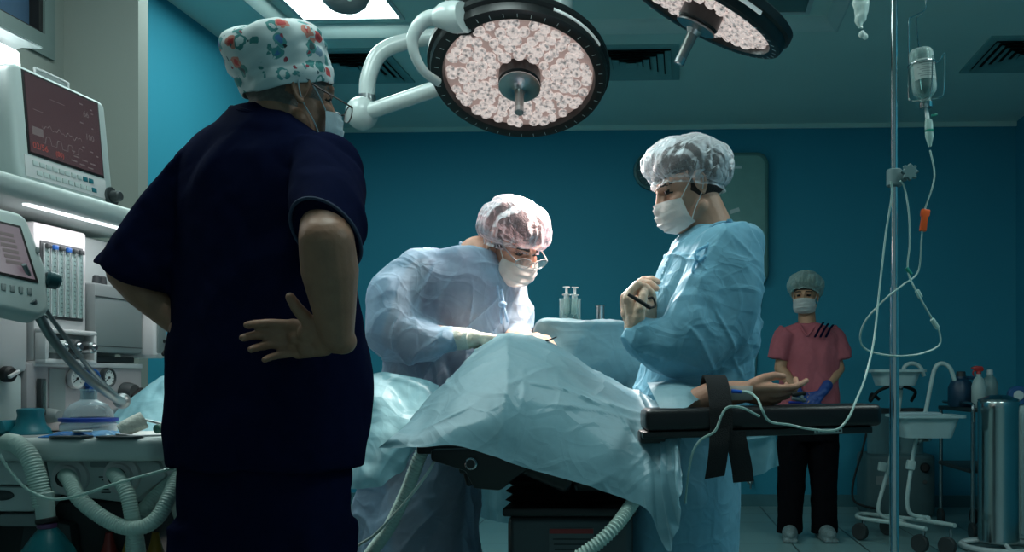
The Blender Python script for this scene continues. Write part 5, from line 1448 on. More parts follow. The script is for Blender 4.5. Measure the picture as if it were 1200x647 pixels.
MB().tube([(x0, DP, 2.2), (x0 + 0.03, DP, 2.235), (hx.x - 0.01, DP, 2.225), (hx.x + 0.005, DP, 2.16), (hx.x + 0.012, DP, 2.12), (hx.x, DP, 2.10)], 0.004, 10, 6).build('hook', M_chrome_p, iv)
g0 = P(1008, 0, DP)
MB().tube([(x0, DP, 2.2), (x0 - 0.03, DP, 2.235), (g0.x + 0.01, DP, 2.225), (g0.x - 0.005, DP, 2.16), (g0.x - 0.004, DP, 2.12), (g0.x + 0.01, DP, 2.105)], 0.004, 10, 6).build('hook', M_chrome_p, iv)
# wire hanger for the bottle
hg = thing('bottle_hanger', 'wire cage hanger holding the upside-down drip bottle', 'bottle hanger', P(1085, 120, DP))
def hq(px, py, dd=0.0): return P(px, py, DP + dd)
wires = [
 [hq(1076, -22), hq(1083, -8), hq(1085, 8), hq(1080, 14), hq(1068, 20), hq(1065, 26), hq(1065, 70, .01), hq(1065, 112, .01), hq(1069, 118), hq(1085, 116, -.03), hq(1091, 105, -.04), hq(1093, 65, -.042)],
 [hq(1085, 8), hq(1081, 15, .01), hq(1074, 22, .02), hq(1075, 40, .03), hq(1077, 60, .045), hq(1078, 90, .05), hq(1082, 116, .03)],
 [hq(1093, 116), hq(1102, 114), hq(1106, 106), hq(1107, 66), hq(1105, 64), hq(1100, 72), hq(1094, 73)]]
for w in wires: MB().tube(w, 0.0019, 8, 6).build('wire', M_chrome_p, hg)
bc = P(1082, 92, DP); br_ = 0.0345
axis = V((0.10, 0, -1)).normalized()
rg = [bc - axis * 0.04 + (frame(axis) @ V((0.039 * math.cos(a), 0.039 * math.sin(a), 0))) for a in np.linspace(0, 2 * math.pi, 25)[:-1]]
MB().tube(rg, 0.0018, 8, 1, closed=True).build('wire_ring', M_chrome_p, hg)
bt = thing('drip_bottle', 'clear glass drip bottle hanging upside down in the wire cage', 'bottle', P(1082, 130, DP))
MBt = at(bc - axis * 0.082, frame(axis))
MB().lathe([(0, 0.004), (0.018, 0.0), (0.028, 0.001), (0.0335, 0.008), (0.0345, 0.016), (0.0345, 0.108), (0.032, 0.122), (0.022, 0.134), (0.0145, 0.14), (0.0145, 0.152), (0.0165, 0.153), (0.0165, 0.158), (0.013, 0.158), (0.013, 0.14),
            (0.02, 0.132), (0.03, 0.121), (0.0325, 0.107), (0.0325, 0.014), (0.027, 0.005), (0, 0.009)], MBt, 40).build('glass', M_clear2, bt)
MB().lathe([(0, 0.152), (0.018, 0.151), (0.0185, 0.156), (0.0185, 0.166), (0.012, 0.168), (0, 0.168)], MBt, 28).build('crimp_cap', M_chrome_p, bt)
lb = MB().lathe([(0.0352, 0.035), (0.0352, 0.092)], MBt, 20, math.radians(25), math.radians(150)).build('paper_label', mat('faded paper label', (176, 190, 186), 0.7), bt)
for k in range(8):
    MB().lathe([(0.0356, 0.04 + 0.006 * k), (0.0356, 0.042 + 0.006 * k)], MBt, 12, math.radians(36), math.radians(130 - 9 * (k % 3))).build('label_print', mat('grey print', (118, 132, 130), 0.7) if k == 0 else bpy.data.materials['grey print'], lb)
MB().lathe([(0, 0.02), (0.0318, 0.02), (0.0318, 0.106), (0.029, 0.12), (0.02, 0.131), (0.0125, 0.14), (0.0125, 0.15), (0, 0.15)], MBt, 30).build('liquid', glass_mat('clear liquid', (224, 238, 238), 0.97, 0.05), bt)
# infusion set
ln_ = thing('infusion_line', 'clear drip tubing with a drip chamber and orange clamp looping down to the patient', 'drip tube', P(1088, 150, DP))
neck = MBt @ V((0, 0, 0.166))
cTop, cBot = P(1088, 146, DP), P(1090, 176, DP)
MB().cyl(neck, P(1087, 140, DP), 0.005, 0.006, 14).build('spike', mat('white set plastic', (216, 226, 224), 0.35), ln_)
MB().lathe([(0, 0), (0.010, 0.001), (0.0115, 0.012), (0.0115, 0.05), (0.008, 0.062), (0.004, 0.078), (0, 0.078)], at(P(1088, 140, DP), frame(cBot - P(1088, 140, DP))), 20).build('drip_chamber', glass_mat('drip chamber plastic', (206, 232, 226), 0.5, 0.08), ln_)
M_green = mat('green plastic', (20, 130, 112), 0.4)
MB().lathe([(0.0115, 0), (0.013, 0.001), (0.013, 0.006), (0.0115, 0.007)], at(P(1089, 152, DP), frame(cBot - cTop)), 20).build('chamber_band', M_green, ln_)
MB().box(P(1095, 135, DP - 0.01), (0.018, 0.005, 0.007), ry(-10), 0.002).build('vent_cap', M_green, ln_)
pa = [P(1090, 176, DP), P(1095, 201, DP), P(1093, 218, DP), P(1087, 236, DP), P(1083, 250, DP), P(1080, 280, DP), P(1076, 318, DP + .02), P(1058, 334, DP - .02), P(1038, 350, DP - .04), P(1015, 375, DP - .04), P(1008, 396, DP - .02), P(1016, 410, DP), P(1045, 417, DP - .035), P(1077, 415, DP - .03), P(1100, 405, DP), P(1101, 390, DP), P(1095, 378, DP), P(1077, 347, DP - .02),
      P(1064, 318, DP - .01), P(1066, 285, DP - .01), P(1065, 250, DP - .02), P(1060, 220, DP - .03), P(1055, 212, DP - .04)]
MB().tube(pa, 0.0027, 8, 8).build('upper_tube', M_tube, ln_)
pb_ = [P(1044, 212, DP - .05), P(1045, 230, DP - .04), P(1038, 275, DP - .03), P(1030, 345, DP - .05), P(1024, 400, DP - .10), P(1014, 442, DP - .2), P(1003, 470, 2.12), P(994, 490, 2.062), P(979, 504, 2.05), P(950, 503, 2.048), P(925, 498, 2.045), P(902, 494, 2.04), P(893, 480, 2.03), P(888, 468, 2.055), P(880, 461, 2.08), P(870, 459, 2.095)]
MB().tube(pb_, 0.0029, 8, 8).build('lower_tube', M_tube, ln_)
oc = P(1083, 258, DP - 0.002)
MB().prism([(-0.012, 0.03), (0.012, 0.03), (0.012, 0.012), (0.008, 0.008), (0.009, -0.032), (-0.009, -0.032), (-0.008, 0.008), (-0.012, 0.012)], 0.018, at(oc + V((0, -0.009 + 0.018, 0)), ry(8) @ rx(90)), 0.0025).build('orange_clamp', mat('orange plastic', (236, 92, 30), 0.4), ln_)
for (a, b_) in (((1074, 340), (1079, 349)), ((1092, 374), (1099, 385))):
    MB().cyl(P(*a, DP - .012), P(*b_, DP - .008), 0.007, 0.007, 12, 0.002).box(P((a[0] + b_[0]) / 2, (a[1] + b_[1]) / 2, DP - .012), (0.02, 0.012, 0.008), ry(60), 0.002).build('line_connector', M_tube, ln_)
MB().cyl(P(1062, 314, DP - .01), P(1068, 322, DP - .01), 0.0055, 0.0055, 12, 0.001).build('green_collar', M_green, ln_)
MB().tube([P(890, 488, 2.024), P(870, 478, 2.01), P(854, 477, 2.01), P(846, 486, 2.006), P(838, 505, 2.005), P(822, 515, 2.01), P(812, 530, 2.03), P(806, 560, 2.06), P(803, 590, 2.08)], 0.0028, 8, 7).build('side_tube', M_tube, ln_)
# knotted clear glove hanging from the other hook
gl_ = thing('plastic_bag', 'knotted clear plastic bag hanging at the top left of the drip stand', 'plastic bag', P(1010, 45, DP))
rg_ = [(P(1007, -25, DP), 0.012), (P(1008, -5, DP), 0.022), (P(1009, 8, DP), 0.021), (P(1009, 22, DP), 0.015), (P(1008, 33, DP), 0.007)]
mb = MB().loft([(c_, V((r_ * 1.1, 0, 0)), V((0, r_ * .7, 0))) for c_, r_ in rg_], 40, n=10)
me_ = mb.mesh('film'); puff(me_, lambda c, n: crumple(c, 0.03, 3, 5) * 0.006)
link('film', me_, glass_mat('crinkled film', (225, 240, 236), 0.45, 0.1), gl_, 40)
mb = MB().ball(P(1010, 40, DP), (0.009, 0.008, 0.012), ry(30)).ball(P(1014, 43, DP), (0.008, 0.007, 0.010))
link('knot', remeshed(mb, 0.002, 2), glass_mat('knotted film', (225, 240, 236), 0.3, 0.1), gl_, 60)
# ---------------------------------------------------------------- anaesthesia machine on the left
M_shell = mat('off-white machine shell', (186, 196, 194), 0.45, var=0.05, scale=4)
M_shell_w = mat('white machine panel', (206, 204, 204), 0.45, var=0.04, scale=4)
M_grey = mat('grey machine panel', (128, 136, 136), 0.5, var=0.06, scale=5)
M_lilac = mat('warm grey panel', (160, 154, 156), 0.5, var=0.04, scale=5)
M_dgrey = mat('dark grey plastic', (52, 58, 60), 0.5)
M_teal = mat('teal silicone', (16, 104, 116), 0.4)
M_blue = mat('blue plastic', (40, 96, 170), 0.4)
M_darkcab = mat('dark cabinet interior', (30, 38, 40), 0.6)
UF = V((0.07, 0.998, 0)).normalized(); NF = V((UF.y, -UF.x, 0)); ZF = V((0, 0, 1))
RF = Matrix((UF, ZF, NF)).transposed()       # x along the front (away from the camera), y up, z out of the front
F0 = V((-1.515, 2.2, 0))
def FP(px, py, off=0.0):
    """point on the machine's front plane (moved out by off) seen at px, py"""
    k = (px - CX) / F
    o = F0 + NF * off
    # o + UF*s = (k*Y, Y)
    s = (k * o.y - o.x) / (UF.x - k * UF.y)
    q = o + UF * s
    return P(px, py, q.y)
def FQ(px0, py0, px1, py1, off=0.0):
    """centre, width and height of a panel between two pixels of the front plane"""
    a, b_ = FP(px0, py0, off), FP(px1, py1, off)
    w = (V((b_.x, b_.y)) - V((a.x, a.y))).length
    return a, b_, w
def FW(s, z, off=0.0): return F0 + UF * s + ZF * z + NF * off   # by metres along the front and height
def fbox(s0, s1, z0, z1, o0, o1, bev=0.006, mb=None, seg=2):
    return (mb or MB()).box(FW((s0 + s1) / 2, (z0 + z1) / 2, (o0 + o1) / 2), (s1 - s0, z1 - z0, o1 - o0), RF, bev, seg)
am_ = thing('anaesthesia_machine', 'tall off-white anaesthesia machine with gauges, flow tubes and a worktop at the left', 'anaesthesia machine', (-1.8, 2.3, 0))
fbox(-0.42, 0.40, 0.02, 1.37, -0.56, -0.06, 0.02).build('cabinet', M_shell, am_)
fbox(-0.44, 0.42, 1.385, 1.437, -0.56, 0.10, 0.02, seg=3).build('top_shelf', M_shell, am_)
sl = fbox(-0.10, 0.36, 1.380, 1.386, 0.05, 0.065, 0.001).build('shelf_light', glow_mat('white strip light', (0.9, 0.97, 1.0), 1.6), am_)
sl_d = bpy.data.lights.new('shelf_strip', 'AREA'); sl_d.energy = 0.55; sl_d.shape = 'RECTANGLE'; sl_d.size = 0.46; sl_d.size_y = 0.02; sl_d.color = (1.0, 0.97, 1.0)
sl_o = bpy.data.objects.new('shelf_strip', sl_d); COL.objects.link(sl_o); sl_o.parent = am_
sl_o.location = FW(0.13, 1.376, 0.075) - wloc(am_)
sl_z = (ZF * 0.9 + NF * 0.45).normalized(); sl_o.rotation_euler = Matrix((UF, sl_z.cross(UF), sl_z)).transposed().to_euler()
fbox(-0.40, -0.01, 0.99, 1.365, -0.07, -0.005, 0.012).build('side_panel', M_shell_w, am_)
fbox(-0.40, -0.02, 0.845, 0.985, -0.07, -0.012, 0.01).build('lower_side_panel', M_shell, am_)
# flow tube panel
fp = fbox(0.0, 0.185, 1.018, 1.362, -0.07, 0.0, 0.008).build('flow_panel', M_shell_w, am_)
fbox(0.018, 0.168, 1.125, 1.318, -0.002, 0.003, 0.002).build('window_recess', M_dgrey, fp)
for k in range(6):
    s = 0.034 + 0.0235 * k
    MB().box(FW(s, 1.222, 0.004), (0.016, 0.178, 0.004), RF).build('tube_back', mat('tube scale white', (196, 204, 204), 0.5) if k == 0 else bpy.data.materials['tube scale white'], fp)
    ft = MB().cyl(FW(s, 1.135, 0.009), FW(s, 1.31, 0.009), 0.0055, 0.0055, 12).build('flow_tube', M_clear2, fp)
    for j in range(15):
        MB().box(FW(s + 0.005, 1.145 + 0.0112 * j, 0.0065), (0.0045 if j % 5 else 0.007, 0.0018, 0.001), RF).build('scale_mark', bpy.data.materials['dark print'], ft)
    MB().box(FW(s, 1.305, 0.011), (0.015, 0.012, 0.008), RF, 0.002).build('tube_cap', M_blue if k in (1, 3) else M_dgrey, fp)
# open bracket with valves under the flow tubes
br_o = MB()
for a in ((0.0, 0.185, 1.088, 1.10), (0.0, 0.185, 1.012, 1.024), (0.0, 0.012, 1.02, 1.09), (0.173, 0.185, 1.02, 1.09)): fbox(*a, 0.0, 0.03, 0.004, br_o)
br_o.build('valve_bracket', M_shell_w, am_)
fbox(0.01, 0.175, 1.02, 1.092, -0.005, 0.002, 0.001).build('bracket_back', M_grey, am_)
for s, r, mm in ((0.045, 0.017, M_shell), (0.09, 0.022, M_dgrey), (0.145, 0.018, M_chrome)):
    v = MB().cyl(FW(s, 1.056, 0.0), FW(s, 1.056, 0.05), r, r * 0.85, 20, 0.004).build('valve_knob', mm, am_)
    MB().cyl(FW(s, 1.056, 0.05), FW(s, 1.056, 0.056), r * 0.5, r * 0.4, 14, 0.001).build('knob_cap', M_steel, v)
# vaporiser bay on the right: flat box with a white module on its side
fbox(0.195, 0.40, 1.235, 1.37, -0.30, -0.10, 0.008).build('rear_recess', M_grey, am_)
vb = fbox(0.19, 0.392, 1.045, 1.232, -0.06, 0.02, 0.01).build('vaporiser_box', M_grey, am_)
fbox(0.192, 0.39, 1.195, 1.197, 0.018, 0.0215, 0.0003).build('lid_seam', M_dgrey, vb)
fbox(0.196, 0.385, 1.062, 1.064, 0.018, 0.0215, 0.0003).build('lid_seam', M_dgrey, vb)
fbox(0.19, 0.375, 1.02, 1.036, -0.06, 0.005, 0.003).build('dark_slot', M_darkcab, am_)
md = fbox(0.395, 0.455, 1.035, 1.178, -0.06, 0.055, 0.012, seg=3).build('side_module', M_shell_w, am_)
fbox(0.402, 0.44, 1.05, 1.165, 0.052, 0.058, 0.002).build('module_face', M_grey, md)
MB().cyl(FW(0.455, 1.05, 0.03), FW(0.459, 1.05, 0.03), 0.012, 0.012, 18).build('dark_port', M_rubber, md)
q = FP(179, 411, 0.06); MB().cyl(FW(0.43, 1.05, 0.055), FW(0.43, 1.05, 0.062), 0.009, 0.008, 16, 0.001).build('round_button', M_rubber, md)
MB().cyl(FW(0.43, 1.085, 0.055), FW(0.43, 1.085, 0.06), 0.005, 0.005, 12).build('round_button', M_rubber, md)
fbox(0.385, 0.45, 1.178, 1.19, -0.05, 0.04, 0.003).build('module_lid', glass_mat('teal clear lid', (130, 196, 200), 0.5, 0.1), am_)
for s in (0.25, 0.275): MB().cyl(FW(s, 1.232, -0.02), FW(s, 1.258, -0.02), 0.011, 0.009, 14, 0.003).build('filler_cap', M_dgrey, am_)
# gauge panel
gp = fbox(-0.02, 0.42, 0.842, 1.015, -0.07, -0.002, 0.008).build('gauge_panel', M_lilac, am_)
fbox(0.0, 0.415, 1.005, 1.018, -0.05, 0.003, 0.002).build('panel_top_edge', M_shell_w, am_)
M_dial = mat('white dial', (208, 212, 210), 0.4)
def gauge(s, z, rim, label):
    g_ = MB().lathe([(0, 0), (0.026, 0), (0.0275, 0.006), (0.026, 0.014), (0.022, 0.015), (0.0205, 0.010), (0, 0.010)], at(FW(s, z, 0), RF), 32).build('pressure_gauge', rim, am_, label=label)
    MB().cyl(FW(s, z, 0.0095), FW(s, z, 0.011), 0.0205, 0.0205, 28).build('dial', M_dial, g_)
    for k in range(9):
        a = math.radians(-40 + 32.5 * k)
        MB().box(FW(s, z, 0.0113) + RF @ V((0.016 * math.cos(a), 0.016 * math.sin(a), 0)), (0.005, 0.0014, 0.0008), RF @ rz(math.degrees(a))).build('dial_mark', bpy.data.materials['dark print'], g_)
    a = math.radians(215)
    MB().box(FW(s, z, 0.012) + RF @ V((0.006 * math.cos(a), 0.006 * math.sin(a), 0)), (0.02, 0.002, 0.0008), RF @ rz(215)).cyl(FW(s, z, 0.011), FW(s, z, 0.013), 0.0035, 0.0035, 12).build('needle', M_rubber, g_)
    return g_
gauge(0.135, 0.975, M_shell_w, 'pressure gauge with a white rim')
g2 = gauge(0.195, 0.974, M_blue, 'pressure gauge with a blue rim')
gauge(0.258, 0.978, M_dgrey, 'pressure gauge with a black rim')
fbox(0.178, 0.212, 0.938, 0.952, 0.0, 0.012, 0.003).build('blue_tab', M_blue, am_)
fbox(0.05, 0.105, 0.87, 1.0, -0.001, 0.0012, 0.0004).build('panel_inset', M_grey, am_)
fm_ = fbox(0.008, 0.026, 0.885, 0.975, 0.0, 0.012, 0.002).build('oxygen_flowmeter', M_dgrey, am_)
MB().cyl(FW(0.017, 0.895, 0.014), FW(0.017, 0.968, 0.014), 0.004, 0.004, 10).build('tube', M_clear2, fm_)
MB().lathe([(0, 0), (0.03, 0), (0.03, 0.012), (0.024, 0.03), (0, 0.032)], at(FW(0.34, 0.935, 0), RF), 28).build('vent_knob', M_dgrey, am_)
MB().box(FW(0.34, 0.935, 0.036), (0.046, 0.010, 0.012), RF @ rz(30), 0.003).build('knob_grip', M_rubber, am_)
MB().cyl(FW(0.045, 0.882, 0), FW(0.045, 0.882, 0.03), 0.02, 0.016, 18, 0.004).build('flow_knob', M_grey, am_)
MB().lathe([(0, 0), (0.019, 0), (0.019, 0.014), (0.014, 0.02), (0, 0.02)], at(FW(-0.085, 0.985, -0.005), RF), 28).build('black_selector', M_rubber, am_)
MB().box(FW(-0.085, 0.985, 0.018), (0.034, 0.008, 0.008), RF @ rz(25), 0.002).build('selector_mark', M_shell_w, am_)
# worktop with a rounded front, its near end towards the camera
WT = 0.838
mb = MB().prism([(-2.12, 2.02), (-1.50, 2.02), (-1.14, 2.03), (-1.105, 2.06), (-1.07, 2.60), (-1.10, 2.66), (-2.12, 2.66)], 0.052, at((0, 0, WT - 0.052)), 0.014, 3)
mb.build('worktop', M_shell, am_)
# breathing module under the worktop
bm_ = MB().prism([(-1.415, 0.785), (-1.2, 0.785), (-1.15, 0.78), (-1.13, 0.745), (-1.19, 0.70), (-1.21, 0.682), (-1.40, 0.705)], 0.4, at((0, 2.49, 0), rx(90)), 0.008, 2).build('breathing_module', M_shell, am_)
MB().box((-1.285, 2.088, 0.778), (0.042, 0.008, 0.02), None, 0.004).build('module_latch', M_grey, bm_)
mb = MB()
for k, (w, zz) in enumerate(((0.026, 0.745), (0.02, 0.738), (0.03, 0.716), (0.022, 0.709))):
    MB().box((-1.275 + 0.004 * (k % 2), 2.0895, zz), (w, 0.001, 0.003)).build('module_print', bpy.data.materials['dark print'], bm_)
def port(x, z, r=0.032):
    MB().lathe([(r * 1.35, 0), (r * 1.3, 0.008), (r * 0.95, 0.012), (r * 0.9, 0.02), (r * 0.62, 0.022), (r * 0.6, 0.0)], at((x, 2.09, z), rx(90)), 32).build('port_ring', M_shell_w, bm_)
    MB().cyl((x, 2.085, z), (x, 2.06, z), r * 0.64, r * 0.62, 24, 0.002).build('dark_socket', M_rubber, bm_)
port(-1.352, 0.744); port(-1.232, 0.748)
MB().box((-1.56, 2.12, 0.755), (0.27, 0.10, 0.055), None, 0.008).build('drawer', M_shell, am_)
MB().box((-1.56, 2.12, 0.695), (0.27, 0.10, 0.058), None, 0.008).build('drawer', M_shell, am_)
MB().ball((-1.50, 2.068, 0.705), (0.03, 0.006, 0.012)).build('drawer_pull', M_dgrey, am_)
MB().box((-1.13, 2.35, 0.735), (0.09, 0.5, 0.11), None, 0.02).build('right_cheek', M_shell_w, am_)
MB().tube([(-1.10, 2.12, 0.70), (-1.08, 2.15, 0.55), (-1.09, 2.17, 0.35), (-1.11, 2.18, 0.03)], [0.04, 0.036, 0.036, 0.05], 16, 6).build('right_leg', M_shell, am_)
MB().box((-1.5, 2.30, 0.45), (0.62, 0.3, 0.46), None, 0.01).build('lower_bay', M_darkcab, am_)
MB().prism([(-0.11, 0.0), (0.10, 0.0), (0.06, 0.38), (-0.05, 0.40)], 0.04, at((-1.435, 2.16, 0.25), rx(90)), 0.01).build('bay_door', M_dgrey, am_)
MB().box((-1.46, 2.1, 0.645), (0.11, 0.04, 0.03), None, 0.006).build('bay_handle', M_grey, am_)
MB().box((-1.6, 2.35, 0.09), (0.9, 0.66, 0.10), None, 0.03).build('base', M_dgrey, am_)
for x, y in ((-1.98, 2.08), (-1.22, 2.08), (-1.98, 2.6), (-1.22, 2.6)):
    MB().cyl((x - 0.014, y, 0.035), (x + 0.014, y, 0.035), 0.035, 0.035, 20, 0.004).build('castor', M_rubber, am_)
for x, c_, l_ in ((-1.285, (150, 52, 48), 'red gas cylinder'), (-1.235, (168, 132, 36), 'yellow gas cylinder'), (-1.175, (150, 120, 36), 'yellow gas cylinder')):
    MB().lathe([(0, 0.14), (0.022, 0.14), (0.022, 0.55), (0.012, 0.585), (0.008, 0.61), (0, 0.61)], at((x, 2.125, 0.0)), 18).build('gas_cylinder', mat(l_ + ' paint ' + str(x), c_, 0.4), am_, label=l_)

# ---- patient monitor on the shelf
pmn = thing('patient_monitor', 'grey patient monitor with a dark tracing screen on top of the anaesthesia machine', 'monitor', FW(0.08, 1.437, -0.1))
T_ = RF @ rx(-5)
def mq(s, z, o): return FW(0.085, 1.437, 0.0) + T_ @ V((s, z, o))
MB().prism([(-0.165, 0.004), (0.165, 0.004), (0.172, 0.05), (0.168, 0.278), (0.155, 0.292), (-0.155, 0.292), (-0.168, 0.278), (-0.172, 0.05)], 0.075, at(mq(0, 0, -0.045), T_), 0.014, 3).build('front_bezel', M_shell, pmn)
MB().prism([(-0.15, 0.006), (0.15, 0.006), (0.15, 0.27), (-0.15, 0.27)], 0.20, at(mq(0, 0, -0.235), T_), 0.03, 3).build('rear_housing', M_grey, pmn)
M_screen = mat('dark screen', (40, 30, 34), 0.25, var=0.2, scale=4, emit=(70, 52, 57), estr=0.55)
MB().box(mq(0.0, 0.178, 0.0305), (0.268, 0.205, 0.003), T_, 0.001).build('screen_border', M_rubber, pmn)
sc = MB().box(mq(0.0, 0.178, 0.0325), (0.256, 0.193, 0.002), T_).build('screen', M_screen, pmn)
M_trace = glow_mat('pale trace', (0.75, 0.66, 0.68), 0.10)
M_red = glow_mat('red figures', (0.9, 0.10, 0.06), 0.22)
def mtext(txt, s, z, size, m_):
    vs, fs = text_mesh(txt, size, at(mq(s, z, 0.0338), T_), 0.0)
    o = MB().add(vs, fs).build('readout', m_, sc, sharp=None, flip=False); return o
mtext('66', 0.068, 0.232, 0.022, M_trace); mtext('100', 0.070, 0.172, 0.022, M_trace); mtext('02/56', -0.120, 0.1, 0.022, M_red); mtext('(80)', -0.045, 0.098, 0.018, M_red)
def trace(fn, s0, s1, z, r=0.0006):
    pts = [mq(s, z + fn(s), 0.0338) for s in np.linspace(s0, s1, 90)]
    MB().tube(pts, r, 5, 1).build('trace_line', M_trace, sc)
trace(lambda s: 0.004 * math.sin(s * 180) + 0.003 * math.sin(s * 410), -0.085, 0.055, 0.156)
trace(lambda s: 0.018 * max(0, min(1, 1.6 * math.sin(s * 165))) ** 0.4 if math.sin(s * 165) > 0 else 0, -0.085, 0.055, 0.114)
trace(lambda s: 0.0, -0.11, -0.075, 0.19); trace(lambda s: 0.0, -0.05, 0.0, 0.232)
MB().box(mq(-0.10, 0.137, 0.0335), (0.036, 0.02, 0.0006), T_).build('grey_block', M_trace, sc)
for s, z, w in ((0.062, 0.255, 0.014), (0.10, 0.25, 0.008), (0.103, 0.24, 0.008), (0.06, 0.205, 0.012), (0.1, 0.2, 0.006), (0.06, 0.14, 0.01), (0.09, 0.135, 0.01), (0.11, 0.128, 0.008), (0.02, 0.12, 0.012), (0.03, 0.108, 0.02), (0.06, 0.105, 0.02), (0.09, 0.103, 0.02), (0.02, 0.095, 0.02), (0.05, 0.092, 0.02), (0.08, 0.09, 0.02)):
    MB().box(mq(s, z, 0.0335), (w, 0.003, 0.0006), T_).build('small_readout', M_trace, sc)
kp = MB().box(mq(-0.005, 0.045, 0.0305), (0.285, 0.052, 0.003), T_, 0.001).build('key_panel', M_shell_w, pmn)
for r_, z in ((0, 0.056), (1, 0.034)):
    for k in range(10):
        MB().box(mq(-0.115 + 0.0215 * k + 0.01 * r_, z, 0.033), (0.017, 0.012, 0.003), T_, 0.002).build('key', M_teal if (k in (8,) and r_ == 0) or (k == 9) else M_shell, kp)
kb = MB().cyl(mq(0.155, 0.03, 0.03), mq(0.155, 0.03, 0.036), 0.026, 0.026, 24).cyl(mq(0.155, 0.03, 0.036), mq(0.155, 0.03, 0.06), 0.016, 0.014, 20, 0.003).build('control_knob', M_dgrey, pmn)
fr = MB().tube([mq(-0.01, 0.285, -0.03), mq(-0.01, 0.325, -0.03), mq(0.0, 0.333, -0.03), mq(0.10, 0.333, -0.03), mq(0.108, 0.325, -0.03), mq(0.108, 0.285, -0.03)], 0.003, 8, 3).build('carry_handle', M_shell_w, pmn)
MB().box(mq(0.049, 0.308, -0.031), (0.112, 0.046, 0.003), T_, 0.001).build('handle_plate', M_grey, fr)
for k in range(5):
    MB().ball(mq(-0.166, 0.09 + 0.03 * k, -0.012), (0.003, 0.009, 0.011), T_).build('side_button', M_grey, pmn)
# ---- small fluorescent lamp above it
M_tube_lit = glow_mat('lit fluorescent tube', (0.9, 1.0, 1.0), 2.2)
fl = thing('reading_lamp', 'glowing white strip lamp with a hinged reflector above the patient monitor', 'lamp', mq(-0.14, 0.296, -0.02))
def lq(s, z, o): return mq(s - 0.16, z + 0.297, o - 0.04)
MB().box(lq(-0.02, 0.034, 0.0), (0.24, 0.05, 0.035), T_, 0.01, 3).build('lit_tube', M_tube_lit, fl)
rf_ = MB()
gr = [[lq(-0.16, 0.085, 0.03), lq(0.16, 0.085, 0.03)], [lq(-0.14, 0.078, 0.0), lq(0.125, 0.078, 0.0)], [lq(-0.14, 0.062, -0.022), lq(0.1, 0.062, -0.022)]]
rf_.sheet(gr); o_ = len(rf_.v); rf_.sheet([[q_ + V((0, 0, 0.004)) for q_ in r] for r in gr])
rf_.build('reflector', mat('white reflector', (232, 238, 238), 0.4, emit=(232, 240, 240), estr=0.0), fl, flip=False)
MB().tube([lq(-0.14, 0.062, -0.005), lq(0.09, 0.062, -0.005)], 0.004, 8, 1).build('hinge_rod', M_rubber, fl)
for s in (-0.1, -0.02, 0.06): MB().box(lq(s, 0.062, -0.004), (0.012, 0.012, 0.012), T_, 0.003).build('hinge_clip', M_shell_w, fl)
MB().prism([(-0.018, 0.0), (0.018, 0.0), (0.004, -0.03), (-0.004, -0.03)], 0.008, at(lq(-0.02, 0.012, 0.0), T_), 0.002).build('mount', M_grey, fl)
la = bpy.data.lights.new('strip_glow', 'AREA'); la.energy = 0.5; la.size = 0.22; la.size_y = 0.04; la.shape = 'RECTANGLE'; la.color = (0.9, 1, 1)
lo = bpy.data.objects.new('strip_glow', la); COL.objects.link(lo); lo.parent = fl
lo.location = lq(-0.02, 0.034, 0.022) - wloc(fl); lo.rotation_euler = (-NF).to_track_quat('Z', 'Y').to_euler()
lo.rotation_euler = NF.to_track_quat('-Z', 'Y').to_euler()

# ---- second, smaller monitor at the left edge on its support arm
sm = thing('ventilator_display', 'small tilted grey display with a teal knob at the left edge of the picture', 'display', P(10, 362, 1.86))
Rm = rz(62) @ rx(78)
Rm = Matrix((V((0.62, 0.74, -0.18)).normalized(), V((-0.30, 0.05, 0.95)).normalized(), V((0, 0, 0)))).transposed()
ux = V((0.50, 0.85, -0.10)).normalized(); nz_ = V((0.80, -0.50, 0.26)).normalized(); nz_ = (nz_ - ux * nz_.dot(ux)).normalized(); uy = nz_.cross(ux)
Rm = Matrix((ux, uy, nz_)).transposed()
sc0 = P(8, 308, 1.86)
def sq(a, b_, c_): return sc0 + Rm @ V((a, b_, c_))
MB().prism([(-0.13, -0.10), (0.055, -0.115), (0.075, -0.095), (0.07, 0.0), (0.035, 0.105), (0.02, 0.115), (-0.13, 0.115)], 0.06, at(sq(0, 0, -0.045), Rm), 0.012, 3).build('housing', M_shell, sm)
MB().prism([(-0.12, -0.032), (0.052, -0.040), (0.02, 0.082), (-0.12, 0.085)], 0.003, at(sq(0, 0, 0.0145), Rm), 0.001).build('screen_border', M_rubber, sm)
s2 = MB().prism([(-0.118, -0.026), (0.044, -0.034), (0.016, 0.076), (-0.118, 0.079)], 0.002, at(sq(0, 0, 0.0165), Rm)).build('screen', mat('lilac screen', (96, 84, 92), 0.25, emit=(110, 96, 104), estr=0.6), sm)
for k in range(6): MB().box(sq(-0.01 + 0.003 * k, 0.055 - 0.012 * k, 0.019), (0.03, 0.007, 0.001), Rm).build('screen_bar', M_trace, s2)
for k in range(5): MB().box(sq(-0.03 + 0.016 * k, -0.062, 0.0155), (0.009, 0.016, 0.004), Rm, 0.002).build('key', M_grey, sm)
MB().box(sq(0.052, 0.035, 0.0155), (0.008, 0.014, 0.004), Rm, 0.002).build('key', M_grey, sm)
MB().cyl(sq(0.07, -0.022, 0.005), sq(0.098, -0.026, 0.008), 0.019, 0.017, 20, 0.005).build('teal_knob', mat('teal knob', (14, 66, 72), 0.4), sm)
M_arm = mat('satin grey metal', (128, 138, 140), 0.35, 0.6)
sa = thing('support_arm', 'pair of grey metal rods slanting from the small display across the gauges', 'support arm', P(142, 470, 2.35))
MB().tube([P(36, 352, 1.87), P(62, 398, 1.94), P(95, 436, 2.04), P(128, 462, 2.14), P(146, 472, 2.28)], 0.010, 12, 5).build('main_rod', M_arm, sa)
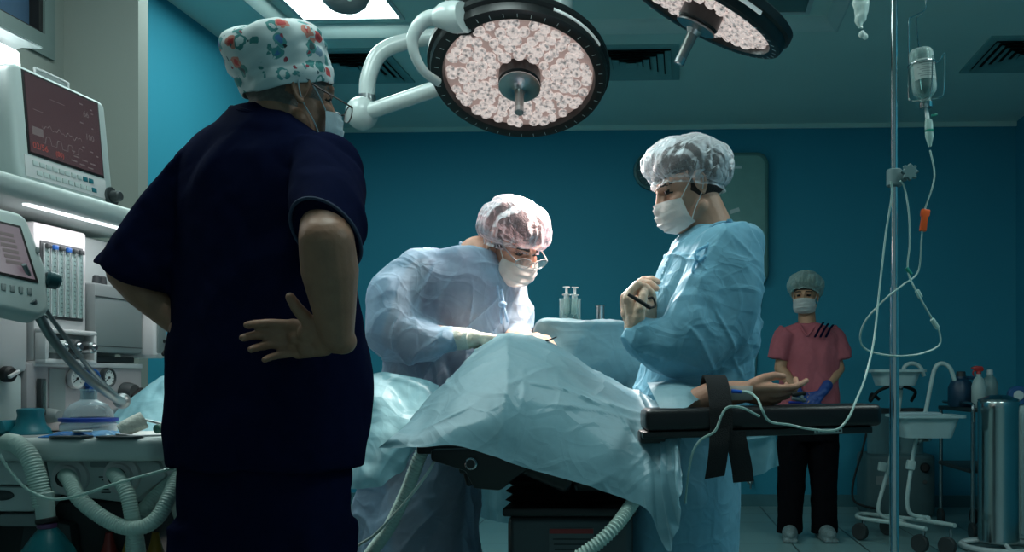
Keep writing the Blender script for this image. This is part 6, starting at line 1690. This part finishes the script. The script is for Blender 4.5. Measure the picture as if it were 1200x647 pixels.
MB().tube([P(28, 310, 1.86), P(52, 360, 1.93), P(82, 402, 2.02), P(112, 440, 2.12), P(142, 468, 2.28)], 0.005, 10, 5).build('thin_rod', M_arm, sa)
MB().ball(P(143, 470, 2.27), 0.02).build('arm_joint', M_arm, sa)

# ---- things on the worktop
def wt(px, d): return (px - CX) / F * d
zt2 = WT + 0.001
x = wt(36, 2.12)
t = thing('teal_breathing_bag_mount', 'teal rubber cone standing at the left of the worktop', 'rubber cone', (x, 2.12, zt2))
MB().lathe([(0, 0), (0.042, 0), (0.044, 0.006), (0.04, 0.016), (0.031, 0.026), (0.0265, 0.05), (0.0285, 0.06), (0.027, 0.064), (0.016, 0.066), (0.012, 0.058), (0, 0.058)], at((x, 2.12, zt2)), 36).build('cone', M_teal, t)
MB().lathe([(0, 0.0), (0.047, 0.0), (0.047, 0.004), (0.042, 0.0045)], at((x, 2.12, zt2 - 0.0005)), 36).build('foot_ring', M_shell_w, t)
x = wt(4, 2.1)
tag(MB().box((x, 2.10, zt2 + 0.018), (0.05, 0.06, 0.03), ry(-22), 0.008).build('teal_clip', M_teal), 'flat teal rubber piece at the far left of the worktop', 'rubber clip')
x = wt(104, 2.22)
t = thing('breathing_mask', 'clear dome breathing mask with a blue rim lying on the worktop', 'mask', (x, 2.22, zt2))
Mk = at((x, 2.22, zt2)) @ Matrix.Diagonal((1.18, 0.9, 1, 1))
MB().lathe([(0.05, 0.0), (0.056, 0.01), (0.056, 0.022), (0.05, 0.03), (0.044, 0.028)], Mk, 36).build('cushion', glass_mat('mask cushion', (206, 222, 228), 0.75, 0.1), t)
MB().lathe([(0.05, 0.028), (0.0585, 0.030), (0.0585, 0.038), (0.05, 0.040)], Mk, 36).build('blue_rim', mat('deep blue rim', (30, 62, 150), 0.35), t)
MB().lathe([(0.05, 0.038), (0.047, 0.055), (0.036, 0.072), (0.022, 0.08), (0.017, 0.084), (0.016, 0.106), (0.018, 0.108), (0.018, 0.11), (0.014, 0.11), (0.0145, 0.084), (0.033, 0.070)], Mk, 36).build('dome', glass_mat('mask dome', (214, 228, 232), 0.9, 0.06), t)
def packet(px, d, w, l, rot, label, m_, sd):
    x = wt(px, d)
    gd = [[V((x, d, zt2 + 0.006)) + rz(rot) @ V((u * w, v * l, 0)) for u in np.linspace(-0.5, 0.5, 30)] for v in np.linspace(-0.5, 0.5, 20)]
    top = MB().sheet(gd).mesh('p'); c = co_of(top)
    u = np.tile(np.linspace(-1, 1, 30), 20); v = np.repeat(np.linspace(-1, 1, 20), 30)
    h = 0.010 * (1 - u ** 4) * (1 - v ** 4) + crumple(c, 0.05, sd, 5) * 0.004 * (1 - u ** 6) * (1 - v ** 6)
    lo_ = c.copy(); lo_[:, 2] = zt2
    c[:, 2] = zt2 + 0.002 + np.maximum(0, h)
    bpy.data.meshes.remove(top)
    mb = MB(); n = len(c)
    fs = [(i * 30 + j, i * 30 + j + 1, (i + 1) * 30 + j + 1, (i + 1) * 30 + j) for i in range(19) for j in range(29)]
    mb.add([V(q) for q in c], fs); mb.add([V(q) for q in lo_], [f[::-1] for f in fs])
    b_ = list(range(30)) + [30 * i + 29 for i in range(1, 20)] + [19 * 30 + j for j in range(28, -1, -1)] + [30 * i for i in range(18, 0, -1)]
    mb.f += [(b_[i], b_[(i + 1) % len(b_)], n + b_[(i + 1) % len(b_)], n + b_[i]) for i in range(len(b_))]; mb.m += [0] * len(b_)
    return tag(mb.build('packet', m_, None, 60), label, 'packet', 'blue packets on the worktop')
M_pk = mat('blue film packet', (58, 128, 196), 0.25, var=0.25, scale=30)
packet(84, 2.10, 0.10, 0.09, 8, 'crumpled blue packet on the worktop in front of the breathing mask', M_pk, 3)
packet(122, 2.14, 0.08, 0.08, -14, 'pale blue packet on the worktop between the mask and the white roll', mat('pale blue packet film', (120, 176, 220), 0.25, var=0.2, scale=30), 5)
tag(MB().prism([(-0.02, -0.008), (0.0, -0.014), (0.022, -0.008), (0.018, 0.008), (0.0, 0.012), (-0.02, 0.006)], 0.004, at((wt(97, 2.075), 2.075, zt2 + 0.012), rz(10)), 0.001).build('paper_tag', mat('white paper', (224, 228, 226), 0.6)), 'white torn paper tag on the blue packet', 'paper')
for px, lab in ((84, 'flat dark steel tray at the front of the worktop under the blue packet'), (141, 'flat dark steel tray at the front of the worktop under the white roll')):
    t = MB().prism(rrect(0.088 if px < 100 else 0.1, 0.05, 0.02), 0.005, at((wt(px, 2.05), 2.05, zt2)), 0.0015).build('steel_tray', M_dark_steel)
    tag(t, lab, 'tray', 'steel trays on the worktop')
a, b_ = P(140, 505, 2.10), P(169, 492, 2.13)
t = thing('white_roll', 'white wrapped roll with a thin rod sticking out, lying on the worktop', 'roll', (a.x, a.y, zt2 + 0.006))
MB().tube([a, a * 0.7 + b_ * 0.3, b_], [0.014, 0.019, 0.021], 20, 4).build('wrap', mat('white wrap', (214, 218, 208), 0.6, bump=0.4, bscale=90), t)
MB().cyl(b_ + (b_ - a) * 0.01, b_ + (b_ - a).normalized() * 0.002, 0.008, 0.008, 14).build('core', M_grey, t)
MB().cyl(b_, P(190, 497, 2.15), 0.003, 0.003, 10).build('rod', M_chrome, t)
MB().cyl(P(182, 503, 2.12), P(192, 502, 2.14), 0.011, 0.011, 16, 0.003).build('green_grip', mat('green grip', (16, 92, 78), 0.4), t)
tag(MB().tube([P(136, 509, 2.05), P(160, 511, 2.05), P(190, 510, 2.06)], 0.0026, 8, 4).build('steel_probe', M_chrome), 'thin steel rod lying along the front edge of the worktop', 'rod')
bs = G([[(128, 506, 2.34), (145, 506, 2.34), (165, 506, 2.34), (186, 506, 2.36), (206, 508, 2.38)], [(128, 500, 2.36), (146, 484, 2.37), (166, 474, 2.38), (188, 470, 2.4), (208, 480, 2.42)],
        [(130, 492, 2.42), (150, 470, 2.43), (170, 456, 2.44), (192, 444, 2.46), (212, 440, 2.48)], [(134, 488, 2.52), (154, 470, 2.52), (172, 460, 2.52), (194, 452, 2.54), (214, 450, 2.55)], [(136, 500, 2.58), (156, 500, 2.58), (176, 500, 2.58), (196, 500, 2.58), (214, 500, 2.58)]])
tag(cloth_sheet('folded_sheet', bs, M_drape_light, 10, 10, None, None, 77, 0.006, 0.1, 0.002), 'heap of pale blue sheet at the right end of the worktop behind the man', 'sheet')
# ---- breathing hoses, bag and thin tube
hA = [P(77, 557, 2.075), P(82, 563, 2.03), P(92, 583, 2.0), P(115, 603, 1.99), P(142, 617, 1.99), P(166, 618, 1.99), P(184, 607, 2.0), P(197, 585, 2.02), P(208, 560, 2.06), P(222, 540, 2.1)]
tag(MB().hose(hA, 0.0172, 0.006, 0.075).build('breathing_hose', M_hose), 'corrugated hose looping from the left port under the worktop', 'hose', 'breathing hoses')
hB = [P(133, 555, 2.075), P(138, 560, 2.03), P(149, 578, 2.01), P(154, 600, 2.005), P(156, 614, 2.01), P(160, 634, 2.02), P(164, 665, 2.03), P(170, 720, 2.05)]
tag(MB().hose(hB, 0.0165, 0.006, 0.075).build('breathing_hose', M_hose), 'corrugated hose hanging straight down from the right port under the worktop', 'hose', 'breathing hoses')
hC = [P(222, 548, 2.13), P(200, 566, 2.10), P(182, 582, 2.07), P(168, 598, 2.05), P(160, 614, 2.05), P(156, 640, 2.06), P(155, 700, 2.07)]
tag(MB().hose(hC, 0.0165, 0.006, 0.075).build('breathing_hose', M_hose), 'corrugated hose rising to the right behind the looping one', 'hose', 'breathing hoses')
for px, py, lab in ((78, 558, 'left'), (134, 556, 'right')):
    pass
bg_ = thing('breathing_bag', 'teal breathing bag hanging from a short corrugated hose at the lower left', 'breathing bag', P(58, 640, 2.0))
MB().hose([P(10, 518, 2.03), P(20, 521, 2.0), P(34, 535, 1.99), P(43, 558, 1.985), P(49, 585, 1.985), P(51, 594, 1.985)], 0.0205, 0.0062, 0.075).build('hose', M_hose, bg_)
MB().cyl(P(51, 577, 1.985), P(54, 609, 1.985), 0.0205, 0.0185, 22, 0.002).build('connector', glass_mat('cloudy connector', (196, 214, 208), 0.35, 0.2), bg_)
MB().cyl(P(54, 607, 1.985), P(55, 613, 1.985), 0.0215, 0.0215, 22, 0.002).build('rubber_collar', M_rubber, bg_)
MB().cyl(P(55, 613, 1.985), P(55, 619, 1.985), 0.0195, 0.0195, 22, 0.002).build('purple_collar', mat('purple collar', (92, 52, 92), 0.4), bg_)
bc = P(56, 619, 1.985)
MB().lathe([(0.0, 0.002), (0.018, 0), (0.03, -0.016), (0.052, -0.05), (0.066, -0.1), (0.066, -0.15), (0.05, -0.2), (0.024, -0.23), (0, -0.235)], at(bc), 32).build('bag', mat('teal rubber bag', (10, 96, 104), 0.3, bump=0.1), bg_)
tag(MB().tube([P(-6, 524, 2.0), P(12, 552, 1.97), P(33, 574, 1.96), P(62, 585, 1.955), P(95, 580, 1.955), P(135, 567, 1.96), P(178, 555, 1.98), P(200, 550, 2.0), P(215, 552, 2.1)], 0.0032, 8, 7).build('sampling_tube', M_tube), 'thin clear tube sagging across the front below the worktop', 'tube')
# ---------------------------------------------------------------- equipment at the right by the back wall
M_cream = mat('cream enamel', (176, 196, 194), 0.4)
M_basin = mat('pale plastic basin', (168, 192, 194), 0.4)
M_castor = mat('grey castor rubber', (40, 48, 50), 0.6)
bs_ = thing('basin_trolley', 'double wheeled basin trolley of cream tube with cane-shaped tops behind the drip stand', 'trolley', P(1062, 630, 5.45))
DT = 5.45
MB().tube([P(1083, 441, DT), P(1078, 430, DT), P(1069, 426, DT), P(1060, 430, DT), P(1057, 445, DT), P(1053, 480, DT), P(1042, 545, DT), P(1030, 590, DT), P(1032, 603, DT), P(1046, 609, DT), P(1060, 611, DT - .1)], 0.0125, 12, 6).build('post', M_cream, bs_)
MB().tube([P(1119, 446, DT - .25), P(1113, 431, DT - .25), P(1104, 426, DT - .25), P(1096, 431, DT - .25), P(1091, 450, DT - .25), P(1084, 485, DT - .25), P(1073, 520, DT - .25), P(1066, 560, DT - .25), P(1063, 588, DT - .25), P(1067, 602, DT - .25), P(1080, 606, DT - .25), P(1088, 607, DT - .35)], 0.0125, 12, 6).build('post', M_cream, bs_)
MB().tube([P(1085, 620, DT - .5), P(1050, 613, DT - .3), P(1012, 608, DT - .1), P(1004, 604, DT + .1), P(1012, 602, DT + .2), P(1040, 605, DT + .1), P(1082, 610, DT - .3), P(1119, 616, DT - .55)], 0.0125, 12, 6).build('base_frame', M_cream, bs_)
for px, d in ((1008, DT - .02), (1040, DT + .16), (1078, DT - .42), (1110, DT - .5)):
    fx = (px - CX) / F * d
    cs = MB().cyl((fx - 0.012, d - 0.012, 0.055), (fx + 0.012, d + 0.012, 0.055), 0.052, 0.052, 24, 0.006).build('castor', M_castor, bs_)
    MB().tube([(fx, d, 0.055), (fx + 0.02, d, 0.10), (fx + 0.02, d, 0.15)], 0.011, 8, 3).build('castor_fork', M_steel, cs)
for px, py, d in ((1034, 547, DT), (1067, 545, DT - .25)):
    MB().box(P(px, py, d), (0.05, 0.04, 0.055), ry(10), 0.008).build('clamp', M_cream, bs_)
def basin(px0, px1, px2, px3, y0, y1, d, dep, label):
    c0, c1, c2, c3 = P(px0, y0, d), P(px1, y0, d), P(px2, y1, d), P(px3, y1, d)
    w, w2 = (c1 - c0).length, (c2 - c3).length; h = c0.z - c2.z
    t = thing('basin', label, 'basin', ((c0.x + c1.x) / 2, d + dep / 2, c2.z), 'plastic basins on the trolley')
    M = at(((c0.x + c1.x) / 2, d + dep / 2, c2.z))
    mb = MB(); R_ = []
    for (ww, dd, z) in ((w2, dep * 0.78, 0), (w, dep, h), (w + 0.05, dep + 0.05, h), (w + 0.05, dep + 0.05, h - 0.015), (w + 0.045, dep + 0.045, h - 0.015), (w + 0.04, dep + 0.04, h - 0.006), (w - 0.012, dep - 0.012, h - 0.006), (w2 - 0.012, dep * 0.78 - 0.012, 0.006)):
        R_.append([V((x, y, z)) for x, y in rrect(ww, dd, 0.045, 5)])
    n = len(R_[0]); vs = [q for r in R_ for q in r]
    fs = [(i * n + k, i * n + (k + 1) % n, (i + 1) * n + (k + 1) % n, (i + 1) * n + k) for i in range(len(R_) - 1) for k in range(n)]
    fs += [tuple(range(n))[::-1], tuple((len(R_) - 1) * n + k for k in range(n))]
    mb.add(vs, fs, M); mb.build('tub', M_basin, t, 30)
    return M, w, h, t
Mb, w, h, tb_ = basin(1056, 1128, 1118, 1062, 487, 514, 5.0, 0.26, 'larger pale basin in front on the lower trolley post')
tag(MB().prism([(-0.16, -0.08), (0.10, -0.09), (0.12, 0.05), (-0.02, 0.09), (-0.15, 0.07)], 0.02, Mb @ at((-0.03, 0, h - 0.006)), 0.006).build('folded_cloth', mat('pale cloth', (176, 200, 206), 0.8)), 'pale folded cloth lying on the larger basin', 'cloth')
basin(1029, 1082, 1076, 1034, 433, 452, 5.30, 0.24, 'smaller pale basin on the higher trolley post behind the drip stand')
MB().tube([P(1073, 521, DT - .25), P(1078, 516, 5.2), P(1090, 515, 5.13)], 0.012, 8, 3).build('basin_bracket', M_steel, bs_)
MB().tube([P(1056, 456, DT), P(1056, 453, 5.42), P(1056, 452.6, 5.38)], 0.012, 8, 3).build('basin_bracket', M_steel, bs_)

# suction unit behind the trolley
su = thing('suction_unit', 'grey suction unit with clear jars standing against the back wall', 'suction unit', P(1056, 598, 6.3))
DS = 6.35
def sb_(px0, px1, y0, y1, d0, d1):
    a, c = P(px0, y0, d0), P(px1, y1, d0)
    return ((a.x + c.x) / 2, (d0 + d1) / 2, (a.z + c.z) / 2), (abs(c.x - a.x), d1 - d0, abs(a.z - c.z))
M_suct = mat('grey suction housing', (78, 106, 110), 0.5)
c, s = sb_(1016, 1097, 533, 606, DS, DS + 0.34); MB().box(c, s, None, 0.03, 3).build('housing', M_suct, su)
for px in (1030, 1068):
    b0 = P(px, 531, DS + 0.15); r = 0.085
    MB().lathe([(0, 0), (r, 0), (r, 0.24), (r * 1.05, 0.25), (r * 1.05, 0.29), (r * 0.6, 0.31), (0, 0.31)], at((b0.x, b0.y, b0.z)), 28).build('jar', glass_mat('jar plastic', (130, 170, 176), 0.45, 0.1) if px == 1030 else bpy.data.materials['jar plastic'], su)
    MB().lathe([(0, 0.29), (r * 1.1, 0.29), (r * 1.1, 0.325), (0, 0.33)], at((b0.x, b0.y, b0.z)), 28).build('jar_lid', M_dgrey, su)
MB().cyl(P(1084, 548, DS), P(1084, 548, DS - 0.03), 0.035, 0.03, 22, 0.005).build('regulator_knob', M_rubber, su)
MB().cyl(P(1084, 565, DS), P(1084, 565, DS - 0.015), 0.014, 0.014, 16).build('switch', M_dgrey, su)
MB().box(P(1040, 563, DS), (0.16, 0.006, 0.06)).build('front_label', M_grey, su)
MB().tube([P(1030, 468, DS + .1), P(1022, 462, DS + .05), P(1020, 470, DS), P(1030, 458, DS), P(1050, 452, DS), P(1072, 458, DS + .05), P(1068, 470, DS + .12)], 0.012, 10, 6).build('suction_hose', M_rubber, su)
MB().tube([P(1017, 500, DS + .2), P(1010, 530, DS + .15), P(1000, 565, DS + .1), P(1001, 587, DS + .05), P(1020, 595, DS + .0), P(1030, 596, DS + .02)], 0.008, 8, 6).build('mains_cable', M_rubber, su)

# instrument cart with rails
DC = 5.68
ct = thing('rail_cart', 'dark cart with steel rails and two shelves in the right corner', 'cart', P(1165, 640, DC))
def leg(px, d): 
    x = (px - CX) / F * d
    return x, d
for x, y in ((1.95, DC - 0.25), (1.95, DC + 0.35), (2.17, DC - 0.25), (2.17, DC + 0.35)):
    pl_ = MB().cyl((x, y, 0.11), (x, y, 0.80), 0.013, 0.013, 14).build('post', M_steel, ct)
    MB().cyl((x - 0.014, y, 0.055), (x + 0.014, y, 0.055), 0.055, 0.055, 22, 0.006).cyl((x, y, 0.06), (x, y, 0.13), 0.012).build('castor', M_castor, pl_)
xa, xb = 1.93, 2.185
for z in (0.79, 0.42):
    MB().box(((xa + xb) / 2, DC + 0.05, z), (xb - xa, 0.60, 0.025), None, 0.006).build('shelf', M_dgrey, ct)
xg = 1.95
MB().tube([(xg, DC - 0.27, 0.72), (xg - 0.01, DC - 0.28, 0.80), (xg + 0.0, DC - 0.2, 0.83), (xg, DC + 0.3, 0.83)], 0.01, 10, 5).build('side_rail', M_steel, ct)
# polished steel drum on a white ring base in front of the cart
xd = (1170 - CX) / F * 5.15
dr = thing('steel_drum', 'tall polished steel drum on a white ring base in the right corner', 'drum', (xd, 5.15, 0))
rD = 0.113
MB().lathe([(0, 0.04), (rD, 0.04), (rD * 1.015, 0.05), (rD, 0.06), (rD, 0.80), (rD * 1.02, 0.81), (rD * 1.02, 0.845), (rD, 0.85), (0, 0.85)], at((xd, 5.15, 0)), 56).build('shell', mat('mirror steel', (190, 198, 198), 0.2, 1.0, var=0.1, scale=2), dr)
MB().lathe([(rD * 0.98, 0.85), (rD * 1.01, 0.862), (rD * 0.5, 0.885), (0, 0.89)], at((xd, 5.15, 0)), 56).build('lid', M_steel, dr)
MB().tube([(xd + 0.20 * math.cos(a), 5.15 + 0.2 * math.sin(a), 0.02) for a in np.linspace(0, 2 * math.pi, 25)[:-1]], 0.018, 10, 2, closed=True).build('ring_base', M_trimwhite, dr)
for k in range(3):
    a = math.radians(30 + 120 * k)
    MB().tube([(xd + 0.2 * math.cos(a), 5.15 + 0.2 * math.sin(a), 0.025), (xd + 0.1 * math.cos(a), 5.15 + 0.1 * math.sin(a), 0.045)], 0.012, 8, 2).build('base_spoke', M_trimwhite, dr)
# white cabinet edge at the far right
xc = (1196 - CX) / F * 5.3
wcab = thing('white_cabinet', 'white cabinet cut off by the right edge of the picture', 'cabinet', (xc + 0.13, 5.45, 0))
MB().box((xc + 0.15, 5.52, 0.42), (0.28, 0.34, 0.80), None, 0.012).build('body', M_cream, wcab)
dd_ = MB().box((xc + 0.15, 5.345, 0.42), (0.26, 0.012, 0.74), None, 0.004).build('door', M_cream, wcab)
MB().tube([(xc + 0.04, 5.338, 0.5), (xc + 0.04, 5.32, 0.52), (xc + 0.04, 5.32, 0.6), (xc + 0.04, 5.338, 0.62)], 0.005, 8, 3).build('handle', M_steel, dd_)
# on the cart's top shelf (z = 0.803)
zs = 0.8035
def onc(px, d): return (px - CX) / F * d
def bottle(px, d, prof, m_, name, label, cat='bottle', extra=None):
    x = onc(px, d); t = thing(name, label, cat, (x, d, zs))
    MB().lathe(prof, at((x, d, zs)), 28).build('bottle_body', m_, t)
    if extra: extra(x, d, t)
    return t
def trig(x, d, t):
    mr_ = mat('red trigger head', (176, 44, 40), 0.4)
    MB().cyl((x, d, zs + 0.205), (x, d, zs + 0.225), 0.016, 0.014, 16, 0.002).build('collar', mr_, t)
    MB().prism([(-0.03, 0), (0.022, 0), (0.03, 0.012), (0.02, 0.03), (-0.02, 0.034), (-0.045, 0.024), (-0.045, 0.014), (-0.028, 0.012)], 0.022, at((x, d + 0.011, zs + 0.223), rx(90)), 0.003).build('trigger_head', mr_, t)
    MB().tube([(x - 0.022, d, zs + 0.236), (x - 0.036, d, zs + 0.215), (x - 0.03, d, zs + 0.195)], 0.005, 8, 4).build('trigger', mr_, t)
bottle(1147, 5.50, [(0, 0), (0.04, 0), (0.044, 0.008), (0.044, 0.13), (0.03, 0.175), (0.016, 0.19), (0.015, 0.207), (0, 0.207)], mat('pale spray bottle plastic', (170, 190, 188), 0.4), 'spray_bottle', 'pale spray bottle with a red trigger head on the cart', 'spray bottle', trig)
def capw(x, d, t): MB().cyl((x, d, zs + 0.20), (x, d, zs + 0.235), 0.02, 0.018, 18, 0.003).build('cap', M_trimwhite, t)
bottle(1160, 5.62, [(0, 0), (0.045, 0), (0.05, 0.008), (0.05, 0.14), (0.036, 0.18), (0.022, 0.195), (0.02, 0.205), (0, 0.205)], mat('grey bottle plastic', (120, 150, 152), 0.4), 'plastic_bottle', 'rounded grey plastic bottle beside the spray bottle', 'bottle', capw)
def capj(x, d, t):
    MB().cyl((x, d, zs + 0.19), (x, d, zs + 0.225), 0.03, 0.028, 20, 0.004).build('cap', M_dgrey, t)
    MB().tube([(x + 0.03, d - 0.02, zs + 0.185), (x + 0.085, d - 0.02, zs + 0.175), (x + 0.09, d - 0.02, zs + 0.10), (x + 0.07, d - 0.02, zs + 0.06)], 0.011, 10, 4).build('handle', bpy.data.materials['dark blue jug plastic'], t)
bottle(1126, 5.72, [(0, 0), (0.075, 0), (0.08, 0.01), (0.08, 0.12), (0.06, 0.165), (0.032, 0.18), (0.03, 0.192), (0, 0.192)], mat('dark blue jug plastic', (30, 66, 92), 0.4), 'jug', 'dark blue jug with a side handle on the cart left of the spray bottle', 'jug', capj)
x = 2.10
t = thing('instrument_case', 'pale case with rounded top on the cart behind the steel drum', 'case', (x, 5.80, zs))
MB().prism(rrect(0.16, 0.12, 0.04), 0.10, at((x, 5.80, zs)), 0.012, 3).build('case_body', M_basin, t)
MB().prism(rrect(0.165, 0.125, 0.04), 0.03, at((x, 5.80, zs + 0.101)), 0.012, 3).build('case_lid', M_trimwhite, t)
MB().tube([(x - 0.04, 5.735, zs + 0.128), (x - 0.03, 5.73, zs + 0.145), (x + 0.03, 5.73, zs + 0.145), (x + 0.04, 5.735, zs + 0.128)], 0.005, 8, 4).build('case_handle', M_dgrey, t)
x = onc(1197, 5.36)
t = thing('spool', 'blue and white round spool at the right edge on top of the white cabinet', 'spool', (x, 5.42, 0.82))
MB().cyl((x, 5.40, 0.88), (x + 0.01, 5.46, 0.88), 0.058, 0.058, 30, 0.004).build('blue_disc', mat('blue disc', (34, 86, 140), 0.4), t)
MB().cyl((x - 0.002, 5.392, 0.88), (x, 5.40, 0.88), 0.03, 0.03, 24, 0.003).build('white_hub', M_trimwhite, t)
